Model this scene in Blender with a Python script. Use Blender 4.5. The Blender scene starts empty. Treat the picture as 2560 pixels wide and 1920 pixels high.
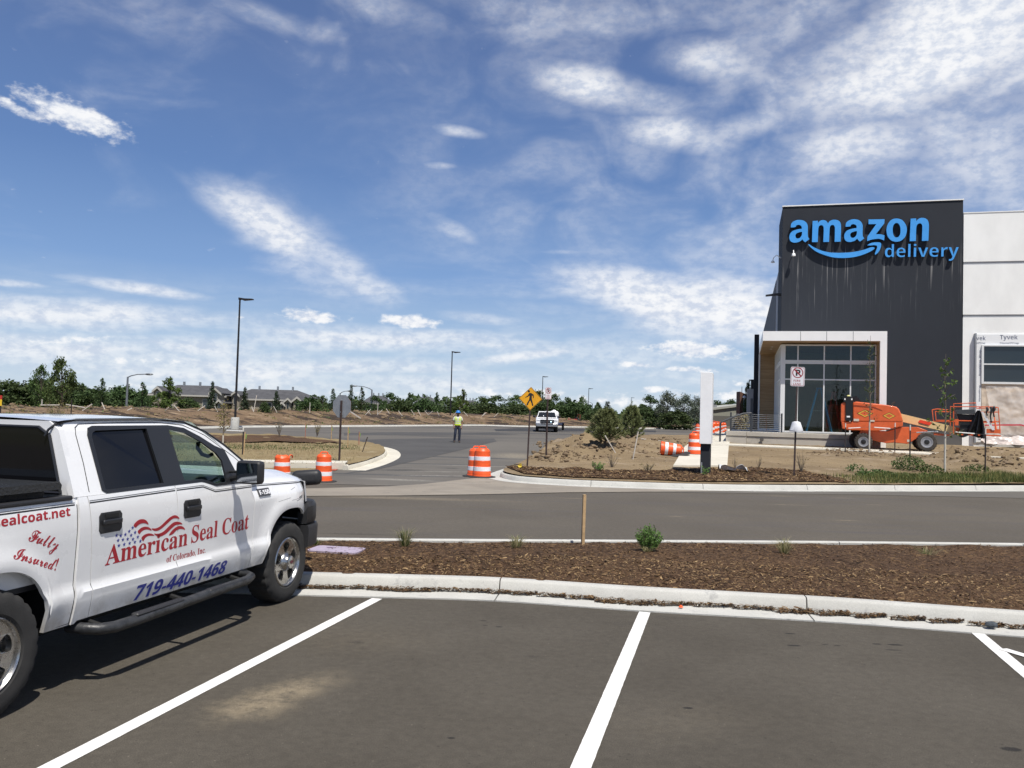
import bpy, bmesh, math, random
from mathutils import Vector, Matrix, Euler, noise
from mathutils.geometry import tessellate_polygon
random.seed(7)
R = math.radians
SC = bpy.context.scene
COL = SC.collection

# ------------------------------------------------------------------ camera
EYE = Vector((0, 0, 2.0)); FPX = 2071.0
PITCH, ROLL = R(2.07), R(1.6)
FWD = Vector((0, math.cos(PITCH), math.sin(PITCH)))
_u0 = Vector((0, -math.sin(PITCH), math.cos(PITCH))); _r0 = Vector((1, 0, 0))
RGT = _r0 * math.cos(ROLL) + _u0 * math.sin(ROLL)
UPV = _u0 * math.cos(ROLL) - _r0 * math.sin(ROLL)
cam = bpy.data.cameras.new('camera'); camo = bpy.data.objects.new('camera', cam); COL.objects.link(camo)
cam.sensor_fit = 'HORIZONTAL'; cam.sensor_width = 36.0; cam.lens = 36.0 * FPX / 2560.0
cam.clip_start = 0.05; cam.clip_end = 6000
camo.matrix_world = Matrix(((RGT.x, UPV.x, -FWD.x, EYE.x), (RGT.y, UPV.y, -FWD.y, EYE.y), (RGT.z, UPV.z, -FWD.z, EYE.z), (0, 0, 0, 1)))
SC.camera = camo

def ray(px, py):
    return RGT * ((px - 1280) / FPX) - UPV * ((py - 960) / FPX) + FWD

# ------------------------------------------------------------------ render settings, world, sun
SC.render.engine = 'CYCLES'
SC.cycles.use_denoising = True
SC.cycles.max_bounces = 6; SC.cycles.transparent_max_bounces = 12
SC.cycles.sample_clamp_indirect = 4.0
SC.view_settings.view_transform = 'Standard'; SC.view_settings.look = 'None'
SC.view_settings.exposure = 0.30; SC.view_settings.gamma = 1.0
SUN_EL, SUN_AZ = R(63), R(158)
sdir = Vector((math.sin(SUN_AZ) * math.cos(SUN_EL), math.cos(SUN_AZ) * math.cos(SUN_EL), math.sin(SUN_EL)))
sun = bpy.data.lights.new('sun', 'SUN'); sun.energy = 4.3; sun.angle = R(0.53); sun.color = (1.0, 0.955, 0.88)
suno = bpy.data.objects.new('sun', sun); COL.objects.link(suno)
suno.rotation_euler = (-sdir).to_track_quat('-Z', 'Y').to_euler()

W = bpy.data.worlds.new('World'); SC.world = W; W.use_nodes = True
class NT:
    """small helper around a node tree"""
    def __init__(s, tree): s.t = tree; s.n = tree.nodes; s.l = tree.links
    def node(s, kind, **kw):
        nd = s.n.new(kind)
        for k, v in kw.items():
            if k[0] == 'i' and k[1:].isdigit(): s.put(nd.inputs[int(k[1:])], v)
            else: setattr(nd, k, v)
        return nd
    def put(s, sock, v):
        if hasattr(v, 'is_output'): s.l.new(v, sock)
        else: sock.default_value = v
    def math(s, op, a, b=0.0, c=None, clamp=False):
        nd = s.n.new('ShaderNodeMath'); nd.operation = op; nd.use_clamp = clamp
        s.put(nd.inputs[0], a); s.put(nd.inputs[1], b)
        if c is not None: s.put(nd.inputs[2], c)
        return nd.outputs[0]
    def mix(s, f, a, b, kind='MIX'):
        nd = s.n.new('ShaderNodeMix'); nd.data_type = 'RGBA'; nd.blend_type = kind
        s.put(nd.inputs[0], f); s.put(nd.inputs[6], a); s.put(nd.inputs[7], b)
        return nd.outputs[2]
    def smooth(s, v, a, b, lo=0.0, hi=1.0):
        nd = s.n.new('ShaderNodeMapRange'); nd.interpolation_type = 'SMOOTHSTEP'
        s.put(nd.inputs[0], v); nd.inputs[1].default_value = a; nd.inputs[2].default_value = b
        nd.inputs[3].default_value = lo; nd.inputs[4].default_value = hi
        return nd.outputs[0]
    def mapv(s, v, loc=(0, 0, 0), rot=(0, 0, 0), scale=(1, 1, 1), kind='POINT'):
        nd = s.n.new('ShaderNodeMapping'); nd.vector_type = kind
        s.l.new(v, nd.inputs[0]); nd.inputs[1].default_value = loc; nd.inputs[2].default_value = rot; nd.inputs[3].default_value = scale
        return nd.outputs[0]
    def noise(s, v, scale, detail=4, rough=0.55, dist=0.0, out=0):
        nd = s.n.new('ShaderNodeTexNoise')
        if v is not None: s.l.new(v, nd.inputs['Vector'])
        nd.inputs['Scale'].default_value = scale; nd.inputs['Detail'].default_value = detail
        nd.inputs['Roughness'].default_value = rough; nd.inputs['Distortion'].default_value = dist
        return nd.outputs[out]
    def length(s, v):
        nd = s.n.new('ShaderNodeVectorMath'); nd.operation = 'LENGTH'; s.l.new(v, nd.inputs[0]); return nd.outputs['Value']
    def blob(s, v, loc, rot, scale, reach=2.0, top=1.0):
        return s.smooth(s.length(s.mapv(v, (loc[0], loc[1], 0), (0, 0, rot), (scale[0], scale[1], 1), 'TEXTURE')), 0.0, reach, top, 0.0)

def col(r, g, b, a=1.0): return (r, g, b, a)
def srgb(r, g, b):
    f = lambda c: (c / 255 / 12.92) if c / 255 <= 0.04045 else ((c / 255 + 0.055) / 1.055) ** 2.4
    return (f(r), f(g), f(b), 1.0)

def build_world():
    k = NT(W.node_tree); k.n.clear()
    out = k.node('ShaderNodeOutputWorld')
    sky = k.node('ShaderNodeTexSky', sky_type='NISHITA', sun_disc=False, sun_elevation=SUN_EL, sun_rotation=SUN_AZ,
                 altitude=1500, air_density=1.0, dust_density=0.6, ozone_density=1.6)
    tc = k.node('ShaderNodeTexCoord'); sep = k.node('ShaderNodeSeparateXYZ'); k.l.new(tc.outputs['Generated'], sep.inputs[0])
    az = k.math('ARCTAN2', sep.outputs[0], sep.outputs[1]); el = k.math('ARCSINE', sep.outputs[2])
    cb = k.node('ShaderNodeCombineXYZ'); k.l.new(az, cb.inputs[0]); k.l.new(el, cb.inputs[1]); V = cb.outputs[0]
    def ae(px, py):
        d = ray(px, py).normalized(); return (math.atan2(d.x, d.y), math.asin(d.z))
    # high wispy cloud: (px, py, half width, half height, turn, weight)
    wisp = [(670, 560, 150, 52, -28, 1.15), (840, 655, 170, 40, -30, .85), (540, 490, 150, 22, -26, .40), (740, 600, 210, 72, -28, .62),
            (150, 785, 330, 34, 0, .95), (400, 780, 120, 20, 4, .6), (350, 722, 140, 13, -4, .8), (20, 708, 70, 8, 0, .7),
            (680, 845, 240, 30, 4, .75), (900, 850, 420, 36, 0, .85), (520, 860, 160, 34, 0, .75), (120, 885, 300, 44, 0, .9), (420, 930, 420, 40, 0, .9), (900, 915, 360, 26, 3, .75), (1290, 893, 140, 14, 8, .95), (1100, 915, 260, 18, 5, .8),
            (1190, 795, 110, 15, -3, .75), (1000, 960, 420, 34, 0, .7), (1450, 960, 260, 30, 0, .55), (1700, 950, 220, 36, 0, .5),
            (1660, 745, 250, 52, -12, 1.3), (1830, 775, 190, 72, -12, 1.35), (1500, 735, 150, 22, -8, .75), (1760, 820, 180, 44, -4, .85), 
            (1520, 225, 190, 44, -12, .98), (1740, 150, 130, 48, -6, .85), (1700, 335, 150, 40, -10, .92), (1850, 320, 130, 34, 12, .8),
            (2130, 360, 210, 62, 4, .85), (2370, 90, 330, 120, 15, 1.35), (2250, 180, 230, 70, 30, .8), (2120, 40, 260, 70, 0, .7), (2430, 330, 160, 110, -30, .75), (2500, 230, 160, 140, 0, .75),
            (1960, 520, 420, 110, -8, .38), (1560, 60, 260, 60, 0, .48), (1320, 60, 220, 60, 0, .45), (1900, 90, 160, 40, 0, .5), (960, 20, 260, 40, -10, .5), (700, 45, 150, 30, -6, .52), (350, 40, 260, 80, 0, .34),
            (1155, 330, 60, 14, -6, .8), (1110, 414, 40, 8, 0, .5), (1140, 575, 70, 22, -25, .55), (1380, 690, 150, 10, -28, .42), (1400, 630, 60, 8, 0, .5),
            (960, 170, 160, 26, 0, .32), (1750, 560, 260, 60, -15, .34), (2060, 460, 300, 80, 0, .42)]
    puff = [(190, 290, 95, 26, -14, .95), (110, 280, 46, 12, -20, .6), (40, 270, 60, 11, -14, .62), (250, 318, 70, 12, -14, .5),
            (776, 791, 68, 14, -4, .92), (1028, 805, 68, 15, -3, .95), (600, 795, 22, 6, 0, .5), (1730, 874, 106, 20, -3, .95), (1660, 866, 44, 14, 0, .6), (1590, 912, 48, 9, -3, .8), (1725, 924, 76, 8, -2, .75),
            (130, 852, 130, 16, 0, .6), (250, 846, 40, 12, 0, .55), (420, 905, 140, 14, 0, .5), (300, 900, 70, 14, 0, .5), (620, 930, 130, 13, 0, .42), (330, 960, 120, 14, 0, .42), (1340, 985, 110, 16, 0, .6), (1500, 1002, 160, 18, 0, .55), (900, 985, 160, 16, 0, .45), (1630, 975, 40, 10, 0, .7), (1840, 990, 60, 14, 0, .75), (1850, 960, 40, 8, 0, .6), (1700, 985, 70, 12, 0, .5),
            (1240, 980, 70, 14, 0, .6)]
    def total(items):
        acc = None
        for (x, y, w, h, rot, wt) in items:
            m = k.blob(V, ae(x, y), R(rot), (w / FPX, h / FPX), top=wt)
            acc = m if acc is None else k.math('MAXIMUM', acc, m)
        return acc
    warp = k.noise(V, 9, 3, .5, out=1)
    Vw = k.node('ShaderNodeVectorMath', operation='MULTIPLY_ADD'); k.l.new(warp, Vw.inputs[0]); Vw.inputs[1].default_value = (.05, .03, 0); k.l.new(V, Vw.inputs[2])
    n1a = k.noise(k.mapv(Vw.outputs[0], (0, 0, 0), (0, 0, R(16)), (8, 13, 1)), 1.0, 7, .50, .6)
    n1b = k.noise(k.mapv(V, (3, 1, 0), (0, 0, R(8)), (24, 55, 1)), 1.0, 6, .55)
    n1c = k.noise(k.mapv(Vw.outputs[0], (5, 2, 0), (0, 0, R(4)), (5, 36, 1)), 1.0, 8, .54, .3)
    mn = k.node('ShaderNodeMix', data_type='FLOAT'); k.l.new(k.smooth(el, .13, .24), mn.inputs[0]); k.l.new(n1c, mn.inputs[2]); k.l.new(n1a, mn.inputs[3]); n1 = mn.outputs[0]
    n2 = k.noise(k.mapv(V, (7, 3, 0), (0, 0, 0), (55, 95, 1)), 1.0, 8, .6)
    dw = k.math('ADD', total(wisp), k.math('MULTIPLY', k.math('SUBTRACT', n1, .5), 1.55))
    dw = k.math('ADD', dw, k.math('MULTIPLY', k.math('SUBTRACT', n1b, .5), .08))
    mw = k.smooth(dw, 0.06, 1.28)
    dp = k.math('ADD', total(puff), k.math('MULTIPLY', k.math('SUBTRACT', n2, .5), 1.5))
    mp = k.smooth(dp, 0.20, 0.85)
    # thin veil that grows to the horizon and towards the right, broken by the same noise
    veil = k.math('MULTIPLY', k.smooth(az, -0.45, 0.45), k.math('MULTIPLY', k.smooth(n1, .34, .74), .50))
    low = k.math('MULTIPLY', k.smooth(el, 0.17, 0.02), k.math('MULTIPLY', k.smooth(n1, .36, .66), .55))
    m = k.math('MAXIMUM', k.math('MAXIMUM', k.math('MULTIPLY', mw, .96), k.math('MULTIPLY', mp, .97)), k.math('MAXIMUM', veil, low))
    shade = k.mix(k.smooth(n2, .35, .62), col(.66, .72, .84), col(.98, .985, 1.0))
    b1 = k.node('ShaderNodeBackground')
    rp = k.node('ShaderNodeValToRGB'); cr = rp.color_ramp
    stops = [(0.0, srgb(206, 219, 230)), (.03, srgb(190, 209, 229)), (.07, srgb(172, 198, 226)), (.16, srgb(128, 163, 212)), (.27, srgb(101, 135, 189)), (.40, srgb(92, 119, 170)), (.52, srgb(84, 108, 156)), (1.0, srgb(66, 88, 138))]
    cr.elements[0].position, cr.elements[0].color = stops[0]; cr.elements[1].position, cr.elements[1].color = stops[-1]
    for q, c in stops[1:-1]: e = cr.elements.new(q); e.color = c
    k.l.new(sep.outputs[2], rp.inputs[0])
    sc = k.node('ShaderNodeVectorMath', operation='SCALE'); k.l.new(rp.outputs[0], sc.inputs[0]); sc.inputs['Scale'].default_value = 8.1
    k.l.new(k.mix(.93, sky.outputs[0], sc.outputs[0]), b1.inputs[0]); b1.inputs[1].default_value = 0.1
    b2 = k.node('ShaderNodeBackground'); k.l.new(shade, b2.inputs[0]); b2.inputs[1].default_value = 0.80
    ms = k.node('ShaderNodeMixShader'); k.l.new(m, ms.inputs[0]); k.l.new(b1.outputs[0], ms.inputs[1]); k.l.new(b2.outputs[0], ms.inputs[2])
    k.l.new(ms.outputs[0], out.inputs[0])
build_world()

# ------------------------------------------------------------------ ground heights (metres)
def lin(x, pts):
    if x <= pts[0][0]: return pts[0][1]
    for (a, va), (b, vb) in zip(pts, pts[1:]):
        if x <= b: return va + (vb - va) * (x - a) / (b - a)
    return pts[-1][1]
def h_lot(x, y): return lin(y, [(26, 0), (48, .27), (74, .46), (100, .6), (400, .6), (900, -6), (2500, -30)])
def h_site(x, y): return lin(y, [(22, .13), (30, .30), (41, .70), (45, .76), (60, .85)])
def gp(px, py, h=h_lot):
    """the ground point seen at a place of the photograph (full-size pixels)"""
    d = ray(px, py); z = 0.0
    for _ in range(40):
        t = (z - EYE.z) / d.z; p = EYE + d * t; z = z * .4 + .6 * h(p.x, p.y)
    return Vector((p.x, p.y, h(p.x, p.y)))
def at(px, py, y):
    d = ray(px, py); return EYE + d * (y / d.y)
def to_px(p):
    v = Vector(p) - EYE; c = v.dot(FWD); return (1280 + FPX * v.dot(RGT) / c, 960 - FPX * v.dot(UPV) / c)

# ------------------------------------------------------------------ mesh helpers
class MB:
    def __init__(s): s.v = []; s.f = []
    def add(s, vs, fs):
        b = len(s.v); s.v += [Vector(p) for p in vs]; s.f += [tuple(b + i for i in f) for f in fs]; return s
    def box(s, c, size, rz=0.0, M=None):
        a, b, e = (d / 2 for d in size); c = Vector(c)
        vs = [Vector((x, y, z)) for z in (-e, e) for (x, y) in ((-a, -b), (a, -b), (a, b), (-a, b))]
        T = M if M else Matrix.Rotation(rz, 3, 'Z')
        return s.add([c + T @ p for p in vs], [(3, 2, 1, 0), (4, 5, 6, 7), (0, 1, 5, 4), (1, 2, 6, 5), (2, 3, 7, 6), (3, 0, 4, 7)])
    def span(s, lo, hi):
        return s.box([(a + b) / 2 for a, b in zip(lo, hi)], [abs(b - a) for a, b in zip(lo, hi)])
    def tube(s, pts, r, n=8, cap=True):
        pts = [Vector(p) for p in pts]; m = len(pts)
        rs = list(r) if hasattr(r, '__len__') else [r] * m
        rings = []; prev = None
        for i in range(m):
            t = (pts[min(i + 1, m - 1)] - pts[max(i - 1, 0)]).normalized()
            a = prev if prev is not None else (Vector((0, 0, 1)) if abs(t.z) < .9 else Vector((1, 0, 0)))
            u = (a - t * a.dot(t)).normalized(); w = t.cross(u); prev = u
            rings.append([pts[i] + (u * math.cos(2 * math.pi * j / n) + w * math.sin(2 * math.pi * j / n)) * rs[i] for j in range(n)])
        fs = [(i * n + j, i * n + (j + 1) % n, (i + 1) * n + (j + 1) % n, (i + 1) * n + j) for i in range(m - 1) for j in range(n)]
        if cap: fs += [tuple(range(n - 1, -1, -1)), tuple((m - 1) * n + j for j in range(n))]
        return s.add([p for q in rings for p in q], fs)
    def lathe(s, prof, o=(0, 0, 0), axis='Z', n=24, M=None):
        """prof: (radius, height) pairs turned about an axis"""
        vs = []; o = Vector(o)
        for (r, h) in prof:
            for j in range(n):
                a = 2 * math.pi * j / n; p = Vector((r * math.cos(a), r * math.sin(a), h))
                if axis == 'Y': p = Vector((p.x, p.z, p.y))
                elif axis == 'X': p = Vector((p.z, p.x, p.y))
                vs.append(o + (M @ p if M else p))
        m = len(prof); fl = axis == 'Y'
        fs = [(i * n + j, i * n + (j + 1) % n, (i + 1) * n + (j + 1) % n, (i + 1) * n + j) for i in range(m - 1) for j in range(n)]
        fs += [tuple(range(n - 1, -1, -1)), tuple((m - 1) * n + j for j in range(n))]
        if fl: fs = [tuple(reversed(f)) for f in fs]
        return s.add(vs, fs)
    def ball(s, c, r, n=10, m=6, jit=0.0):
        r = r if hasattr(r, '__len__') else (r, r, r); c = Vector(c); vs = [c + Vector((0, 0, -r[2]))]
        for i in range(1, m):
            ph = -math.pi / 2 + math.pi * i / m
            for j in range(n):
                q = 1 + random.uniform(-jit, jit)
                vs.append(c + Vector((r[0] * math.cos(ph) * math.cos(2 * math.pi * j / n) * q, r[1] * math.cos(ph) * math.sin(2 * math.pi * j / n) * q, r[2] * math.sin(ph) * q)))
        vs.append(c + Vector((0, 0, r[2]))); L = len(vs) - 1
        fs = [(0, 1 + (j + 1) % n, 1 + j) for j in range(n)]
        for i in range(m - 2):
            fs += [(1 + i * n + j, 1 + i * n + (j + 1) % n, 1 + (i + 1) * n + (j + 1) % n, 1 + (i + 1) * n + j) for j in range(n)]
        fs += [(1 + (m - 2) * n + j, 1 + (m - 2) * n + (j + 1) % n, L) for j in range(n)]
        return s.add(vs, fs)
    def prism(s, loops, fn, t0, t1):
        """2-D loops (outer, holes...) filled and extruded; fn(u, v, t) gives the 3-D point"""
        loops = [list(l) for l in loops]; flat = [p for l in loops for p in l]
        tris = tessellate_polygon([[Vector((p[0], p[1], 0)) for p in l] for l in loops])
        n = len(flat); vs = [fn(p[0], p[1], t0) for p in flat] + [fn(p[0], p[1], t1) for p in flat]
        fs = []
        for t in tris:
            a, b, c = (Vector((flat[i][0], flat[i][1])) for i in t)
            ccw = (b - a).cross(c - a) > 0
            t = t if ccw else (t[0], t[2], t[1])
            fs.append((t[0], t[2], t[1])); fs.append(tuple(n + i for i in t))
        b = 0
        for l in loops:
            m = len(l); area = sum(l[i][0] * l[(i + 1) % m][1] - l[(i + 1) % m][0] * l[i][1] for i in range(m))
            for i in range(m):
                i2 = (i + 1) % m; q = (b + i, b + i2, n + b + i2, n + b + i)
                outer = (b == 0)
                fs.append(q if (area > 0) == outer else tuple(reversed(q)))
            b += m
        return s.add(vs, fs)
    def grid(s, fn, nu, nv, closed=False):
        vs = [fn(i / nu, j / nv) for j in range(nv + 1) for i in range(nu + 1)]
        fs = [(j * (nu + 1) + i, j * (nu + 1) + i + 1, (j + 1) * (nu + 1) + i + 1, (j + 1) * (nu + 1) + i) for j in range(nv) for i in range(nu)]
        return s.add(vs, fs)
    def build(s, name, mat, parent=None, smooth=True, angle=40, bevel=0.0, fix=True, segs=2):
        me = bpy.data.meshes.new(name); me.from_pydata([tuple(p) for p in s.v], [], s.f)
        if fix:
            bm = bmesh.new(); bm.from_mesh(me); bmesh.ops.recalc_face_normals(bm, faces=bm.faces); bm.to_mesh(me); bm.free()
        if smooth:
            me.shade_smooth(); me.set_sharp_from_angle(angle=R(angle))
        me.update()
        o = bpy.data.objects.new(name, me); COL.objects.link(o)
        for m in (mat if isinstance(mat, (list, tuple)) else [mat]): me.materials.append(m)
        if parent: o.parent = parent
        if bevel:
            b = o.modifiers.new('bevel', 'BEVEL'); b.width = bevel; b.segments = segs; b.limit_method = 'ANGLE'; b.angle_limit = R(35)
            b.harden_normals = False
        return o

def tag(o, label, cat, group=None):
    o['label'] = label; o['category'] = cat
    if group: o['group'] = group
    return o
def struct(o, kind='structure'):
    o['kind'] = kind; return o
def thing(name, label, cat, loc=(0, 0, 0), rz=0.0, group=None):
    o = bpy.data.objects.new(name, None); o.empty_display_size = .3; COL.objects.link(o)
    o.location = loc; o.rotation_euler = (0, 0, rz); return tag(o, label, cat, group)
def dup(root, loc, rz=0.0, label=None, scale=None, group=None):
    r = root.copy(); COL.objects.link(r); r.location = loc; r.rotation_euler = (0, 0, rz)
    if label: r['label'] = label
    if group: r['group'] = group
    if scale is not None: r.scale = scale if hasattr(scale, '__len__') else (scale,) * 3
    for ch in list(root.children):
        c = ch.copy(); COL.objects.link(c); c.parent = r
        for g in ch.children:
            d = g.copy(); COL.objects.link(d); d.parent = c
    return r

def spline(pts, n=6, closed=True):
    """Catmull-Rom through points; a third value 1 keeps that point a corner"""
    out = []; m = len(pts)
    for i in range(m if closed else m - 1):
        g = lambda j: pts[j % m] if closed else pts[min(max(j, 0), m - 1)]
        p0, p1, p2, p3 = g(i - 1), g(i), g(i + 1), g(i + 2)
        c1 = len(p1) > 2 and p1[2]; c2 = len(p2) > 2 and p2[2]
        P = [Vector(p[:2]) for p in (p0, p1, p2, p3)]
        m1 = (P[2] - P[1]) if c1 else (P[2] - P[0]) / 2
        m2 = (P[2] - P[1]) if c2 else (P[3] - P[1]) / 2
        ch = (P[2] - P[1]).length
        if m1.length > ch: m1 = m1 * (ch / m1.length)
        if m2.length > ch: m2 = m2 * (ch / m2.length)
        if c1 and c2: out.append(tuple(P[1])); continue
        for q in range(n):
            t = q / n; t2, t3 = t * t, t * t * t
            out.append(tuple(P[1] * (2 * t3 - 3 * t2 + 1) + m1 * (t3 - 2 * t2 + t) + P[2] * (-2 * t3 + 3 * t2) + m2 * (t3 - t2)))
    if not closed: out.append(tuple(pts[-1][:2]))
    return out

MATH = {'serif': (0x1D400, 0x1D41A, 0x1D7CE), 'sans': (0x1D5D4, 0x1D5EE, 0x1D7EC), 'slant': (0x1D63C, 0x1D656, 0x1D7EC), 'script': (0x1D4D0, 0x1D4EA, 0x1D7CE), 'plain': None}
def text_mesh(body, style='sans', offset=0.0, shear=0.0, spacing=1.0):
    """letters as 2-D triangles: list of verts, list of faces, size of 1 em"""
    b = MATH[style]; s = ''
    for c in body:
        if b and 'A' <= c <= 'Z': s += chr(b[0] + ord(c) - 65)
        elif b and 'a' <= c <= 'z': s += chr(b[1] + ord(c) - 97)
        elif b and '0' <= c <= '9': s += chr(b[2] + ord(c) - 48)
        else: s += c
    cu = bpy.data.curves.new('letters', 'FONT'); cu.body = s; cu.offset = offset; cu.shear = shear; cu.space_character = spacing; cu.resolution_u = 4
    o = bpy.data.objects.new('letters', cu); COL.objects.link(o)
    me = bpy.data.meshes.new_from_object(o.evaluated_get(bpy.context.evaluated_depsgraph_get()))
    vs = [v.co.xy.copy() for v in me.vertices]; fs = [tuple(p.vertices) for p in me.polygons]
    bpy.data.objects.remove(o); bpy.data.curves.remove(cu); bpy.data.meshes.remove(me)
    return vs, fs
def letters(body, fn, u0, v0, width, height, style='sans', offset=0.0, shear=0.0, tilt=0.0, t0=0.0, t1=0.004, fitw=True, spacing=1.0, cut=0.0):
    """text laid on a surface: fn(u, v, t); the box of the text is fitted to width and height"""
    vs, fs = text_mesh(body, style, offset, shear, spacing)
    x0 = min(p.x for p in vs); x1 = max(p.x for p in vs); y0 = min(p.y for p in vs); y1 = max(p.y for p in vs)
    sx = width / (x1 - x0) if fitw else height / (y1 - y0); sy = height / (y1 - y0)
    mb = MB(); P = []
    for p in vs:
        u = (p.x - x0) * sx; v = (p.y - y0) * sy
        P.append((u0 + u * math.cos(tilt) - v * math.sin(tilt), v0 + u * math.sin(tilt) + v * math.cos(tilt)))
    if cut:
        bm = bmesh.new(); bv = [bm.verts.new((a, b, 0)) for a, b in P]
        for f in fs:
            try: bm.faces.new([bv[i] for i in f])
            except ValueError: pass
        for ax in (0, 1):
            lo = min(p[ax] for p in P); hi = max(p[ax] for p in P); q = lo + cut
            while q < hi:
                co = [0, 0, 0]; co[ax] = q; no = [0, 0, 0]; no[ax] = 1
                bmesh.ops.bisect_plane(bm, geom=bm.verts[:] + bm.edges[:] + bm.faces[:], plane_co=co, plane_no=no); q += cut
        bm.verts.index_update(); P = [(v.co.x, v.co.y) for v in bm.verts]; fs = [tuple(v.index for v in f.verts) for f in bm.faces]; bm.free()
        return mb.add([fn(a, b, t1) for a, b in P], fs)
    if abs(t1 - t0) < 1e-6: mb.add([fn(a, b, t0) for a, b in P], fs); return mb
    n = len(P); ed = {}
    for f in fs:
        for i in range(len(f)):
            e = (f[i], f[(i + 1) % len(f)]); ed[e] = ed.get(e, 0) + 1
    F = [tuple(reversed(f)) for f in fs] + [tuple(n + i for i in f) for f in fs]
    for (a, b) in ed:
        if (b, a) not in ed: F.append((a, b, n + b, n + a))
    mb.add([fn(a, b, t0) for a, b in P] + [fn(a, b, t1) for a, b in P], F)
    return mb

# ------------------------------------------------------------------ materials
_M = {}
def pm(name, c, rough=.6, metal=0.0, var=0.0, vscale=6.0, bump=0.0, bscale=40.0, coat=0.0, spec=.5, c2=None, emit=None, noise_detail=5):
    """a plain surface with noise in its colour and a fine bump"""
    if name in _M: return _M[name]
    m = bpy.data.materials.new(name); m.use_nodes = True; k = NT(m.node_tree); p = k.n['Principled BSDF']
    p.inputs['Roughness'].default_value = rough; p.inputs['Metallic'].default_value = metal
    p.inputs['Specular IOR Level'].default_value = spec
    if coat: p.inputs['Coat Weight'].default_value = coat; p.inputs['Coat Roughness'].default_value = .08
    tc = k.node('ShaderNodeTexCoord').outputs['Object']
    c = tuple(c) if len(c) == 4 else (*c, 1.0)
    if var or c2:
        n = k.noise(tc, vscale, noise_detail, .6)
        lo = tuple(x * (1 - var) for x in c[:3]) + (1,); hi = (tuple(c2) if len(c2) == 4 else (*c2, 1)) if c2 else tuple(min(1, x * (1 + var)) for x in c[:3]) + (1,)
        k.l.new(k.mix(k.smooth(n, .3, .7), lo, hi), p.inputs['Base Color'])
        k.l.new(k.math('ADD', k.math('MULTIPLY', k.math('SUBTRACT', n, .5), .25), rough, clamp=True), p.inputs['Roughness'])
    else: p.inputs['Base Color'].default_value = c
    if bump:
        b = k.node('ShaderNodeBump'); b.inputs['Strength'].default_value = min(1, bump); b.inputs['Distance'].default_value = .01
        k.l.new(k.noise(tc, bscale, 4, .6), b.inputs['Height']); k.l.new(b.outputs[0], p.inputs['Normal'])
    if emit: p.inputs['Emission Color'].default_value = (*emit[:3], 1); p.inputs['Emission Strength'].default_value = emit[3]
    _M[name] = m; return m
def glass(name, tint, gloss=.06, rough=.02):
    """thin pane: lets light through, tinted, with a fresnel reflection"""
    if name in _M: return _M[name]
    m = bpy.data.materials.new(name); m.use_nodes = True; k = NT(m.node_tree); k.n.remove(k.n['Principled BSDF'])
    t = k.node('ShaderNodeBsdfTransparent'); t.inputs[0].default_value = (*tint, 1)
    g = k.node('ShaderNodeBsdfGlossy'); g.inputs['Roughness'].default_value = rough; g.inputs[0].default_value = (.95, .97, 1, 1)
    f = k.node('ShaderNodeLayerWeight')
    fac = k.math('ADD', k.math('MULTIPLY', k.math('POWER', f.outputs['Facing'], 5.0), .92), gloss, clamp=True)
    mx = k.node('ShaderNodeMixShader'); k.l.new(fac, mx.inputs[0]); k.l.new(t.outputs[0], mx.inputs[1]); k.l.new(g.outputs[0], mx.inputs[2])
    k.l.new(mx.outputs[0], k.n['Material Output'].inputs[0]); _M[name] = m; return m

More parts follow.
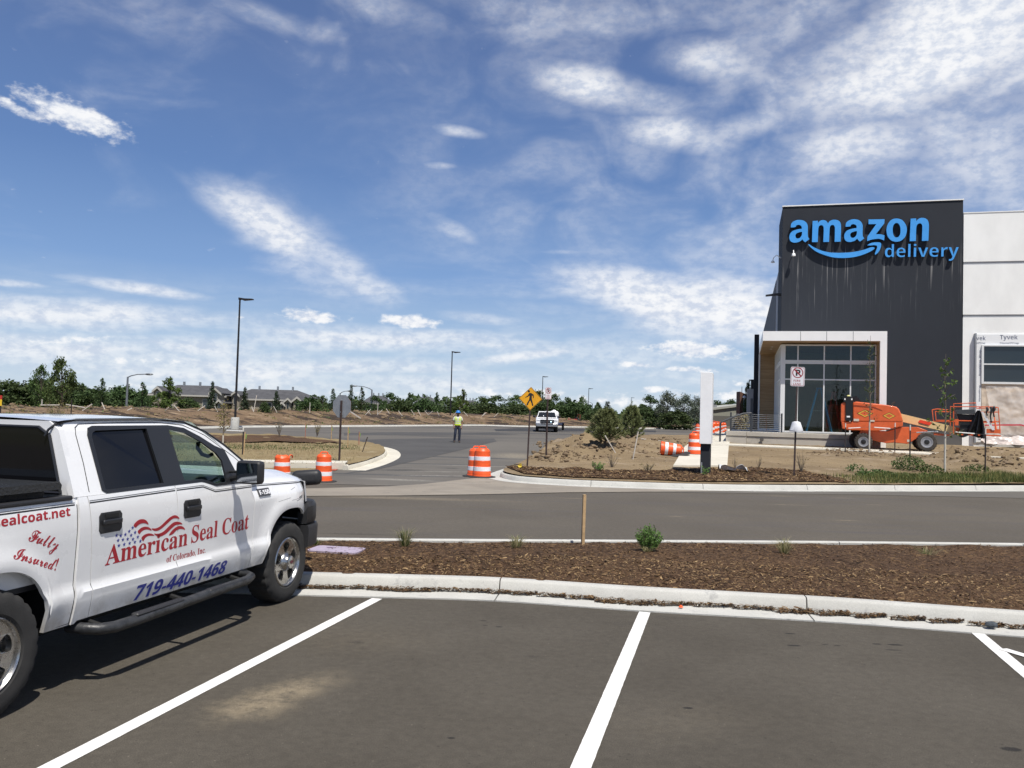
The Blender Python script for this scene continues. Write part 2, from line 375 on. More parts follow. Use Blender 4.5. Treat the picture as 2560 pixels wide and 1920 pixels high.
# ------------------------------------------------------------------ ground materials
def ground_mat(name, c1, c2, scale=.35, fine=60.0, fine_amt=.25, bump=.35, bscale=90.0, rough=.9, blotches=(), streak=None, mid=None, grit=False):
    """c1/c2 mottled over metres, fine speckle, stains given as (x, y, rx, ry, turn, colour, strength)"""
    m = bpy.data.materials.new(name); m.use_nodes = True; k = NT(m.node_tree); p = k.n['Principled BSDF']
    tc = k.node('ShaderNodeTexCoord').outputs['Object']
    n1 = k.noise(tc, scale, 6, .62, .3)
    c = k.mix(k.smooth(n1, .32, .68), c1, c2)
    if mid:
        c = k.mix(k.smooth(k.noise(tc, mid[0], 6, .65), mid[1], mid[2]), c, mid[3])
    if streak:
        sv = k.mapv(tc, (0, 0, 0), (0, 0, streak[0]), (streak[1], streak[2], 1))
        c = k.mix(k.smooth(k.noise(sv, 1.0, 6, .65), streak[4], streak[5]), c, streak[3])
    wv = k.node('ShaderNodeVectorMath', operation='MULTIPLY_ADD'); k.l.new(k.noise(tc, 3.5, 5, .65, out=1), wv.inputs[0]); wv.inputs[1].default_value = (.35, .35, 0)
    sh = k.node('ShaderNodeVectorMath', operation='SUBTRACT'); k.l.new(tc, sh.inputs[0]); sh.inputs[1].default_value = (.175, .175, 0); k.l.new(sh.outputs[0], wv.inputs[2])
    for (x, y, rx, ry, rot, cc, st) in blotches:
        src = wv.outputs[0] if rx > .25 and ry > .1 else tc
        f = k.math('MULTIPLY', k.blob(src, (x, y), rot, (rx, ry), 1.3), st)
        f = k.math('MULTIPLY', f, k.smooth(k.noise(tc, 9, 5, .7), .25, .62), clamp=True) if rx > .25 else k.math('MULTIPLY', k.smooth(k.math('ADD', f, k.math('MULTIPLY', k.noise(tc, 45, 4, .7), .5)), .45, .75), st)
        c = k.mix(f, c, cc)
    n2 = k.noise(tc, fine, 3, .7)
    sp = k.math('ADD', k.math('MULTIPLY', k.smooth(n2, .25, .75), 2 * fine_amt), 1 - fine_amt)
    if grit:
        n4 = k.noise(tc, 14, 5, .7); sp = k.math('MULTIPLY', sp, k.math('ADD', k.math('MULTIPLY', k.smooth(n4, .3, .7), .22), .89))
        vo = k.node('ShaderNodeTexVoronoi'); k.l.new(tc, vo.inputs['Vector']); vo.inputs['Scale'].default_value = 26.0
        vc = k.node('ShaderNodeSeparateXYZ'); k.l.new(vo.outputs['Color'], vc.inputs[0])
        sp = k.math('ADD', sp, k.math('MULTIPLY', k.math('MULTIPLY', k.smooth(vo.outputs['Distance'], .16, .08), k.smooth(vc.outputs[0], .90, .97)), 1.1))
        sp = k.math('SUBTRACT', sp, k.math('MULTIPLY', k.math('MULTIPLY', k.smooth(vo.outputs['Distance'], .3, .15), k.smooth(vc.outputs[1], .88, .97)), .3))
    cm = k.node('ShaderNodeVectorMath', operation='SCALE'); k.l.new(c, cm.inputs[0]); k.l.new(sp, cm.inputs['Scale'])
    k.l.new(cm.outputs[0], p.inputs['Base Color']); p.inputs['Roughness'].default_value = rough; p.inputs['Specular IOR Level'].default_value = .25
    b = k.node('ShaderNodeBump'); b.inputs['Strength'].default_value = bump; b.inputs['Distance'].default_value = .02
    hgt = k.math('ADD', k.noise(tc, bscale, 3, .7), k.math('MULTIPLY', k.noise(tc, bscale * .12, 4, .6), 1.2))
    k.l.new(hgt, b.inputs['Height']); k.l.new(b.outputs[0], p.inputs['Normal'])
    return m
def _w(px, py, h=h_lot):
    q = gp(px, py, h); return q.x, q.y
def oil(px, py, rx, ry, s=.8): x, y = _w(px, py); return (x, y, rx, ry, 0, col(.018, .017, .017), s)
dust = col(.30, .245, .165)
def dusty(px, py, rx, ry, rot, s): x, y = _w(px, py); return (x, y, rx, ry, rot, dust, s)
lot_mat = ground_mat('lot asphalt', col(0.08178, 0.07134, 0.05621), col(0.1027, 0.09048, 0.07238), .5, 130, .34, .6, 170, grit=True, blotches=[
    dusty(700, 1738, .26, .62, R(-30), .85), dusty(630, 1770, .34, .24, R(-20), .45), dusty(560, 1640, .2, .2, 0, .25), dusty(900, 1600, .8, .5, 0, .10), dusty(1700, 1800, .7, .4, .4, .08),
    oil(1209, 1552, .05, .022), oil(1213, 1563, .04, .018), oil(1248, 1567, .05, .024), oil(890, 1606, .16, .07, .45), oil(1330, 1641, .15, .07, .42),
    oil(1975, 1584, .07, .025), oil(1985, 1614, .085, .035), oil(2062, 1611, .045, .018), oil(2094, 1614, .045, .018), oil(2192, 1610, .06, .03), oil(2238, 1612, .10, .035), oil(2232, 1625, .10, .02),
    oil(1128, 1845, .035, .02), oil(2528, 1873, .09, .05), oil(1690, 1545, .4, .12, .25), oil(1560, 1560, .35, .1, .22), oil(1720, 1770, .05, .03)])
road_mat = ground_mat('road asphalt', col(0.09676, 0.08453, 0.0686), col(0.1164, 0.1019, 0.0826), .25, 110, .22, .45, 140, grit=True, streak=(R(-6), .12, 1.6, col(.098, .088, .081), .5, .68), blotches=[
    dusty(1440, 1246, .55, .05, 0, .8), dusty(1950, 1240, .4, .06, 0, .8), dusty(2110, 1245, .4, .06, 0, .7), dusty(1970, 1262, .6, .06, 0, .7), dusty(2190, 1262, .35, .05, 0, .7), dusty(2115, 1301, .3, .06, 0, .8), dusty(1690, 1291, .25, .05, 0, .6),
    dusty(1000, 1245, 3.0, .35, 0, .45), oil(880, 1335, 1.0, .08, .5)])
far_mat = ground_mat('far lot asphalt', col(0.1462, 0.1331, 0.1145), col(0.117, 0.1078, 0.09506), .12, 40, .12, .3, 60, streak=(R(-4), .035, .55, col(.055, .057, .062), .54, .66), blotches=[
    (*_w(1180, 1165), 2.2, .25, R(4), col(.32, .30, .26), .55), (*_w(1000, 1200), 1.3, .35, R(-8), col(.33, .31, .27), .7), (*_w(950, 1215), .8, .3, 0, col(.36, .33, .28), .7), (*_w(1090, 1190), 1.6, .12, R(12), col(.4, .38, .34), .75), (*_w(1120, 1180), 2.0, .12, R(12), col(.36, .34, .3), .6),
    (*_w(1005, 1176), 1.0, .5, R(15), col(.035, .035, .037), .9), (*_w(1125, 1171), .5, .2, R(5), col(.035, .035, .037), .9), (*_w(1290, 1140), 1.2, 2.5, 0, col(.34, .29, .21), .6), (*_w(1410, 1112), 2.0, .8, 0, col(.04, .04, .042), .75),
    (*_w(1390, 1071), 26, 4.5, R(4), col(.028, .029, .034), 1.0), (*_w(1560, 1077), 14, 2.5, R(-2), col(.035, .036, .04), .9), (*_w(1000, 1087), 11, 3.0, R(-4), col(.045, .046, .05), .8), (*_w(980, 1125), 4, 3.5, R(40), col(.052, .053, .057), .8), (*_w(880, 1098), 5, 1.5, R(-4), col(.05, .051, .055), .6)])
conc_mat = ground_mat('kerb concrete', col(.52, .512, .475), col(.45, .442, .408), 1.2, 90, .10, .25, 60, .85, mid=(5, .58, .72, col(.36, .355, .34)))
newc_mat = ground_mat('new concrete', col(0.627, 0.5922, 0.504), col(0.551, 0.517, 0.432), .8, 60, .08, .2, 40, .85, mid=(3, .6, .75, col(.46, .41, .33)))
apron_mat = ground_mat('apron concrete', col(0.2835, 0.2499, 0.2042), col(0.231, 0.204, 0.1691), .7, 80, .14, .3, 60, .9, streak=(R(-5), .3, 2.5, col(.33, .30, .26), .55, .7), mid=(2.2, .58, .75, col(.14, .128, .115)))
dirt_mat = ground_mat('site dirt', col(.25, .186, .108), col(.175, .127, .074), .35, 30, .25, .9, 25, .95, mid=(1.6, .54, .72, col(.27, .21, .145)), streak=(R(-8), .25, 1.8, col(.30, .235, .165), .55, .72))
clod_mat = ground_mat('clod dirt', col(0.17, 0.1145, 0.0666), col(0.125, 0.08051, 0.045), .8, 20, .3, .9, 18, .95)
mulch_mat = ground_mat('mulch', col(.100, .056, .028), col(.058, .032, .018), .45, 45, .6, 1.0, 60, .95, mid=(14, .5, .62, col(.15, .09, .048)))
berm_mat = ground_mat('berm dirt', col(0.188, 0.1287, 0.07776), col(0.14, 0.09204, 0.054), .25, 9, .3, .9, 8, .95, mid=(.9, .5, .7, col(.29, .215, .14)), streak=(R(30), .20, .42, col(.044, .031, .023), .47, .56))
dry_mat = ground_mat('dry grass ground', col(0.26, 0.2, 0.1035), col(0.215, 0.16, 0.0828), .3, 25, .3, .9, 30, .95, mid=(1.1, .55, .7, col(.30, .245, .15)))
green_mat = ground_mat('field ground', col(.09, .10, .04), col(.14, .12, .06), .05, 3, .3, .5, 3, .95)
paint_mat = ground_mat('line paint', col(.80, .79, .76), col(.74, .73, .70), 2.5, 140, .06, .3, 150, .7, mid=(38, .60, .74, col(.40, .38, .35)))

# ------------------------------------------------------------------ ground builders
def inside(p, poly):
    c = False; n = len(poly)
    for i in range(n):
        a, b = poly[i], poly[(i + 1) % n]
        if (a[1] > p[1]) != (b[1] > p[1]) and p[0] < (b[0] - a[0]) * (p[1] - a[1]) / (b[1] - a[1]) + a[0]: c = not c
    return c
def region(name, poly, step, hf, mat, smooth=True, yscale=1.0, kind='structure'):
    """a sheet that fills an outline, its height taken from hf(x, y)"""
    from mathutils.geometry import delaunay_2d_cdt
    poly = [Vector((p[0], p[1])) for p in poly]; pts = []
    n = len(poly)
    for i in range(n):
        a, b = poly[i], poly[(i + 1) % n]; L = (b - a).length; q = max(1, int(L / (step * 1.2)))
        pts += [a + (b - a) * (j / q) for j in range(q)]
    nb = len(pts); edges = [(i, (i + 1) % nb) for i in range(nb)]
    x0 = min(p.x for p in poly); x1 = max(p.x for p in poly); y0 = min(p.y for p in poly); y1 = max(p.y for p in poly)
    ys = y0
    while ys < y1:
        st = step * (1 + max(0, (ys - 25)) * .02) if yscale != 1.0 else step
        xs = x0 + random.random() * st
        while xs < x1:
            q = Vector((xs + random.uniform(-.3, .3) * st, ys + random.uniform(-.3, .3) * st))
            if inside(q, poly): pts.append(q)
            xs += st
        ys += st
    vs, es, fs, *_ = delaunay_2d_cdt(pts, edges, [], 1, 1e-4)
    mb = MB(); mb.add([(v.x, v.y, hf(v.x, v.y)) for v in vs], [tuple(f) for f in fs])
    o = mb.build(name, mat, None, smooth, 180, fix=False)
    if o.data.polygons and o.data.polygons[0].normal.z < 0: o.data.flip_normals()
    return struct(o, kind)
def nz(x, y, s, seed=0.0): return noise.noise(Vector((x * s + seed, y * s, seed * 1.7)))
def fbm(x, y, s, seed=0.0, oc=4): return noise.fractal(Vector((x * s + seed, y * s, seed)), 1.0, 2.0, oc)

def resample(path, step):
    out = [Vector(path[0])]; 
    for a, b in zip(path, path[1:]):
        a, b = Vector(a), Vector(b); q = max(1, int((b - a).length / step))
        out += [a + (b - a) * (j / q) for j in range(1, q + 1)]
    return out
def smoothpath(pts, n=8): return [Vector(p) for p in spline([tuple(p[:2]) for p in pts], n, False)]
def kerb(name, path, prof, mat, hf, joint=3.0, step=.25, phase=0.0, at_x=None):
    """sweep a kerb section along a path; prof: (offset to the left of the path, height); real gaps at the joints"""
    P = resample([Vector((p[0], p[1])) for p in path], step); mb = MB(); L = phase; seg = []
    def flush():
        if len(seg) < 2: return
        m = len(prof); vs = [q for r in seg for q in r]
        fs = [(i * m + j, i * m + (j + 1) % m, (i + 1) * m + (j + 1) % m, (i + 1) * m + j) for i in range(len(seg) - 1) for j in range(m)]
        fs += [tuple(range(m)), tuple((len(seg) - 1) * m + j for j in reversed(range(m)))]
        mb.add(vs, fs)
    def ring(p, t):
        nl = Vector((-t.y, t.x)); z = hf(p.x, p.y)
        return [Vector((p.x + nl.x * o, p.y + nl.y * o, z + hh)) for (o, hh) in prof]
    for i, p in enumerate(P):
        t = (P[min(i + 1, len(P) - 1)] - P[max(i - 1, 0)]).normalized()
        if i: L += (p - P[i - 1]).length
        seg.append(ring(p, t))
        if (L >= joint) if at_x is None else (i and (math.floor((p.x - at_x) / joint) != math.floor((P[i - 1].x - at_x) / joint))):
            L = 0; flush(); seg = [ring(p + t * .014, t)]
    flush()
    return struct(mb.build(name, mat, None, True, 50))

# --- outlines in metres (from the places they have in the photograph)
near = [_w(760, 1471), _w(1000, 1477), _w(1246, 1485), _w(1600, 1509), _w(2082, 1537), _w(2560, 1573)]
dn = (Vector(near[0]) - Vector(near[2])).normalized(); near = [tuple(Vector(near[0]) + dn * 14)] + near
dn = (Vector(near[-1]) - Vector(near[-3])).normalized(); near = near + [tuple(Vector(near[-1]) + dn * 12)]
near = smoothpath(near, 5)
hz = lambda z: (lambda x, y: z)
mid = [_w(700, 1346.5, hz(.15)), _w(1100, 1350, hz(.15)), _w(1600, 1352.5, hz(.15)), _w(2100, 1355.5, hz(.15)), _w(2560, 1360.5, hz(.15))]
dn = (Vector(mid[0]) - Vector(mid[1])).normalized(); mid = [tuple(Vector(mid[0]) + dn * 14)] + mid
dn = (Vector(mid[-1]) - Vector(mid[-2])).normalized(); mid = mid + [tuple(Vector(mid[-1]) + dn * 12)]
mid = smoothpath(mid, 5)
# kerb round the building site: from the drive, round the tip and along the road
site_k = [_w(1474, 1101), _w(1425, 1115), _w(1379, 1132), _w(1329, 1160), _w(1285, 1175), _w(1256, 1186), _w(1248, 1193), _w(1262, 1199), _w(1300, 1205), _w(1400, 1212), _w(1516, 1217), _w(1728, 1223.5), _w(1900, 1226), _w(2200, 1226.5), _w(2560, 1226)]
e1 = Vector(site_k[-1]); dn = (e1 - Vector(site_k[-3])).normalized(); site_k.append(tuple(e1 + dn * 30)); site_k = smoothpath(site_k, 6)
isl_h = lambda x, y: h_lot(x, y) + .15
isl_k = [_w(872, 1176), _w(920, 1163), _w(960, 1147), _w(969, 1135), _w(957, 1124), _w(920, 1115.5), _w(862, 1110), _w(820, 1106)]
isl_k = smoothpath(isl_k, 6)
berm_k = [_w(600, 1069), _w(800, 1067.5), _w(1000, 1066), _w(1200, 1064.5), _w(1300, 1067), _w(1490, 1069.5), _w(1640, 1072.5), _w(1760, 1073)]
b0 = Vector(berm_k[0]); berm_k = [tuple(b0 - Vector((.267, .964)) * d) for d in (48, 30, 15)] + berm_k
e1 = Vector(berm_k[-1]); berm_k.append(tuple(e1 + Vector((40, -4)))); berm_k = smoothpath(berm_k, 5)

# --- terrain to the horizon
def build_ground():
    mb = MB(); xs = [-2500, -1200, -600, -300, -160, -80, -40, -20, 0, 20, 40, 80, 160, 300, 600, 1200, 2500]
    ys = [-300, -40, -10, 0, 10, 26, 37, 48, 60, 74, 87, 100, 130, 160, 200, 260, 330, 400, 600, 900, 1500, 2600]
    mb.add([(x, y, h_lot(x, y) - .12) for y in ys for x in xs], [(j * len(xs) + i, j * len(xs) + i + 1, (j + 1) * len(xs) + i + 1, (j + 1) * len(xs) + i) for j in range(len(ys) - 1) for i in range(len(xs) - 1)])
    struct(mb.build('ground', green_mat, fix=False))
    gut = [(p.x - .0, p.y - .38) for p in near]
    region('parking_lot', gut + [(40, -14), (-40, -14)], 3.0, lambda x, y: 0.0, lot_mat)
    # road between the mid kerb and the far kerb, laid under the drive
    region('road', [(p.x, p.y + .02) for p in mid] + [(90, 45), (90, 30), (50, 27.2), (16, 26.7), (-3, 26.5), (-60, 24), (-60, 10)], 3.0, lambda x, y: 0.0, road_mat)
    # drive and far lot
    region('far_parking_lot', [(-60, 21.7), (-9, 21.9), (4, 22.4), (10, 23.4), (60, 27)] + [(60, 108)] + [(p.x, p.y + .6) for p in reversed(berm_k)] + [(-60, 20)], 2.2, lambda x, y: h_lot(x, y) + .008, far_mat)
    # concrete valley pan across the mouth of the drive
    pan = [_w(380, 1247), _w(790, 1241), _w(1000, 1240), _w(1200, 1237), _w(1420, 1232), _w(1728, 1229.5), _w(1900, 1229)]
    top = [_w(1728, 1223), _w(1516, 1216.5), _w(1400, 1211), _w(1280, 1203), _w(1246, 1192), _w(1170, 1198), _w(1060, 1211), _w(973, 1217), _w(779, 1222), _w(380, 1229)]
    region('valley_pan', pan + top, 1.5, lambda x, y: h_lot(x, y) + .013, apron_mat)
    mulch_poly = [(p.x, p.y + .12) for p in near] + [(p.x, p.y - .02) for p in reversed(mid)]
    def dist_h(x, y):
        a = min(near, key=lambda p: abs(p.x - x)).y; b = min(mid, key=lambda p: abs(p.x - x)).y; t = max(0, min(1, (y - a) / max(.1, b - a)))
        return .125 + .085 * math.sin(math.pi * min(1, t * 1.1)) + .02 * fbm(x, y, 1.3, 3) + .012 * fbm(x, y, 7, 8)
    global mulch_h; mulch_h = dist_h
    region('mulch_bed', [p for p in mulch_poly if -16 < p[0] < 17], .11, dist_h, mulch_mat)
build_ground()
seal_mat = ground_mat('sealed asphalt', col(.070, .067, .065), col(.086, .083, .080), .3, 60, .12, .3, 80, streak=(R(-30), .25, 2.2, col(.11, .105, .10), .55, .7))
black_mat = ground_mat('fresh asphalt', col(.040, .040, .043), col(.055, .055, .057), .2, 40, .12, .3, 60)
sl = lambda x, y: h_lot(x, y) + .014
region('sealcoat_patch', [_w(*q) for q in ((845, 1187), (905, 1176), (975, 1150), (992, 1136), (975, 1122), (930, 1110), (880, 1103), (960, 1098), (1100, 1096), (1235, 1097), (1242, 1104), (1160, 1124), (1040, 1152), (930, 1178))], 1.5, sl, seal_mat)
region('asphalt_patch', [_w(*q) for q in ((1235, 1073), (1300, 1070.5), (1400, 1071.5), (1520, 1073.5), (1640, 1076.5), (1640, 1081), (1520, 1079.5), (1380, 1079), (1240, 1078))], 2.0, sl, black_mat)
region('asphalt_patch', [_w(*q) for q in ((860, 1083), (1000, 1080.5), (1240, 1082), (1300, 1086), (1240, 1088), (1000, 1087.5), (860, 1089))], 2.0, sl, seal_mat)
KP = [(-.35, -.05), (-.35, .008), (-.02, .006), (.015, .012), (.045, .125), (.06, .142), (.08, .15), (.18, .15), (.20, .14), (.20, -.05)]
kerb('kerb', [(p.x, p.y) for p in near], [(o, z) for o, z in KP], conc_mat, lambda x, y: 0.0, 3.27, .1, 0, -.16)
kerb('kerb', [(p.x, p.y) for p in reversed(mid)], [(-.40, -.05), (-.40, .008), (-.17, .008), (-.15, .13), (-.13, .15), (-.02, .155), (.0, .14), (.0, -.05)], conc_mat, lambda x, y: 0.0, 3.05, .25, .7)
kerb('kerb', [(p.x, p.y) for p in site_k], [(-.40, -.05), (-.40, .016), (-.02, .018), (.015, .02), (.045, .13), (.06, .148), (.08, .155), (.17, .155), (.19, .14), (.19, -.05)], conc_mat, h_lot, 3.05, .25, 2.3)
kerb('kerb', [(p.x, p.y) for p in isl_k], [(-.55, -.05), (-.55, .017), (-.02, .02), (.015, .022), (.045, .14), (.06, .155), (.08, .165), (.19, .165), (.21, .15), (.21, -.05)], newc_mat, h_lot, 3.0, .25)
kerb('kerb', [(p.x, p.y) for p in berm_k], [(-.4, -.05), (-.4, .02), (-.02, .022), (.03, .14), (.2, .14), (.2, -.05)], conc_mat, h_lot, 6.0, 1.0)

# --- building site: dirt inside the kerb
_wa, _wb = Vector(_w(1714, 1116.5, h_site)), Vector(_w(1822, 1115, h_site)); _wc = Vector(_w(1750, 1167, h_site)); _wu = Vector((.9636, -.2672))
def walk_d(x, y):
    '''distance outside the new walks, in metres'''
    p = Vector((x, y)); r = p - _wa; v = r.dot(Vector((.2672, .9636))); u_ = r.dot(_wu)
    a = max(-.3 - v, v - 2.2) if u_ > -.3 else 9
    m = (_wa + _wb) / 2; t = max(0, min(1, (p - _wc).dot(m - _wc) / (m - _wc).length_squared)); b = (p - (_wc + (m - _wc) * t)).length - .95
    return min(a, b)
def site_z(x, y):
    d = min((Vector((x, y)) - p).length for p in site_k[::2]) if y < 60 else 5
    z = max(h_site(x, y), h_lot(x, y) + .14)
    ws = min(1, max(0, walk_d(x, y)) / .8)
    z += ws * min(1, d / 2.0) * (.05 * fbm(x, y, .5, 1) + .05 * fbm(x, y, 2.0, 5, 5))
    for (mx, my, r, hh) in MOUNDS:
        q = math.hypot(x - mx, (y - my)) / r
        if q < 1.6: z += ws * hh * math.exp(-q * q * 2) * (1 + .85 * fbm(x, y, 1.7, 9, 6)) + ws * .05 * fbm(x, y, 5.5, 4, 3)
    return z
MOUNDS = [(*_w(1460, 1122, h_site), 2.3, .55), (*_w(1430, 1140, h_site), 1.6, .35), (*_w(1400, 1150, h_site), 1.2, .2), (*_w(1530, 1135, h_site), 2.0, .22), (*_w(1600, 1115, h_site), 2.6, .25), (*_w(1680, 1110, h_site), 2.0, .22),
          (*_w(2425, 1150, h_site), 2.2, .34), (*_w(2490, 1140, h_site), 2.0, .30), (*_w(2380, 1152, h_site), 1.4, .25), (*_w(2530, 1172, h_site), 1.1, .38), (*_w(2170, 1133, h_site), 1.8, .16), (*_w(2110, 1137, h_site), 1.5, .14)]
site_poly = [(p.x, p.y + (.1 if p.y < 28 else 0)) for p in site_k]
def build_site():
    k0 = site_k[0]
    poly = [(k0.x + .15, k0.y)] + [(p.x + .12, p.y + .1) for p in site_k[1:]] + [(60, 52), (20, 62), _w(1740, 1104), _w(1620, 1104.5), _w(1500, 1101)]
    region('dirt_ground', poly, .26, site_z, dirt_mat, yscale=2)
    m = [_w(1250, 1185), _w(1300, 1203), _w(1400, 1209), _w(1516, 1214), _w(1728, 1221), _w(1900, 1223), _w(2120, 1223), _w(2100, 1196, h_site), _w(2010, 1181, h_site), _w(1900, 1172, h_site), _w(1760, 1172, h_site), _w(1660, 1176, h_site), _w(1560, 1178, h_site), _w(1440, 1172, h_site), _w(1370, 1172, h_site), _w(1310, 1168, h_site)]
    m = [(x + .15, y + .18) if i < 7 else (x, y) for i, (x, y) in enumerate(m)]
    global site_mulch; site_mulch = m
    region('mulch_bed', m, .2, lambda x, y: site_z(x, y) + .03, mulch_mat)
    # new concrete walk from the bed to the entrance, and along the plinth
    wk = [_w(1683, 1167, h_site), _w(1818, 1167, h_site), _w(1822, 1115.5, h_site), _w(1713, 1117, h_site)]
    wz = lambda x, y: max(h_site(x, y), h_lot(x, y)) + .055
    def slab(name, pts):
        P = resample([Vector(p) for p in pts + [pts[0]]], 1.0)[:-1]
        mb = MB(); n = len(P); mb.add([(p.x, p.y, wz(p.x, p.y) - .18) for p in P] + [(p.x, p.y, wz(p.x, p.y)) for p in P], [tuple(n + i for i in range(n))] + [(i, (i + 1) % n, n + (i + 1) % n, n + i) for i in range(n)])
        return struct(mb.build(name, newc_mat, None, False))
    slab('sidewalk', wk)
    a = Vector(_w(1714, 1116.5, h_site)); b = Vector(_w(1822, 1115, h_site)); u = Vector((.9636, -.2672)); v = Vector((.2672, .9636))
    slab('sidewalk', [tuple(a + u * .02 + v * .02), tuple(b + u * .02 + v * .02), tuple(b + u * 18), tuple(b + u * 18 + v * 1.2), tuple(b + v * 1.9), tuple(b + v * 34 - u * .2), tuple(a + v * 34 + u * .6)])
    # island beside the drive
    ip = [(p.x + (.05 if False else 0), p.y) for p in isl_k] + [_w(690, 1094), _w(600, 1092.5), _w(300, 1089), _w(-60, 1086), _w(-60, 1166), _w(400, 1167), _w(700, 1168), _w(858, 1168)]
    c = Vector((sum(p[0] for p in ip) / len(ip), sum(p[1] for p in ip) / len(ip)))
    ip = [tuple(Vector(p) + (c - Vector(p)).normalized() * .13) for p in ip]
    region('island_ground', ip, .4, lambda x, y: isl_h(x, y) + .05 + .05 * fbm(x, y, .6, 2) + (.06 * fbm(x, y, 2.2, 4) if y > 36 else .015 * fbm(x, y, 3, 4)), dry_mat)
    im = [_w(400, 1091, isl_h), _w(690, 1093, isl_h), _w(830, 1106, isl_h), _w(860, 1112, isl_h), _w(690, 1110, isl_h), _w(400, 1109, isl_h)]
    global isl_top; isl_top = lambda x, y: isl_h(x, y) + .12 + .05 * fbm(x, y, .6, 2)
    region('mulch_bed', im, .5, lambda x, y: isl_h(x, y) + .09 + .05 * fbm(x, y, .6, 2) + .05 * fbm(x, y, 1.5, 6), mulch_mat)
    sw = [_w(560, 1165), _w(869, 1168), _w(862, 1174.5), _w(560, 1172)]
    sz = lambda x, y: h_lot(x, y) + .22
    mb = MB(); mb.add([(x, y, -.1) for x, y in sw] + [(x, y, sz(x, y)) for x, y in sw], [(4, 5, 6, 7), (0, 1, 5, 4), (1, 2, 6, 5), (2, 3, 7, 6), (3, 0, 4, 7)]); struct(mb.build('sidewalk', newc_mat, None, False))
    rp = [_w(800, 1174.5), _w(846, 1174.5), _w(838, 1178.5), _w(790, 1178.5)]
    mb = MB(); mb.add([(x, y, h_lot(x, y) + .03) for x, y in rp], [(0, 1, 2, 3)]); struct(mb.build('ramp_panel', pm('red ramp', (.40, .10, .06), .8, var=.2)))
    vg = [_w(560, 1172.5), _w(800, 1174.5), _w(790, 1181), _w(560, 1181)]
    mb = MB(); mb.add([(x, y, h_lot(x, y) + .05) for x, y in vg] + [(x, y, -.05) for x, y in vg], [(0, 1, 2, 3), (0, 4, 5, 1), (1, 5, 6, 2), (2, 6, 7, 3), (3, 7, 4, 0)]); struct(mb.build('verge', dry_mat, None, False))
    # berm
    P = resample([Vector((p.x, p.y)) for p in berm_k], .9); prof = [0, .5, 1.2, 2, 3, 4, 5, 6, 7, 8, 9, 10, 12, 14, 18, 24, 30]
    def bz(p, d, i):
        base = h_lot(p.x, p.y) + .13; s = min(1, max(0, (d - .4) / 7.5)); top = 1.10 if p.y < 95 else 1.10
        crest = top + .16 * fbm(p.x, p.y, .25, 3) - max(0, d - 12) * .06
        fade = max(.22, min(1.0, 1.0 - (p.x - 4) / 14.0))
        z = base + crest * fade * (s * s * (3 - 2 * s)) + (.14 * fbm(p.x, p.y, .8, 7, 5) + .10 * fbm(p.x, p.y, 2.5, 2, 3)) * s
        return z
    mb = MB(); m = len(prof); vs = []
    for i, p in enumerate(P):
        t = (P[min(i + 3, len(P) - 1)] - P[max(i - 3, 0)]).normalized(); nl = Vector((-t.y, t.x))
        for d in prof:
            q = p + nl * (d + .15); vs.append((q.x, q.y, bz(q, d, i)))
    mb.add(vs, [(i * m + j, i * m + j + 1, (i + 1) * m + j + 1, (i + 1) * m + j) for i in range(len(P) - 1) for j in range(m - 1)])
    o = struct(mb.build('berm', berm_mat, None, True, 180, fix=False))
    if o.data.polygons[100].normal.z < 0: o.data.flip_normals()
    global BERM; BERM = (P, bz)
build_site()
def berm_pt(px, d):
    """a point on the berm d metres up from its kerb, on the line of sight of px"""
    P, bz = BERM; best = None
    for i in range(3, len(P) - 3):
        t = (P[i + 3] - P[i - 3]).normalized(); q = P[i] + Vector((-t.y, t.x)) * (d + .15)
        e = abs(to_px((q.x, q.y, 1.5))[0] - px)
        if q.y > 5 and (best is None or e < best[0]): best = (e, q, bz(q, d, i))
    return Vector((best[1].x, best[1].y, best[2]))

# --- painted lines of the stalls
def stripe(a, b, w, z=.004):
    a, b = Vector(a), Vector(b); n = (b - a).normalized(); n = Vector((-n.y, n.x)) * w / 2
    q = max(2, int((b - a).length / .05)); mb = MB(); vs = []
    for i in range(q + 1):
        for s_ in (-1, 1):
            p = a.lerp(b, i / q) + n * (s_ * (1 + random.uniform(-.018, .018))); vs.append((p.x, p.y, z))
    mb.add(vs, [(2 * i, 2 * i + 1, 2 * i + 3, 2 * i + 2) for i in range(q)])
    o = mb.build('parking_line', paint_mat, fix=False)
    if o.data.polygons[0].normal.z < 0: o.data.flip_normals()
    return struct(o)
sd = Vector((math.sin(R(14.4)), math.cos(R(14.4))))
for (ax, ay, L) in ((943, 1497, 5.6), (1612, 1531, 5.6), (2440, 1580, 5.4)):
    a = Vector(_w(ax, ay)); 
    stripe(a, a - sd * L, .115)
a = Vector(_w(2440, 1580)); d2 = (Vector(_w(2700, 1950)) - a)
stripe(Vector(_w(2507, 1624)), Vector(_w(2570, 1643)), .10, .008); stripe(Vector(_w(2530, 1583.5)), Vector(_w(2620, 1590)), .1)

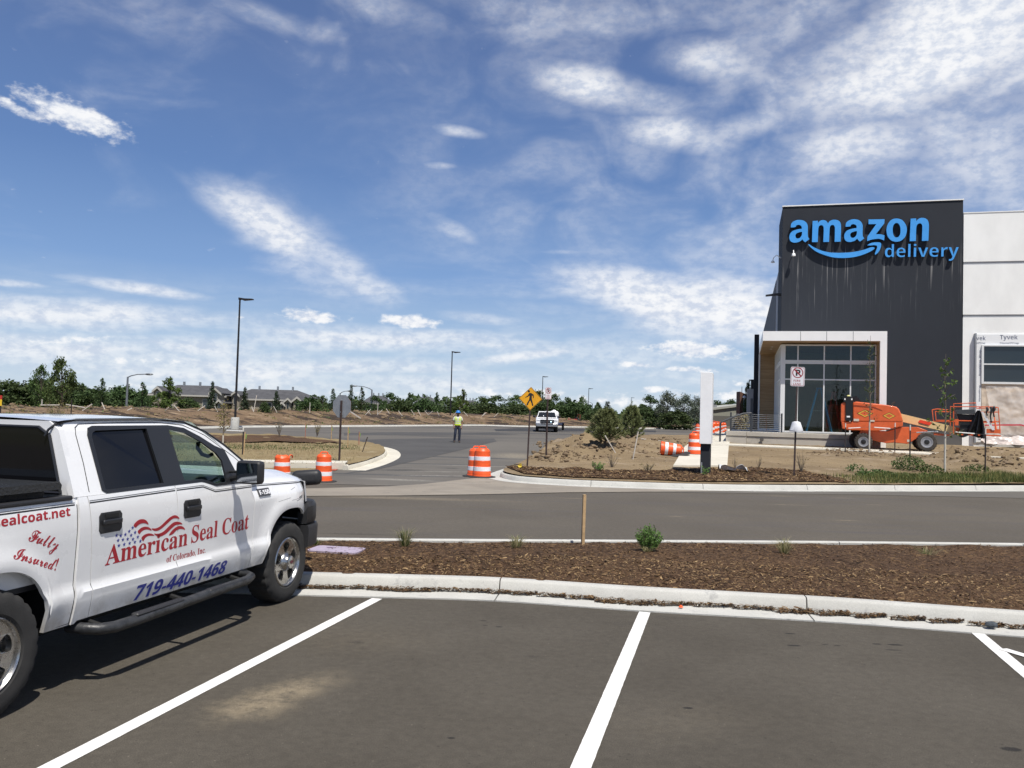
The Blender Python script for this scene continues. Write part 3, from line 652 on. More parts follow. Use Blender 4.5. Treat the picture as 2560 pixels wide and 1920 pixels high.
# ------------------------------------------------------------------ common materials
white_paint = pm('white car paint', (.83, .83, .83), .26, coat=1.0, var=.015, vscale=2)
def dust_on(m):
    k = NT(m.node_tree); p = k.n['Principled BSDF']; src = p.inputs['Base Color'].links[0].from_socket; tc = k.node('ShaderNodeTexCoord').outputs['Object']; sp = k.node('ShaderNodeSeparateXYZ'); k.l.new(tc, sp.inputs[0])
    f = k.math('MULTIPLY', k.smooth(sp.outputs[2], .66, .44), k.smooth(k.noise(tc, 5, 6, .7), .25, .75)); f = k.math('MULTIPLY', f, .75)
    g = k.math('MULTIPLY', k.smooth(k.noise(tc, 2.2, 6, .7), .50, .85), .10)
    k.l.new(k.mix(k.math('ADD', f, g, clamp=True), src, col(.33, .29, .23)), p.inputs['Base Color'])
    k.l.new(k.math('ADD', k.math('MULTIPLY', f, -1.0), 1.0), p.inputs['Coat Weight'])
dust_on(white_paint)
blk_plastic = pm('black plastic', (.022, .022, .024), .5, bump=.15, bscale=300)
blk_trim = pm('black trim', (.018, .019, .022), .38)
blk_gloss = pm('dark tinted glass', (.006, .006, .007), .06, spec=.38)
rubber = pm('tyre rubber', (.030, .029, .028), .82, var=.2, vscale=9, bump=.3, bscale=120)
chrome = pm('chrome', (.50, .49, .475), .27, metal=1.0, var=.12, vscale=14)
steel = pm('galvanised steel', (.42, .43, .44), .45, metal=.7, var=.15, vscale=8)
under = pm('underbody', (.012, .012, .012), .9)
red_vinyl = pm('red vinyl', (.40, .018, .030), .4)
blue_vinyl = pm('blue vinyl', (.035, .045, .30), .4)
lamp_clear = pm('lamp lens', (.55, .55, .56), .1, spec=.8)
cab_glass = glass('car glass', (.70, .77, .70), .035)
dash_mat = pm('dash', (.05, .065, .065), .7)
brown_steel = pm('brown post', (.045, .027, .024), .6, var=.3, vscale=12)
dark_steel = pm('dark grey steel', (.035, .04, .048), .5)
orange_pl = pm('orange plastic', (.83, .110, .022), .45, var=.10, vscale=5)
white_refl = pm('white reflective band', (.80, .80, .82), .4, var=.05, vscale=9)
white_mat = pm('white board', (.90, .90, .90), .5, var=.03, vscale=3)

# ------------------------------------------------------------------ the pickup parked beside us
TA = R(14.5); TU = Vector((math.sin(TA), math.cos(TA), 0)); TL = Vector((-math.cos(TA), math.sin(TA), 0)); TP = Vector((-2.28, 8.5, 0))
def Sp(px, py, off=0.0):
    """place on the pickup's flank (x forward, z up) seen at a photograph pixel"""
    d = ray(px, py); p0 = TP + TL * off; t = (p0 - EYE).dot(TL) / d.dot(TL); q = EYE + d * t - TP
    return q.dot(TU), q.z
FW, RW, HW = .13, -3.47, .47
def archz(x):
    for (cx, hw, top) in ((FW, .46, .965), (RW, .45, .925)):
        q = abs(x - cx) / hw
        if q < 1: return .42 + (top - .42) * (1 - q ** 2.5) ** (1 / 2.5)
    return None
def sm(a, b, x):
    t = max(0, min(1, (x - a) / (b - a))); return t * t * (3 - 2 * t)
def prof(x, z):
    y = lin(z, [(.40, .06), (.47, .035), (.60, .006), (.665, -.004), (.685, .002), (.70, .016), (.72, .017), (1.08, 0), (1.12, .0), (1.24, .008), (1.30, .018), (1.345, .034)])
    for (cx, hw, top) in ((FW, .46, .965), (RW, .45, .925)):
        r = ((abs(x - cx) / hw) ** 2.5 + (max(0, z - .42) / (top - .42)) ** 2.5) ** .4
        if r > .9: y -= .026 * math.exp(-((r - 1.06) / .20) ** 2) * sm(.44, .6, z)
    if x > .15: y += .30 * ((x - .15) / .62) ** 2.6
    if x > -.6 and z > 1.1: y += .05 * sm(1.1, 1.26, z)
    if x < -2.79: y += .012
    return y
def build_pickup():
    T = thing('pickup_truck', 'white crew cab pickup in front with red and blue lettering on its doors', 'pickup truck', TP, R(90) - TA)
    ztop = lambda x: lin(x, [(-5, 1.33), (-1.36, 1.335), (-1.17, 1.288), (-.75, 1.285), (-.56, 1.25), (.45, 1.215), (.75, 1.16)])
    def zlow(x):
        a = archz(x)
        if a is not None: return a
        return .985 if x > .54 else (.47 if x > -2.75 else .45)
    def panel(xl, xr, nx, nz_, name, m=white_paint, lo=None, hi=None, par=T):
        mb = MB()
        def f(u, v):
            x = xl(.9) + (xr(.9) - xl(.9)) * u
            for _ in range(3):
                a = (lo or zlow)(x); z = a + ((hi or ztop)(x) - a) * v; x = xl(z) + (xr(z) - xl(z)) * u
            return Vector((x, prof(x, z), z))
        mb.grid(f, nx, nz_); n = len(mb.v)
        inner = [p + Vector((0, .03, 0)) for p in mb.v]; fs = [tuple(reversed(q)) for q in mb.f]
        W_ = nx + 1; ring = list(range(W_)) + [W_ * j + nx for j in range(1, nz_ + 1)] + [W_ * nz_ + i for i in range(nx - 1, -1, -1)] + [W_ * j for j in range(nz_ - 1, 0, -1)]
        mb.v += inner; mb.f += [tuple(n + i for i in q) for q in fs]
        mb.f += [(ring[i], n + ring[i], n + ring[(i + 1) % len(ring)], ring[(i + 1) % len(ring)]) for i in range(len(ring))]
        return mb, mb.build(name, m, par, True, 32)
    c = lambda v: (lambda z: v)
    def gap_line(fx, z0, z1, name='door_gap'):
        mb = MB(); n = 24; vs = []
        for i in range(n + 1):
            z = z0 + (z1 - z0) * i / n; x = fx(z); vs += [(x - .008, prof(x, z) + .008, z), (x + .008, prof(x, z) + .008, z)]
        mb.add(vs, [(2 * i, 2 * i + 1, 2 * i + 3, 2 * i + 2) for i in range(n)]); mb.build(name, under, T, False)
    sr = lambda z: lin(z, [(.45, -2.63), (.9, -2.655), (1.34, -2.70)])
    sb = lambda z: lin(z, [(.45, -1.685), (.9, -1.70), (1.34, -1.735)])
    sf = lambda z: lin(z, [(.45, -.60), (.75, -.565), (1.34, -.575)])
    def mirrored(mb, name, m, par=T):
        b = MB(); b.add([(p.x, 2.0 - p.y, p.z) for p in mb.v], [tuple(reversed(f)) for f in mb.f]); return b.build(name, m, par, True, 32)
    zbed = lambda x: 1.325
    for fx in (sr, sb, sf): gap_line(fx, .47, 1.335 if fx is not sf else 1.25)
    gap_line(lambda z: -2.792, .47, 1.32)
    for args in ((c(-4.72), c(-2.80), 90, 22, 'bed_side'), (c(-2.785), lambda z: sr(z) - .004, 6, 22, 'cab_corner'), (lambda z: sr(z) + .004, lambda z: sb(z) - .004, 24, 22, 'rear_door'),
                 (lambda z: sb(z) + .004, lambda z: sf(z) - .004, 26, 22, 'front_door'), (lambda z: sf(z) + .004, c(.66), 60, 22, 'fender')):
        mb, o = panel(*args, hi=zbed if args[4] == 'bed_side' else None)
        if args[4] == 'rear_door': rd = o
        elif args[4] == 'front_door': fd = o
        elif args[4] == 'bed_side': bs = o
        elif args[4] == 'fender': fe = o
        mirrored(mb, args[4], white_paint)
    # dark core behind the gaps, arches and below the floor
    mb = MB()
    mb.span((-2.80, .065, .45), (-.45, 1.935, 1.28)); mb.span((-4.66, .33, .42), (-2.80, 1.67, .75)); mb.span((-.45, .34, .40), (.55, 1.66, 1.12))
    mb.span((-2.95, .05, .46), (-2.79, 1.95, 1.2)); mb.span((-.55, .08, .95), (.42, .34, 1.15)); mb.span((-4.6, .5, .28), (.5, .62, .42)); mb.span((-4.6, 1.38, .28), (.5, 1.5, .42))
    mb.span((-.52, .06, .5), (-.42, .4, 1.1)); mb.tube([(RW, .2, .4), (RW, 1.8, .4)], .06, 10); mb.tube([(FW, .2, .4), (FW, 1.8, .4)], .05, 10)
    mb.build('underbody', under, T, False)
    # greenhouse
    ys = lambda z: .034 + (z - 1.335) * .36 + .9 * max(0, z - 1.80) ** 1.4
    out = [(-2.815, 1.335), (-2.80, 1.60), (-2.775, 1.78), (-2.73, 1.845), (-2.6, 1.862), (-1.76, 1.868), (-1.39, 1.842), (-1.13, 1.757), (-.90, 1.635), (-.66, 1.475), (-.50, 1.345), (-.50, 1.27), (-1.17, 1.286), (-1.36, 1.334)]
    h1 = [(-2.52, 1.362), (-2.49, 1.35), (-1.75, 1.352), (-1.72, 1.37), (-1.80, 1.808), (-2.47, 1.806), (-2.515, 1.79), (-2.53, 1.75)]
    h2 = [(-1.60, 1.358), (-1.345, 1.352), (-1.28, 1.338), (-1.18, 1.303), (-.83, 1.303), (-.86, 1.38), (-.96, 1.55), (-1.05, 1.612), (-1.23, 1.70), (-1.42, 1.775), (-1.64, 1.80)]
    h1 = list(reversed(h1))
    for sgn in (0, 1):
        S3 = (lambda u, v, t: Vector((u, ys(v) + t, v))) if sgn == 0 else (lambda u, v, t: Vector((u, 2 - ys(v) - t, v)))
        pw = MB().prism([out, h1, h2], S3, 0, .05).build('cab_side', white_paint, T, True, 30)
        MB().prism([[(-2.54, 1.345), (-1.70, 1.345), (-1.73, 1.37), (-1.79, 1.822), (-2.475, 1.818), (-2.53, 1.795), (-2.548, 1.75)]], S3, .012, .02).build('side_window', blk_gloss, T, False)
        # black surround of both windows and the pillar between them
        rim = [(-2.545, 1.362), (-2.50, 1.338), (-1.36, 1.340), (-1.18, 1.290), (-.79, 1.290), (-.92, 1.598), (-1.05, 1.638), (-1.23, 1.725), (-1.42, 1.80), (-1.62, 1.825), (-2.475, 1.826), (-2.53, 1.81), (-2.552, 1.76)]
        r1 = [(-2.51, 1.37), (-2.48, 1.362), (-1.865, 1.366), (-1.90, 1.80), (-2.465, 1.79), (-2.50, 1.775), (-2.515, 1.745)]
        r2 = [(-1.60, 1.366), (-1.345, 1.36), (-1.28, 1.344), (-1.18, 1.312), (-1.01, 1.312), (-1.00, 1.50), (-1.06, 1.575), (-1.23, 1.675), (-1.42, 1.755), (-1.63, 1.79)]
        MB().prism([rim, list(reversed(r1)), list(reversed(r2))], S3, -.007, .012).build('window_surround', blk_trim, T, False)
        MB().prism([[(-1.61, 1.34), (-1.0, 1.30), (-.98, 1.50), (-1.23, 1.69), (-1.64, 1.80)]], S3, .028, .032).build('front_window', cab_glass, T, False)
        # drip moulding
        pts = [(-2.72, 1.856), (-2.6, 1.869), (-1.76, 1.875), (-1.39, 1.849), (-1.13, 1.765), (-.90, 1.643), (-.66, 1.482)]
        back = [Vector((-2.838, (.285, 1.715)[sgn], 1.755)), Vector((-2.832, (.262, 1.738)[sgn], 1.80)), Vector((-2.80, (.235, 1.765)[sgn], 1.838))]
        MB().tube(back + [S3(x, z, -.001) for x, z in pts], .0095, 6).build('drip_moulding', blk_trim, T)
        sm2 = [(-2.668, 1.36), (-2.655, 1.56), (-2.66, 1.76), (-2.645, 1.815), (-2.60, 1.838), (-2.2, 1.846), (-1.77, 1.848), (-1.42, 1.825), (-1.15, 1.733), (-.80, 1.53), (-.66, 1.43)]
        MB().tube([S3(x, z, 0) for x, z in sm2], .0035, 5).build('door_seam', under, T)
        MB().tube([S3(x, z, 0) for x, z in [(-1.735, 1.34), (-1.75, 1.6), (-1.77, 1.848)]], .003, 5).build('door_seam', under, T)
    # roof, liner, screen, rear panel
    def roofz(x, y): 
        q = abs(y - 1) / .79; return 1.872 + .022 * (1 - q * q) - .35 * max(0, x + 1.75) ** 2 * .5 - .10 * max(0, -2.62 - x) ** 2 * 4
    yr = lambda x: .225 + .9 * 0 + (.0 if x < -1.4 else 0)
    rf = MB().grid(lambda u, v: Vector((-2.80 + 1.48 * u - .0 * v + .12 * (1 - (2 * v - 1) ** 2) * (u ** 4), .215 + 1.57 * v, roofz(-2.80 + 1.48 * u, .215 + 1.57 * v))), 24, 20)
    rf.build('roof', white_paint, T, True, 60)
    MB().grid(lambda u, v: Vector((-2.78 + 1.42 * u, .24 + 1.52 * v, roofz(-2.80 + 1.46 * u, .23 + 1.54 * v) - .03)), 8, 6).build('roof_liner', dash_mat, T)
    top = lambda v: Vector((-1.30 + .115 * (1 - (2 * v - 1) ** 2), .21 + 1.58 * v, 1.843 + .045 * (1 - (2 * v - 1) ** 2)))
    bot = lambda v: Vector((-.56 + .20 * (1 - (2 * v - 1) ** 2), .06 + 1.88 * v, 1.30 + .06 * (1 - (2 * v - 1) ** 2)))
    MB().grid(lambda u, v: top(v).lerp(bot(v), u) + Vector((0, 0, .04 * math.sin(math.pi * u))), 8, 16).build('windscreen', cab_glass, T, True, 80)
    for v0, v1 in ((0, .055), (.945, 1)):
        MB().grid(lambda u, v: top(v0 + (v1 - v0) * v).lerp(bot(v0 + (v1 - v0) * v), u) + Vector((0, 0, .006 + .04 * math.sin(math.pi * u))), 8, 2).build('pillar_trim', white_paint, T, True, 80)
    rp = [(.035, 1.28), (1.965, 1.28), (1.955, 1.36), (1.80, 1.80), (1.72, 1.86), (.28, 1.86), (.20, 1.80), (.045, 1.36)]
    rg = [(.19, 1.40), (1.81, 1.40), (1.70, 1.74), (1.62, 1.78), (.38, 1.78), (.30, 1.74)]
    Bk = lambda u, v, t: Vector((-2.822 + .03 * max(0, (v - 1.5)) + .10 * max(0, (abs(u - 1) - .72)) ** 1.0 * .6 + t, u, v))
    bp = MB().prism([rp, list(reversed(rg))], Bk, 0, .05).build('cab_back', white_paint, T, True, 30)
    MB().prism([[(.15, 1.36), (1.85, 1.36), (1.735, 1.76), (1.64, 1.815), (.36, 1.815), (.265, 1.76)]], Bk, -.006, .0).build('rear_window', blk_gloss, T, False)
    MB().tube([Bk(y, z, -.004) for y, z in [(.15, 1.36), (.265, 1.76), (.36, 1.815), (1.64, 1.815), (1.735, 1.76), (1.85, 1.36), (.15, 1.36)]], .012, 6).build('rear_window_seal', blk_trim, T)
    # hood, front wings, lamps, grille, bumper
    zc = lambda x: lin(x, [(-.6, 1.325), (-.3, 1.352), (.1, 1.352), (.37, 1.33), (.69, 1.275), (.82, 1.235), (.90, 1.19), (.98, 1.12)])
    xe = lambda y: .97 - .36 * abs(y - 1) ** 2.6
    def hood(u, v):
        y = .055 + 1.89 * v; e = abs(y - 1); x = -.57 + (xe(y) + .57) * u
        yy = 1 + (y - 1) * (1 - .13 * max(0, (x - .15) / .62) ** 2.2) if x > .15 else y
        w = sm(.945, .62, e); zz = ztop(min(x, .6)) + .004 + (zc(x) - ztop(min(x, .6))) * (.30 * sm(.945, .88, e) + .70 * w) 
        if u > .93: zz -= .05 * ((u - .93) / .07) ** 2
        return Vector((x, yy, zz))
    MB().grid(hood, 30, 34).build('hood', white_paint, T, True, 60)
    for s in (0, 1):
        yy = (lambda y: y) if s == 0 else (lambda y: 2 - y)
        MB().ball((.13, yy(.36), 1.352), (.045, .012, .012), 8, 5).build('washer_nozzle', blk_trim, T)
        def lampf(u, v):
            a = u * 1.25; x = .565 + .21 * math.sin(a); y = .40 - .32 * math.cos(a); z = .985 + .215 * v
            return Vector((x - .05 * v, yy(y), z))
        MB().grid(lampf, 12, 6).build('headlight', lamp_clear, T, True, 60)
    MB().grid(lambda u, v: Vector((xe(.35 + 1.3 * u) - .02 - .05 * v, .35 + 1.3 * u, .96 + .20 * v)), 16, 6).build('grille', blk_plastic, T)
    def plan(u):
        a = (u - .5) * 2; e = abs(a); 
        return Vector((lin(e, [(0, .99), (.35, .97), (.6, .90), (.75, .80), (.86, .66), (1.0, .45)]), 1 + math.copysign(lin(e, [(0, 0), (.35, .5), (.6, .80), (.75, .92), (.86, .985), (1.0, 1.0)]), a), 0))
    def bump(z0, z1, pr):
        mb = MB(); n = 48; m = len(pr)
        def pt(i, j):
            u = i / n; p = plan(u); q = (plan(min(1, u + .01)) - plan(max(0, u - .01))).normalized(); nl = Vector((q.y, -q.x, 0))
            e = abs(u - .5) * 2; zz = z0 + (z1 - z0) * pr[j][1]
            if pr[j][1] > .9 and z1 > .9: zz -= .10 * sm(.86, 1.0, e)
            return p + nl * pr[j][0] + Vector((0, 0, zz))
        vs = [pt(i, j) for i in range(n + 1) for j in range(m)]
        fs = [(i * m + j, i * m + (j + 1) % m, (i + 1) * m + (j + 1) % m, (i + 1) * m + j) for i in range(n) for j in range(m)] + [tuple(range(m)), tuple(n * m + j for j in reversed(range(m)))]
        return mb.add(vs, fs)
    b1 = bump(.76, .985, [(-.10, 0), (.0, .0), (.012, .12), (.01, .8), (-.02, 1), (-.10, 1)]).build('bumper', blk_plastic, T, True, 40)
    bump(.50, .745, [(-.10, 0), (.0, 0), (.03, .1), (.035, .85), (.02, 1), (-.10, 1)]).build('bumper_skirt', blk_plastic, b1, True, 40)
    # fender mirror on its stalk
    mm = MB().box((0, 0, 0), (.15, .335, .175)).build('bumper_mirror', blk_plastic, T, True, 40, bevel=.06, segs=4); mm.location = (.985, .295, 1.205); mm.rotation_euler = (R(-5), 0, R(14.5))
    MB().tube([(.86, .36, 1.02), (.93, .33, 1.10), (.96, .31, 1.16)], .014, 6).build('mirror_stalk', blk_trim, T)
    # door mirrors
    for s in (0, 1):
        yy = (lambda y: y) if s == 0 else (lambda y: 2 - y)
        mi = MB().span((-1.06, yy(-.335), 1.305), (-.955, yy(-.085), 1.515)).build('door_mirror', blk_plastic, T, True, 40, bevel=.035, segs=3)
        MB().span((-1.068, yy(-.315), 1.325), (-1.062, yy(-.115), 1.495)).build('mirror_glass', pm('mirror glass', (.35, .36, .37), .06, metal=1), mi, False, bevel=.0)
        MB().tube([(-1.0, yy(-.10), 1.36), (-.93, yy(.03), 1.335)], .026, 8).build('mirror_arm', blk_plastic, mi)
        MB().tube([(-1.0, yy(-.10), 1.41), (-.93, yy(.045), 1.40)], .012, 8).build('mirror_arm', blk_plastic, mi)
    # handles
    for (par, x0, x1, z0, z1) in ((rd, -2.605, -2.375, 1.055, 1.205), (fd, -1.645, -1.415, 1.055, 1.205)):
        h = MB().prism([[(x0 + .02, z0), (x1 - .02, z0), (x1, z0 + .025), (x1, z1 - .025), (x1 - .02, z1), (x0 + .02, z1), (x0, z1 - .025), (x0, z0 + .025)]], lambda u, v, t: Vector((u, prof(u, v) + t, v)), -.006, .004).build('handle_plate', blk_plastic, par, False)
        MB().span((x0 + .02, -.030, z0 + .062), (x1 - .02, -.006, z0 + .098)).build('handle', blk_trim, h, True, 40, bevel=.008)
        MB().span((x0 + .055, -.010, z1 - .04), (x1 - .045, -.0055, z1 - .014)).build('handle_recess', under, h, False)
    # belt line stripes
    FL = lambda u, v, t: Vector((u, prof(u, v) - t, v))
    def ribbon(pts, w, m, name, par, t=.001):
        mb = MB(); vs = []
        P = resample([Vector(p) for p in pts], .04)
        for p in P: vs += [FL(p.x, p.y - w / 2, t), FL(p.x, p.y + w / 2, t)]
        mb.add(vs, [(2 * i, 2 * i + 1, 2 * i + 3, 2 * i + 2) for i in range(len(P) - 1)])
        return mb.build(name, m, par, False)
    for (dz, w) in ((0, .010), (.014, .004)):
        ribbon([(-4.6, 1.283 + dz), (-2.815, 1.285 + dz)], w, blk_trim, 'pinstripe', bs)
        ribbon([(-2.69, 1.287 + dz), (-1.745, 1.297 + dz)], w, blk_trim, 'pinstripe', rd)
        ribbon([(-1.725, 1.297 + dz), (-1.37, 1.297 + dz), (-1.20, 1.243 + dz), (-.585, 1.240 + dz)], w, blk_trim, 'pinstripe', fd)
        ribbon([(-.56, 1.238 + dz), (.45, 1.205 + dz)], w, blk_trim, 'pinstripe', fe)
    for pts, w in (([(.12, 1.15), (.22, 1.17)], .004), ([(-.15, 1.055), (.08, 1.075)], .003), ([(.20, 1.03), (.34, 1.055)], .006), ([(.26, 1.06), (.36, 1.075)], .012), ([(.1, 1.045), (.36, 1.06)], .003)):
        ribbon(pts, w, pm('scrape', (.12, .12, .12), .7), 'scrape_mark', fe)
    # badge
    bd = MB().prism([[(-.49, 1.135), (-.29, 1.135), (-.285, 1.205), (-.485, 1.205)]], FL, .0, .012).build('badge', pm('badge grey', (.05, .05, .055), .45), fe, False)
    letters('F-150', FL, -.475, 1.15, .175, .042, 'sans', .01, t0=.0125, t1=.016).build('badge_letters', white_refl, fe, False)
    # lettering
    A = lambda a, b: (260 + a / 5.267, 1230 + b / 5.267)
    letters('American', FL, -2.515, .812, .95, .150, 'serif', .004, t1=.0012, cut=.03, tilt=.012).build('door_lettering', red_vinyl, rd, False)
    letters('Seal Coat', FL, -1.515, .832, .865, .150, 'serif', .004, t1=.0012, cut=.03, tilt=.016).build('door_lettering', red_vinyl, fd, False)
    letters('of Colorado, Inc.', FL, -1.82, .713, .52, .062, 'serif', .006, t1=.0012, cut=.03).build('door_lettering', red_vinyl, rd, False)
    letters('719-440-1468', FL, -2.175, .487, 1.20, .118, 'sans', .012, .22, t1=.0012, cut=.03, tilt=.004).build('door_lettering', blue_vinyl, rd, False)
    letters('sealcoat.net', FL, -3.475, 1.207, .615, .066, 'sans', .01, t1=.0012, cut=.03, tilt=.012).build('bed_lettering', red_vinyl, bs, False)
    letters('Fully', FL, -3.235, 1.06, .27, .12, 'script', .009, t1=.0012, cut=.03, tilt=R(-22)).build('bed_lettering', red_vinyl, bs, False)
    letters('Insured!', FL, -3.345, 1.00, .40, .085, 'script', .009, t1=.0012, cut=.03, tilt=R(-21)).build('bed_lettering', red_vinyl, bs, False)
    bands = [[(390, 440), (420, 395), (470, 362), (530, 360), (570, 390), (585, 430), (540, 412), (490, 415), (445, 440), (418, 470)], [(447, 520), (480, 480), (530, 457), (580, 460), (615, 480), (628, 510), (580, 495), (535, 500), (495, 525), (470, 555)],
             [(500, 605), (535, 565), (590, 545), (640, 552), (672, 575), (640, 578), (590, 580), (550, 605), (525, 648)], [(628, 480), (690, 478), (750, 445), (820, 375), (880, 325), (930, 305), (970, 318), (992, 352), (945, 345), (900, 355), (840, 410), (770, 475), (710, 512), (660, 510)],
             [(665, 548), (720, 550), (790, 520), (850, 460), (910, 405), (960, 390), (1010, 400), (1036, 425), (990, 428), (940, 440), (880, 495), (810, 560), (725, 592)], [(862, 572), (900, 510), (950, 465), (1000, 447), (1050, 460), (1075, 497), (1030, 488), (985, 492), (945, 520), (915, 555)]]
    mb = MB()
    for b in bands: mb.prism([[Sp(*A(*p)) for p in spline(b, 3)]], FL, .0006, .0012)
    mb.build('flag_emblem', red_vinyl, rd, False)
    mb = MB()
    for (a, b) in [(170, 570), (225, 575), (285, 560), (335, 518), (378, 470), (192, 638), (255, 628), (318, 620), (362, 570), (413, 533), (205, 705), (275, 690), (347, 675), (388, 622), (452, 592), (415, 660), (487, 648)]:
        x, z = Sp(*A(a, b)); mb.prism([[(x + (.017 if i % 2 == 0 else .007) * math.sin(i * math.pi / 5), z + (.017 if i % 2 == 0 else .007) * math.cos(i * math.pi / 5)) for i in range(10)]], FL, .0006, .0012)
    mb.build('flag_emblem', blue_vinyl, rd, False)
    # bed: rail caps, walls, floor, tailgate, rear bumper, tool chest
    for s in (0, 1):
        yy = (lambda y: y) if s == 0 else (lambda y: 2 - y)
        MB().span((-4.70, yy(.022), 1.318), (-2.835, yy(.12), 1.352)).build('bed_rail', blk_plastic, T, True, 40, bevel=.012)
        MB().span((-4.70, yy(.10), .78), (-2.83, yy(.115), 1.32)).build('bed_wall', white_paint, T, False)
    MB().span((-4.68, .11, .74), (-2.84, 1.89, .78)).build('bed_floor', blk_plastic, T, False)
    MB().span((-4.76, .05, .62), (-4.70, 1.95, 1.33)).build('tailgate', white_paint, T, True, 40, bevel=.015)
    MB().span((-4.92, .08, .46), (-4.76, 1.92, .62)).build('rear_bumper', chrome, T, True, 40, bevel=.02)
    tb = MB().span((-3.44, .13, 1.05), (-2.98, 1.87, 1.40)).build('tool_chest', pm('black diamond plate', (.010, .010, .011), .55, bump=.9, bscale=55), T, True, 40, bevel=.008)
    MB().prism([[(-3.475, 1.40), (-2.93, 1.40), (-2.925, 1.43), (-2.945, 1.452), (-3.46, 1.452), (-3.48, 1.43)]], lambda u, v, t: Vector((u, t, v)), .04, 1.96).build('lid', pm('black lid', (.03, .031, .032), .22, bump=.9, bscale=60), tb, True, 30)
    MB().span((-2.80, .06, 1.20), (-2.72, 1.94, 1.34)).build('cab_sill', white_paint, T, False)
    # running board
    for s in (0, 1):
        yy = (lambda y: y) if s == 0 else (lambda y: 2 - y)
        P = [(-2.70, .14, .41), (-2.69, .02, .405), (-2.65, -.075, .40), (-2.54, -.12, .395), (-2.3, -.125, .395), (-1.2, -.125, .41), (-.84, -.12, .413), (-.73, -.085, .42), (-.69, .0, .43), (-.69, .14, .44)]
        rb = MB().tube([(x, yy(y), z) for x, y, z in P], .041, 14).build('running_board', pm('scuffed black step', (.028, .029, .031), .42, var=.5, vscale=14, bump=.35, bscale=30), T)
        for (a, b) in ((-2.35, -1.80), (-1.45, -.90)):
            MB().span((a, yy(-.158), .425), (b, yy(-.092), .448)).build('step_pad', blk_plastic, rb, True, 40, bevel=.012)
        for x in (-2.6, -1.7, -.85): MB().tube([(x, yy(-.10), .40), (x, yy(.2), .46)], .02, 6).build('step_bracket', under, rb)
    # cabin
    MB().prism([[(-1.02, 1.06), (-.99, 1.24), (-.92, 1.335), (-.72, 1.345), (-.50, 1.31), (-.46, 1.06)]], lambda u, v, t: Vector((u, t, v)), .12, 1.88).build('dashboard', dash_mat, T, True, 50)
    MB().tube([(-1.16 + .06 * math.cos(a) * 0 - .09 * math.sin(a), 1.45 + .19 * math.cos(a), 1.24 + .165 * math.sin(a)) for a in [i * math.pi / 10 for i in range(21)]], .016, 8, False).build('steering_wheel', blk_plastic, T)
    MB().tube([(-1.16, 1.45, 1.24), (-.95, 1.45, 1.16)], .05, 8).build('steering_column', blk_plastic, T)
    for y in (.5, 1.5):
        st = MB().span((-2.02, y - .25, .9), (-1.86, y + .25, 1.42)).build('seat', dash_mat, T, True, 40, bevel=.05)
        MB().span((-2.03, y - .13, 1.46), (-1.93, y + .13, 1.62)).build('headrest', dash_mat, st, True, 40, bevel=.04)
    # grab handle on the pillar
    MB().tube([(-1.20, .20, 1.67), (-1.19, .215, 1.62), (-1.12, .215, 1.56), (-1.05, .20, 1.54), (-1.01, .18, 1.56)], .018, 8).build('grab_handle', blk_trim, T)
    MB().span((-.78, .86, 1.60), (-.74, 1.14, 1.67)).build('rear_view_mirror', blk_trim, T, True, 40, bevel=.01)
    # wheels
    def wheel(x, left):
        s = -1 if not left else 1; yc = .15 if not left else 1.85
        tp = [(.245, -.12), (.262, -.135), (.31, -.140), (.355, -.136), (.385, -.122), (.400, -.105), (.405, -.06), (.405, .06), (.400, .105), (.385, .122), (.355, .136), (.31, .140), (.262, .135), (.245, .12)]
        n = 96; mb = MB(); m = len(tp); vs = []
        for (r, h) in tp:
            for j in range(n):
                a = 2 * math.pi * j / n; rr = r
                if r > .37: rr = r - (.011 if (j % 4 == 0 or (j + (2 if h > 0 else 0)) % 4 == 0) and abs(h) > .05 else 0)
                vs.append((rr * math.cos(a), h, rr * math.sin(a)))
        mb.add(vs, [(i * n + j, i * n + (j + 1) % n, (i + 1) * n + (j + 1) % n, (i + 1) * n + j) for i in range(m - 1) for j in range(n)])
        t = mb.build('wheel', rubber, T, True, 30); t.location = (x, yc, .408); t.scale = (1.02, 1, 1.02)
        f = s
        MB().lathe([(.20, -.10), (.236, -.10), (.242, .10 * 1), (.246, .125), (.236, .133), (.224, .118), (.216, .07), (.20, .02)], (0, 0, 0), 'Y', 48, Matrix.Scale(f, 3, Vector((0, 1, 0)))).build('rim', chrome, t, True, 40)
        outer = [(.222 * math.cos(2 * math.pi * i / 60), .222 * math.sin(2 * math.pi * i / 60)) for i in range(60)]
        holes = []
        for q in range(5):
            a0 = math.pi / 2 + 2 * math.pi * q / 5; L = []
            for (rr, da) in ((.102, -.20), (.12, -.30), (.165, -.33), (.188, -.30), (.196, -.15), (.198, 0), (.196, .15), (.188, .30), (.165, .33), (.12, .30), (.102, .20), (.096, 0)):
                L.append((rr * math.cos(a0 + da), rr * math.sin(a0 + da)))
            holes.append(list(reversed(spline(L, 3))))
        MB().prism([outer] + holes, lambda u, v, tt: Vector((u, f * (.062 - .10 * (.2 - math.hypot(u, v)) ** 2 * 3 + .0 + tt), v)), 0, .045).build('wheel_disc', chrome, t, True, 40)
        MB().lathe([(.098, .075), (.10, .10), (.085, .125), (.065, .14), (.062, .165), (.05, .172), (.0005, .176)], (0, 0, 0), 'Y', 32, Matrix.Scale(f, 3, Vector((0, 1, 0)))).build('hub_cap', chrome, t, True, 50)
        MB().lathe([(.02, .1775), (.018, .179), (.0005, .1795)], (0, 0, 0), 'Y', 20, Matrix.Scale(f, 3, Vector((0, 1, 0))) @ Matrix.Diagonal((1.5, 1, .9))).build('hub_emblem', pm('hub emblem', (.10, .02, .03), .4), t)
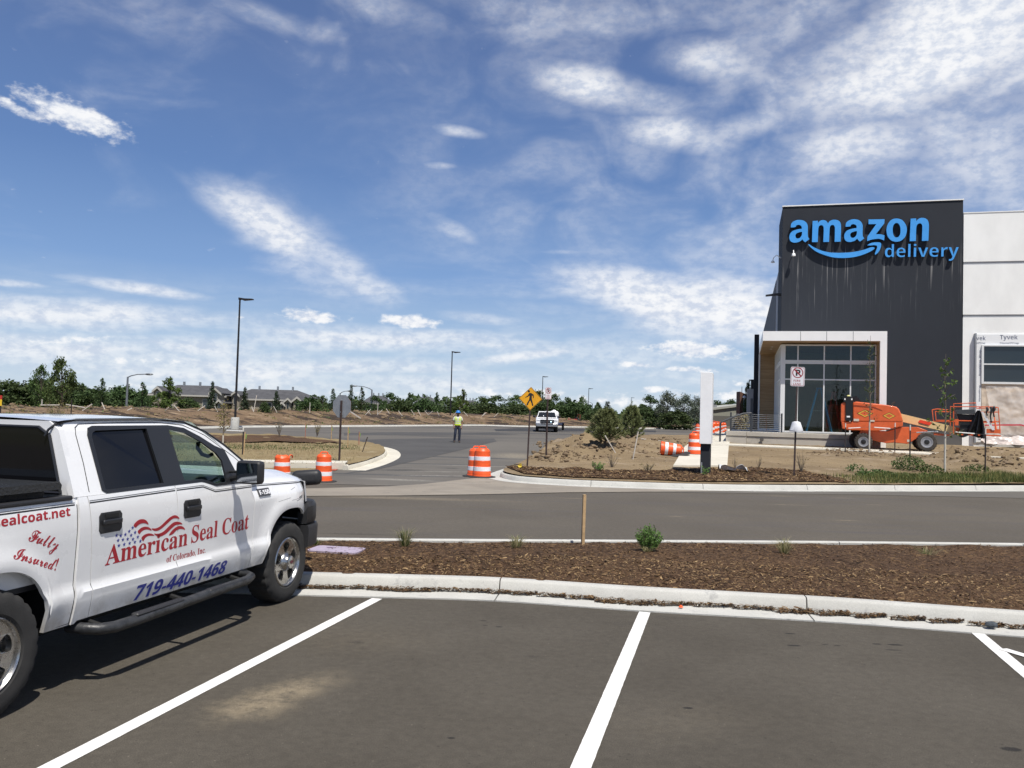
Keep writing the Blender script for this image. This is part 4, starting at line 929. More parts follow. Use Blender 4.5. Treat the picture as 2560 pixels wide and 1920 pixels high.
        MB().lathe([(.19, -.02), (.19, .0), (.0005, .0)], (0, 0, 0), 'Y', 32, Matrix.Scale(f, 3, Vector((0, 1, 0)))).build('brake_disc', pm('brake', (.03, .028, .026), .6), t)
    for x in (FW, RW):
        for l in (0, 1): wheel(x, l)
    return T
PICKUP = build_pickup()

# ------------------------------------------------------------------ the delivery building
BA = R(15.5); BO = Vector((17.8, 55, 0)); BU = Vector((math.cos(BA), -math.sin(BA), 0)); BB = Vector((math.sin(BA), math.cos(BA), 0))
def Bp(px, py, d=0.0):
    """(along the front, height) on the plane d metres before the main front, seen at a photograph pixel"""
    r = ray(px, py); p0 = BO - BB * d; t = (p0 - EYE).dot(BB) / r.dot(BB); q = EYE + r * t - BO
    return q.dot(BU), q.z
def wall_mat(name, c, streaks=False):
    m = bpy.data.materials.new(name); m.use_nodes = True; k = NT(m.node_tree); p = k.n['Principled BSDF']; tc = k.node('ShaderNodeTexCoord').outputs['Object']
    n = k.noise(k.mapv(tc, scale=(.5, .5, .25)), 1.0, 6, .6); cc = k.mix(k.smooth(n, .3, .7), tuple(x * .93 for x in c[:3]) + (1,), tuple(min(1, x * 1.05) for x in c[:3]) + (1,))
    if streaks:
        sep = k.node('ShaderNodeSeparateXYZ'); k.l.new(tc, sep.inputs[0])
        n2 = k.noise(k.mapv(tc, scale=(6.5, 0, .11)), 1.0, 3, .75); n3 = k.noise(k.mapv(tc, scale=(1.3, 0, .30)), 1.0, 3, .6)
        f = k.math('MULTIPLY', k.smooth(n2, .54, .66), k.math('MULTIPLY', k.smooth(sep.outputs[2], 8.2, 12.6), k.smooth(sep.outputs[2], 13.9, 13.2)))
        f = k.math('MULTIPLY', f, k.smooth(n3, .40, .62)); cc = k.mix(k.math('MULTIPLY', f, .55), cc, col(.42, .41, .40))
        g = k.math('MULTIPLY', k.smooth(sep.outputs[2], 2.6, .8), .55); cc = k.mix(g, cc, col(.20, .19, .175))
    k.l.new(cc, p.inputs['Base Color']); p.inputs['Roughness'].default_value = .75; p.inputs['Specular IOR Level'].default_value = .3
    b = k.node('ShaderNodeBump'); b.inputs['Strength'].default_value = .15; b.inputs['Distance'].default_value = .01; k.l.new(k.noise(tc, 30, 4), b.inputs['Height']); k.l.new(b.outputs[0], p.inputs['Normal'])
    return m
dark_wall = wall_mat('charcoal wall', (.025, .029, .038), True); dark_wall2 = wall_mat('charcoal side', (.024, .027, .034))
white_wall = wall_mat('white wall', (.88, .88, .86)); grey_wall = wall_mat('grey wall', (.42, .43, .45)); midgrey = wall_mat('mid grey wall', (.16, .165, .175))
alu = pm('white aluminium panel', (.86, .86, .85), .4, var=.02, vscale=1.5); mull = pm('silver mullion', (.72, .73, .73), .4)
def wood_mat():
    m = bpy.data.materials.new('wood cladding'); m.use_nodes = True; k = NT(m.node_tree); p = k.n['Principled BSDF']; tc = k.node('ShaderNodeTexCoord').outputs['Object']
    n = k.noise(k.mapv(tc, scale=(.6, .6, 14)), 1.0, 5, .6); n2 = k.noise(k.mapv(tc, scale=(2, 2, 40)), 1.0, 5, .6)
    c = k.mix(k.smooth(n, .3, .7), col(.30, .185, .085), col(.42, .28, .14)); c = k.mix(k.math('MULTIPLY', k.smooth(n2, .5, .7), .5), c, col(.20, .12, .055))
    k.l.new(c, p.inputs['Base Color']); p.inputs['Roughness'].default_value = .5; return m
wood = wood_mat()
store_glass = glass('storefront glass', (.64, .69, .65), .04)
letter_blue = pm('sign blue', (.060, .335, .80), .45, var=.03, vscale=2); letter_side = pm('sign return', (.012, .05, .16), .5)
conc_wall = ground_mat('plinth concrete', col(.52, .485, .425), col(.44, .41, .355), .6, 60, .08, .2, 40, .85, mid=(1.5, .58, .75, col(.26, .24, .205)))
def build_building():
    T = thing('delivery_building', 'charcoal and white warehouse with blue sign lettering and a glazed entrance canopy', 'building', BO, -BA)
    L = lambda s, d, z: Vector((s, -d, z))
    b = MB().span(L(.0, 0, .6), L(10.9, -5.5, 16.36)).build('dark_facade', dark_wall, T, True, 40, bevel=.015)
    MB().span(L(-.03, .06, 16.36), L(10.94, -.35, 16.43)).build('coping', alu, b, False)
    w = MB()
    for z0, z1 in ((.7, 8.87), (9.06, 12.21), (12.41, 15.5)): w.span(L(10.93, .02, z0), L(60, -.35, z1))
    MB().span(L(10.95, -.03, .6), L(60, -40, 15.42)).build('joint_backing', grey_wall, T, False)
    for z0, z1 in ((.7, 8.87), (9.06, 12.21), (12.41, 15.5)): MB().span(L(10.93, .02, z0), L(60, -.03, z1)).build('wall_panel', white_wall, T, False)
    MB().span(L(10.91, .05, 15.5), L(60, -.4, 15.56)).build('coping', alu, T, False)
    MB().span(L(.06, -5.5, .5), L(10.9, -11.0, 13.2)).build('side_wall', grey_wall, T, False)
    MB().span(L(.04, -11.0, .5), L(60, -90, 13.2)).build('side_wall', midgrey, T, False)
    MB().span(L(-1.62, -3.6, .8), L(-1.30, -4.6, 8.15)).build('fin_wall', dark_wall2, T, False)
    # canopy
    c = MB().span(L(-1.36, 9.7, 6.47), L(5.03, 0.02, 7.0)).build('canopy', alu, T, False)
    for s in (.63, 1.98, 3.33): MB().span(L(s - .012, 9.705, 6.48), L(s + .012, 9.69, 6.99)).build('panel_joint', midgrey, c, False)
    MB().span(L(-1.33, 9.66, 6.43), L(5.0, .05, 6.468)).build('soffit', wood, c, False)
    for (x, y) in ((-.75, 6.2), (-.75, 4.6)): MB().lathe([(.07, 6.415), (.075, 6.43)], L(x, y, 0), 'Z', 16).build('downlight', alu, c)
    r = MB().span(L(4.69, 9.7, .75), L(5.03, .02, 6.468)).build('canopy_leg', alu, T, False)
    MB().span(L(4.655, 9.5, 1.38), L(4.688, .1, 6.43)).build('wood_lining', wood, r, False)
    bw = MB().span(L(-1.28, .30, 1.5), L(-.30, .06, 6.43)).build('wood_wall', wood, T, False)
    MB().span(L(-1.37, .34, 1.26), L(-.30, .05, 1.5)).build('wall_base', alu, bw, False)
    MB().span(L(-1.38, .33, 1.5), L(-1.285, .04, 6.43)).build('edge_trim', alu, bw, False)
    # storefront
    fr = MB(); D = 8.7
    fr.span(L(-.34, D + .04, 1.40), L(-.10, D - .20, 6.36))
    for s in (.57, 1.96, 3.34): fr.span(L(s - .035, D + .03, 1.44), L(s + .035, D - .1, 6.30))
    fr.span(L(4.58, D + .03, 1.44), L(4.65, D - .1, 6.30))
    for z0, z1 in ((6.28, 6.36), (5.40, 5.475), (5.26, 5.335), (4.355, 4.425), (1.40, 1.49)): fr.span(L(-.10, D + .034, z0), L(4.652, D - .104, z1))
    fr.span(L(-.10, D + .02, 5.33), L(4.65, D - .08, 5.41))
    f = fr.build('storefront_frame', mull, T, True, 40, bevel=.006)
    MB().span(L(-.10, D - .02, 1.45), L(4.62, D - .035, 6.30)).build('glazing', store_glass, f, False)
    fs = MB()
    for q in range(7): fs.span(L(-.37, .45 + q * 1.30, 1.40), L(-.27, .53 + q * 1.30, 6.36))
    for z0, z1 in ((6.28, 6.355), (5.40, 5.47), (5.26, 5.33), (4.36, 4.42), (1.405, 1.485)): fs.span(L(-.365, .33, z0), L(-.275, D - .2, z1))
    f2 = fs.build('side_frame', mull, T, False)
    MB().span(L(-.325, .34, 1.45), L(-.31, D - .2, 6.3)).build('glazing', store_glass, f2, False)
    room = MB(); tan = pm('room wall', (.22, .21, .175), .8, var=.06)
    room.span(L(-.2, 2.2, 1.38), L(4.62, 2.0, 6.40))
    room.build('room_wall', tan, T, False)
    MB().span(L(-.30, 8.55, 1.36), L(4.62, .1, 1.40)).build('room_floor', pm('room floor', (.28, .27, .25), .5), T, False)
    MB().span(L(-.1, 8.0, 4.40), L(4.5, 2.1, 4.48)).build('room_ceiling', pm('ceiling grid', (.5, .5, .48), .8), T, False)
    MB().span(L(2.5, 2.32, 1.41), L(4.5, 2.24, 2.75)).build('wainscot', pm('wainscot', (.20, .17, .14), .7), T, False)
    # the sign, traced on the front
    K = lambda a, b: Bp(1940 + a / 4.514, 520 + b / 4.514, .15)
    def sign(loops, name):
        ls = [[K(*p) for p in spline(l, 5)] for l in loops]
        MB().prism(ls, lambda u, v, t: L(u, t, v), .06, .235).build(name, letter_side, T, False)
        MB().prism(ls, lambda u, v, t: L(u, t, v), .236, .248).build(name + '_face', letter_blue, T, False)
    def aa(x):  # the letter a
        o = [(165, 222, 1), (170, 185), (192, 158), (228, 142), (268, 138), (310, 146), (340, 168), (356, 200), (358, 245), (357, 300), (362, 335), (376, 352, 1), (352, 372), (328, 390, 1), (310, 374), (296, 356, 1), (272, 378), (240, 390), (205, 394), (172, 384), (154, 360), (150, 325), (158, 295), (180, 268), (215, 252), (255, 242), (290, 238, 1), (288, 215), (276, 200), (252, 193), (230, 200), (220, 218, 1), (192, 222)]
        h = [(290, 272, 1), (258, 278), (230, 290), (218, 312), (224, 338), (244, 348), (268, 340), (286, 318), (292, 295)]
        return [[(p[0] + x, p[1] - x * .0125, *p[2:]) for p in o], [(p[0] + x, p[1] - x * .0125) for p in h]]
    sign(aa(0), 'letter'); sign(aa(618), 'letter')
    sign([[(412, 150, 1), (472, 147, 1), (472, 172, 1), (496, 148), (528, 140), (562, 148), (584, 176, 1), (610, 148), (650, 136), (695, 142), (724, 168), (732, 215), (728, 382, 1), (660, 385, 1), (663, 230), (655, 202), (634, 194), (612, 206), (604, 235), (597, 385, 1), (532, 386, 1), (537, 232), (528, 204), (508, 196), (485, 208), (476, 240), (470, 387, 1), (405, 388, 1)]], 'letter')
    sign([[(1042, 133, 1), (1222, 130, 1), (1220, 176, 1), (1125, 298, 1), (1175, 300), (1222, 312, 1), (1218, 370, 1), (1170, 352), (1125, 352), (1070, 362), (1025, 377, 1), (1030, 325, 1), (1130, 184, 1), (1042, 186, 1)]], 'letter')
    sign([[(1358, 122), (1420, 140), (1460, 190), (1474, 250), (1458, 320), (1415, 368), (1355, 384), (1298, 368), (1256, 320), (1244, 250), (1258, 190), (1298, 138)], [(1358, 172), (1332, 184), (1316, 220), (1314, 255), (1320, 300), (1336, 328), (1358, 336), (1382, 326), (1398, 298), (1402, 255), (1398, 215), (1382, 182)]], 'letter')
    sign([[(1517, 124, 1), (1578, 121, 1), (1580, 152, 1), (1602, 128), (1640, 115), (1685, 122), (1712, 150), (1722, 200), (1716, 372, 1), (1643, 375, 1), (1648, 215), (1640, 186), (1618, 176), (1592, 190), (1580, 225), (1575, 376, 1), (1505, 378, 1)]], 'letter')
    sign([[(360, 414, 1), (372, 412), (430, 448), (520, 486), (620, 506), (760, 508), (880, 498), (990, 474), (1062, 448), (1098, 446), (1110, 458), (1080, 484), (1000, 522), (900, 552), (780, 566), (660, 562), (560, 538), (460, 498), (400, 455)]], 'smile_arrow')
    sign([[(1027, 424, 1), (1060, 402), (1110, 391), (1160, 391), (1182, 402), (1184, 430), (1172, 470), (1150, 505), (1120, 530, 1), (1112, 522, 1), (1128, 480), (1140, 445), (1134, 428), (1105, 422), (1060, 426)]], 'smile_arrow')
    s0, z0 = K(1226, 562); s1, z1 = K(2056, 592); st = K(1226, 412)[1]
    tilt = math.atan2(K(1860, 555)[1] - K(1300, 560)[1], K(1860, 555)[0] - K(1300, 560)[0])
    hh = st - z0; sc = (s1 - s0)
    for (t0, t1, m, nm) in ((.06, .205, letter_side, 'letter'), (.206, .218, letter_blue, 'letter_face')):
        letters('delivery', lambda u, v, t: L(u, t, v), s0, z0 - hh * .27, sc, hh * 1.27, 'sans', -.014, 0, tilt, t0, t1).build(nm, m, T, False)
    # security camera, floodlight, side lamp
    q = MB().lathe([(.02, .16), (.10, .10), (.13, 0), (.13, -.05), (.02, -.06)], L(.71, .45, 13.0)).build('wall_camera', alu, T)
    MB().tube([L(.71, .0, 13.25), L(.71, .3, 13.35), L(.71, .45, 13.15)], .03, 6).build('camera_arm', alu, q)
    q = MB().lathe([(.02, .10), (.10, .06), (.13, -.05), (.02, -.06)], L(-.55, -1.0, 12.85)).build('wall_camera', alu, T)
    MB().tube([L(0, -1.0, 13.1), L(-.3, -1.0, 13.3), L(-.5, -1.0, 13.15), L(-.55, -1.0, 12.95)], .03, 6).build('camera_arm', alu, q)
    MB().prism([[(-.98, 10.5), (-.2, 10.56), (0, 10.5), (0, 10.66), (-.3, 10.68), (-.98, 10.58)]], lambda u, v, t: L(u, t, v), -1.2, -.8).build('side_lamp', blk_plastic, T)
    # wrapped opening with its window
    def tex_wrap(): return pm('house wrap', (.80, .81, .82), .6, bump=.3, bscale=5)
    wrp = MB(); wrp.span(L(11.64, .10, 7.14), L(18, .03, 7.80)); wrp.span(L(11.64, .10, 1.05), L(11.97, .03, 7.14))
    wp = wrp.build('house_wrap', tex_wrap(), T, False)
    MB().span(L(11.56, .34, 1.0), L(11.64, .03, 7.85)).build('wrap_return', pm('zinc edge', (.30, .31, .33), .5, metal=.3), wp, False)
    ink = pm('wrap ink', (.07, .09, .16), .6); FW_ = lambda u, v, t: L(u, .102 + t, v)
    letters('Tyvek', FW_, 13.00, 7.40, .98, .38, 'sans', -.01, t1=.001, t0=.001).build('wrap_print', ink, wp, False)
    letters('vek', FW_, 11.68, 7.43, .52, .27, 'sans', -.01, t1=.001, t0=.001).build('wrap_print', ink, wp, False)
    letters('Tyvek', FW_, 15.2, 7.40, .98, .38, 'sans', -.01, t1=.001, t0=.001).build('wrap_print', ink, wp, False)
    letters('HomeWrap', FW_, 13.0, 7.17, 1.05, .15, 'plain', .01, t1=.001, t0=.001).build('wrap_print', ink, wp, False)
    letters('eWrap', FW_, 11.68, 7.17, .50, .15, 'plain', .01, t1=.001, t0=.001).build('wrap_print', ink, wp, False)
    FV = lambda u, v, t: L(11.72 + v, .102 + t, u)
    for z, s in ((2.3, 'HomeWrap'), (3.6, 'HomeWrap'), (5.2, 'HomeWrap'), (6.3, 'Wrap')): letters(s, lambda u, v, t, z=z: L(11.84 - .0 + (.07 - v), .102 + t, u), z, -.06, 1.0 if len(s) > 5 else .5, .14, 'sans', 0, t1=.001, t0=.001).build('wrap_print', ink, wp, False)
    wf = MB()
    for s0_, s1_, z0_, z1_ in ((11.97, 12.09, 4.70, 7.14), (12.09, 17.0, 7.05, 7.14), (12.09, 17.0, 4.70, 4.83), (12.09, 17, 5.89, 5.97), (14.6, 14.68, 4.83, 5.89), (14.6, 14.68, 5.97, 7.05)): wf.span(L(s0_, .2, z0_), L(s1_, .02, z1_))
    wfo = wf.build('window_frame', mull, T, False)
    MB().span(L(12.0, .08, 4.75), L(17, .05, 7.1)).build('window_pane', pm('office glass', (.012, .020, .026), .05, spec=.8), wfo, False)
    def cr(u, v, a=.05, sd=0): return a * fbm(u, v, 1.1, sd, 5)
    MB().grid(lambda u, v: L(11.99 + 5 * u, .10 + cr(5 * u, 3.6 * v, .07, 4), 1.1 + 3.6 * v), 60, 44).build('paper_cover', pm('brown paper', (.58, .48, .38), .7, var=.12, vscale=1.5, bump=.3, bscale=4), T, True, 60)
    plas = pm('plastic film', (.86, .83, .81), .3, var=.05, vscale=1.2); plas.node_tree.nodes['Principled BSDF'].inputs['Alpha'].default_value = .34
    MB().grid(lambda u, v: L(12.0 + .35 * math.sin(2.6 * v) * (1 - u) + 5 * u, .22 + .12 * v * (1 - v) + cr(5 * u, 3.6 * v, .16, 9), 1.0 + 3.55 * v), 70, 50).build('plastic_sheet', plas, T, True, 80)
    tp = MB(); P = [(12.1, 2.12), (13.0, 2.16), (14.1, 2.2), (14.5, 2.05), (16, 1.9)]
    for (a, b_), (c_, d_) in zip(P, P[1:]): tp.add([L(a, .46, b_ - .04), L(c_, .46, d_ - .04), L(c_, .46, d_ + .04), L(a, .46, b_ + .04)], [(0, 1, 2, 3)])
    tp.build('red_tape', pm('red tape', (.55, .02, .05), .5), T, False)
    return T
BUILD = build_building()
def Lw(s, d, z): return BO + BU * s - BB * d + Vector((0, 0, z))
def build_entrance():
    L = lambda s, d, z: Vector((s, -d, z))
    T = thing('entrance_plinth', 'low pale concrete retaining wall below the glazed entrance', 'retaining wall', BO, -BA)
    MB().span(L(-2.15, 10.45, .45), L(4.66, 10.2, 1.13)).build('lower_course', conc_wall, T, True, 40, bevel=.01)
    MB().span(L(-2.15, 10.50, 1.145), L(4.66, 8.9, 1.385)).build('upper_course', conc_wall, T, True, 40, bevel=.01)
    MB().span(L(-3.24, 10.56, .45), L(-2.16, 9.6, 1.14)).build('end_block', conc_wall, T, True, 40, bevel=.01)
    MB().span(L(-3.24, 10.60, 1.15), L(-2.16, 9.6, 1.40)).build('end_block', conc_wall, T, True, 40, bevel=.01)
    MB().span(L(-3.24, 9.6, 1.1), L(-.36, .5, 1.37)).build('deck', newc_mat, T, False)
    MB().lathe([(.075, 0), (.105, 0), (.105, -.06), (.075, -.06)], L(-1.35, 10.53, .98), 'Y', 24).build('drain_pipe', pm('pipe', (.10, .09, .08), .7), T)
    MB().lathe([(.07, -.0), (.07, .01)], L(-1.35, 10.47, .98), 'Y', 20).build('pipe_mouth', under, T)
    # cable railing
    T2 = thing('cable_railing', 'dark steel posts with thin cables beside the entrance deck', 'railing', BO, -BA)
    zz = 1.38; sa = Bp(1827, 1060, 9.9)[0]; sb_ = Bp(1878, 1060, 9.9)[0]; sc_ = Bp(1954, 1060, 9.9)[0]
    for s in (sa, sb_, sc_): MB().span(L(s - .045, 9.95, zz), L(s + .045, 9.86, zz + 1.06)).build('post', dark_steel, T2, True, 40, bevel=.005)
    for q in range(9): MB().tube([L(sa, 9.9, zz + .12 + q * .105), L(sc_, 9.9, zz + .12 + q * .105)], .0085, 6).build('cable', steel, T2)
    MB().span(L((sb_ + sc_) / 2 - .012, 9.92, zz + .08), L((sb_ + sc_) / 2 + .012, 9.89, zz + 1.0)).build('spacer', pm('rust', (.10, .05, .03), .7), T2, False)
    # stair handrail, sloping from the deck to the walk
    T3 = thing('stair_handrail', 'sloping dark steel handrail going down from the entrance deck', 'handrail', BO, -BA)
    s0, z0 = Bp(1800, 1100, 11.2); s1, z1 = Bp(1801, 1057, 11.2)
    pts = [L(s0, 11.2, .62), L(s1, 11.2, z1 - .03), L(s1 + .05, 11.2, z1 + .04), L(*(lambda a: (a[0], 10.6, a[1]))(Bp(1832, 1043, 10.6))), L(*(lambda a: (a[0], 10.1, a[1]))(Bp(1858, 1034, 10.1))), L(*(lambda a: (a[0], 9.95, a[1]))(Bp(1878, 1033, 9.95)))]
    MB().tube(pts, .05, 8).build('rail', dark_steel, T3)
    # ladders inside the glass
    def ladder(name, lab, s0, s1, d, ztop, m, n):
        Tl = thing(name, lab, 'ladder', Lw((s0 + s1) / 2, d, 1.40), -BA); c = (s0 + s1) / 2
        tp = ztop - 1.40
        for (sx, nm) in ((s0 - c, 'front_frame'), (s1 - c, 'rear_frame')):
            mb = MB()
            for yy in (-.22, .22): mb.tube([(sx, yy * 1.3, 0), (sx * .12, yy * .7, tp)], .045, 4)
            for q in range(1, n):
                f = q / n; mb.tube([(sx * (1 - f * .88), -.22 * (1.3 - .6 * f), tp * f), (sx * (1 - f * .88), .22 * (1.3 - .6 * f), tp * f)], .02, 5)
            mb.build(nm, m, Tl, False)
        MB().box((0, 0, tp), (.30, .34, .06)).build('top_cap', m, Tl, False)
        MB().tube([(s0 * 0 + (s0 - c) * .5, .2, tp * .5), ((s1 - c) * .5, .2, tp * .5)], .015, 5).build('spreader', steel, Tl)
    ladder('step_ladder', 'blue step ladder standing inside the entrance glass', 1.07, 2.44, 8.35, 3.92, pm('blue fibreglass', (.03, .26, .62), .5), 8)
    ladder('step_ladder', 'dim red step ladder deeper inside the entrance glass', 2.2, 3.0, 7.4, 3.75, pm('red fibreglass', (.40, .06, .05), .5), 8)
    # heap of sheeting fallen in front of the wrapped opening
    mb = MB(); mb.grid(lambda u, v: Lw(11.9 + 3.4 * u + .3 * nz(u * 4, v * 4, 1, 3), .35 + 1.5 * v * (.6 + .5 * nz(u * 6, 1, 1, 5)), .86 + (.55 * (1 - v) ** 1.5 + .22 * abs(nz(u * 7, v * 5, 1, 8)) * (1 - v * .5)) + .1 * v), 60, 26)
    o = mb.build('plastic_sheeting', pm('crumpled plastic', (.52, .46, .43), .35, var=.12, vscale=3), None, True, 40); tag(o, 'crumpled pale plastic sheeting heaped on the ground below the papered opening', 'plastic sheet')
    # grey enclosure behind the deck
    o = thing('grey_enclosure', 'pale grey box enclosure behind the entrance deck', 'enclosure', BO, -BA)
    s0, z0 = Bp(1868, 972, -6); s1, _z = Bp(1889, 972, -6)
    MB().span(L(s0, -6, .8), L(s1, -9, z0)).build('wall', grey_wall, o, False); MB().span(L(s0 + .25, -5.97, .8), L(s0 + .42, -6.0, z0 - .7)).build('door', midgrey, o, False)
build_entrance()

# ------------------------------------------------------------------ site objects
def fit(px, by, ty, H, hf=h_lot, scale=None):
    """ground point under a thing and the scale that gives it its height in the photograph"""
    p = gp(px, by, hf); s = (by - ty) * (p - EYE).dot(FWD) / FPX / H
    return p, s
def ground_z(x, y): return site_z(x, y)
def drum_proto():
    T = thing('traffic_drum', 'x', 'traffic drum', (0, 0, 0))
    body = [(.295, .045), (.295, .075), (.282, .085), (.280, .20), (.274, .21), (.272, .35), (.262, .36), (.260, .53), (.253, .54), (.251, .67), (.242, .68), (.240, .835), (.225, .86), (.19, .905), (.16, .915), (.001, .915)]
    MB().lathe(body, n=32).build('body', orange_pl, T, True, 30)
    for z0, z1, r0, r1 in ((.213, .347, .277, .275), (.543, .667, .256, .254)): MB().lathe([(r0 - .004, z0), (r0, z0 + .004), (r1, z1 - .004), (r1 - .004, z1)], n=32).build('reflective_band', white_refl, T, True, 30)
    MB().tube([(-.12, 0, .90), (-.11, 0, .96), (-.08, 0, .985), (.08, 0, .985), (.11, 0, .96), (.12, 0, .90)], .02, 8).build('handle', orange_pl, T)
    MB().lathe([(.30, .0), (.44, .0), (.445, .02), (.42, .045), (.30, .05)], n=10).build('rubber_base', rubber, T, True, 30)
    return T
DR = 'orange and white traffic drums on the site'
dp = drum_proto()
def drum(px, by, ty, label, hf=h_lot, first=False, rz=0, sx=1.0):
    p, s = fit(px, by, ty, .985, hf)
    if hf is h_site: p.z = max(ground_z(p.x, p.y), p.z) if sx == 1 else p.z
    if first: dp.location = p; dp.scale = (s, s, s); dp['label'] = label; dp['group'] = DR; dp.rotation_euler.z = rz; return dp
    return dup(dp, p, rz, label, s, DR)
d0 = drum(808, 1205, 1130, 'orange and white drum right of the black mirror on the pickup front', first=True, rz=.2)
d1 = drum(704, 1206, 1131, 'orange drum with a crumpled lid peeping over the pickup hood', rz=1.1)
for c in list(d1.children):
    if c.name.startswith('body'):
        me = c.data.copy(); c.data = me
        for v in me.vertices:
            if v.co.z > .70: v.co.x += .035 * nz(v.co.x * 9, v.co.y * 9, 1, 3); v.co.z -= .09 * abs(nz(v.co.x * 7, v.co.y * 7, 1, 8)) + .05 * max(0, v.co.x / .25); v.co.y += .03 * nz(v.co.x * 9, v.co.z * 9, 1, 5)
    if c.name.startswith('handle'): c.location.z -= .05; c.rotation_euler = (.25, .15, .3)
drum(1204.5, 1194, 1115.5, 'front drum of the overlapping pair in the mouth of the drive', rz=.1)
drum(1189.5, 1192, 1116, 'rear drum half hidden by another in the mouth of the drive', rz=.5)
drum(1736, 1137.5, 1079, 'upright drum with flapping plastic just behind the white pylon', h_site, rz=.3)
for px, by, ty, lab in ((1783, 1093, 1053, 'biggest drum in the row right of the white pylon'), (1792, 1089, 1054, 'second drum along the row right of the white pylon'), (1798, 1085, 1055, 'middle drum of the row between pylon and handrail'), (1804, 1081.5, 1055, 'drum just left of the handrail post in the row'),
                        (1810, 1078, 1056, 'last drum of the row, showing beyond the handrail'), (1744, 1083, 1060, 'drum showing at the left edge of the white pylon, farther back'), (1776, 1096, 1056, 'drum mostly covered by the right edge of the white pylon')):
    drum(px, by, ty, lab, h_lot, sx=0)
f = dup(dp, (0, 0, 0), 0, 'drum lying on its side in the dirt beside its flat base', 1.0, DR)
for c in list(f.children):
    if c.name.startswith('rubber_base'): bpy.data.objects.remove(c)
q = gp(1676, 1139, h_site); f.location = (q.x - .46, q.y, ground_z(q.x - .46, q.y) + .27); f.rotation_euler = (0, R(95), R(-6))
m = MB().lathe([(.30, .0), (.44, .0), (.445, .02), (.42, .045), (.30, .05)], n=10).build('drum_base', rubber, None, True, 30); q = gp(1700, 1141, h_site); m.location = (q.x, q.y, ground_z(q.x, q.y) + .06); m.rotation_euler = (R(6), R(-12), 0)
tag(m, 'flat black rubber ring lying by the toppled drum', 'drum base')

# ---- signs
sign_back = pm('bare aluminium', (.30, .315, .335), .5, metal=.4, var=.12, vscale=5)
sign_white = pm('sign white', (.74, .73, .76), .45, var=.04, vscale=4); sign_red = pm('sign red', (.30, .012, .022), .5); sign_blk = pm('sign black', (.015, .014, .014), .5)
sign_yel = pm('sign yellow', (.76, .36, .012), .45, var=.05, vscale=3)
def post_mb(h, w=.045, perf=False):
    mb = MB(); mb.box((0, 0, h / 2), (w, w, h)); return mb
def face_of(o, yoff):
    return lambda u, v, t: Vector((u, yoff - t, v))
def ngon(n, r, a0=0.0, cx=0, cz=0): return [(cx + r * math.cos(a0 + 2 * math.pi * i / n), cz + r * math.sin(a0 + 2 * math.pi * i / n)) for i in range(n)]
def rrect(w, h, r, cz=0):
    o = []
    for (x, z, a) in ((w / 2 - r, h / 2 - r, 0), (-w / 2 + r, h / 2 - r, 90), (-w / 2 + r, -h / 2 + r, 180), (w / 2 - r, -h / 2 + r, 270)):
        o += [(x + r * math.cos(R(a + q * 22.5)), cz + z + r * math.sin(R(a + q * 22.5))) for q in range(5)]
    return o
# stop sign seen from behind
p = gp(848, 1157, isl_h); k_ = (p - EYE).dot(FWD) / FPX
T = thing('stop_sign', 'stop sign seen from its bare grey back on a dark post', 'stop sign', p, R(-28))
post_mb((1157 - 1001) * k_, .05).build('post', brown_steel, T, False)
cz = (1157 - 1015.5) * k_
MB().prism([ngon(8, .415, R(22.5), 0, cz)], face_of(T, .040), 0, .008).build('plate', sign_back, T, False)
MB().prism([ngon(8, .412, R(22.5), 0, cz)], face_of(T, .0465), 0, .004).build('sign_front', pm('stop red', (.45, .01, .02), .4), T, False)
for z in (-.2, .2): MB().lathe([(.016, -.03), (.016, .03)], (0, 0, cz + z), 'Y', 8).build('bolt', steel, T)
# pedestrian warning sign
p = gp(1318, 1168, h_site); p.z = ground_z(p.x, p.y); k_ = (p - EYE).dot(FWD) / FPX
T = thing('pedestrian_sign', 'yellow diamond walking person sign on a leaning dark post', 'warning sign', p, R(4)); T.rotation_euler = (0, R(1.2), R(4))
post_mb((1168 - 1012) * k_, .05).build('post', brown_steel, T, False)
cz = (1168 - 996) * k_; hd = 29.5 * k_
def dia(r): return [(r, cz), (0, cz + r), (-r, cz), (0, cz - r)]
MB().prism([dia(hd)], face_of(T, -.03), 0, .006).build('plate', sign_yel, T, False)
MB().prism([dia(hd * .975), list(reversed(dia(hd * .935)))], face_of(T, -.036), .0005, .0012).build('border', sign_blk, T, False)
C5 = lambda a, b: ((a - 280) / 178 * hd, cz - (b - 588) / 186 * hd)
man = [(262, 497), (288, 500), (322, 522), (330, 560), (320, 582), (312, 582), (316, 550), (300, 535), (298, 585), (305, 615), (318, 660), (328, 698), (308, 702), (295, 660), (276, 618), (262, 640), (242, 695), (218, 698), (234, 650), (256, 610), (262, 560), (258, 540), (240, 562), (200, 578), (198, 568), (232, 545), (248, 512)]
mb = MB(); mb.prism([[C5(*q) for q in man]], face_of(T, -.036), .0005, .0012); mb.prism([[C5(248 + 18 * math.cos(a * .4), 474 + 18 * math.sin(a * .4)) for a in range(16)]], face_of(T, -.036), .0005, .0012)
mb.build('walking_figure', sign_blk, T, False)
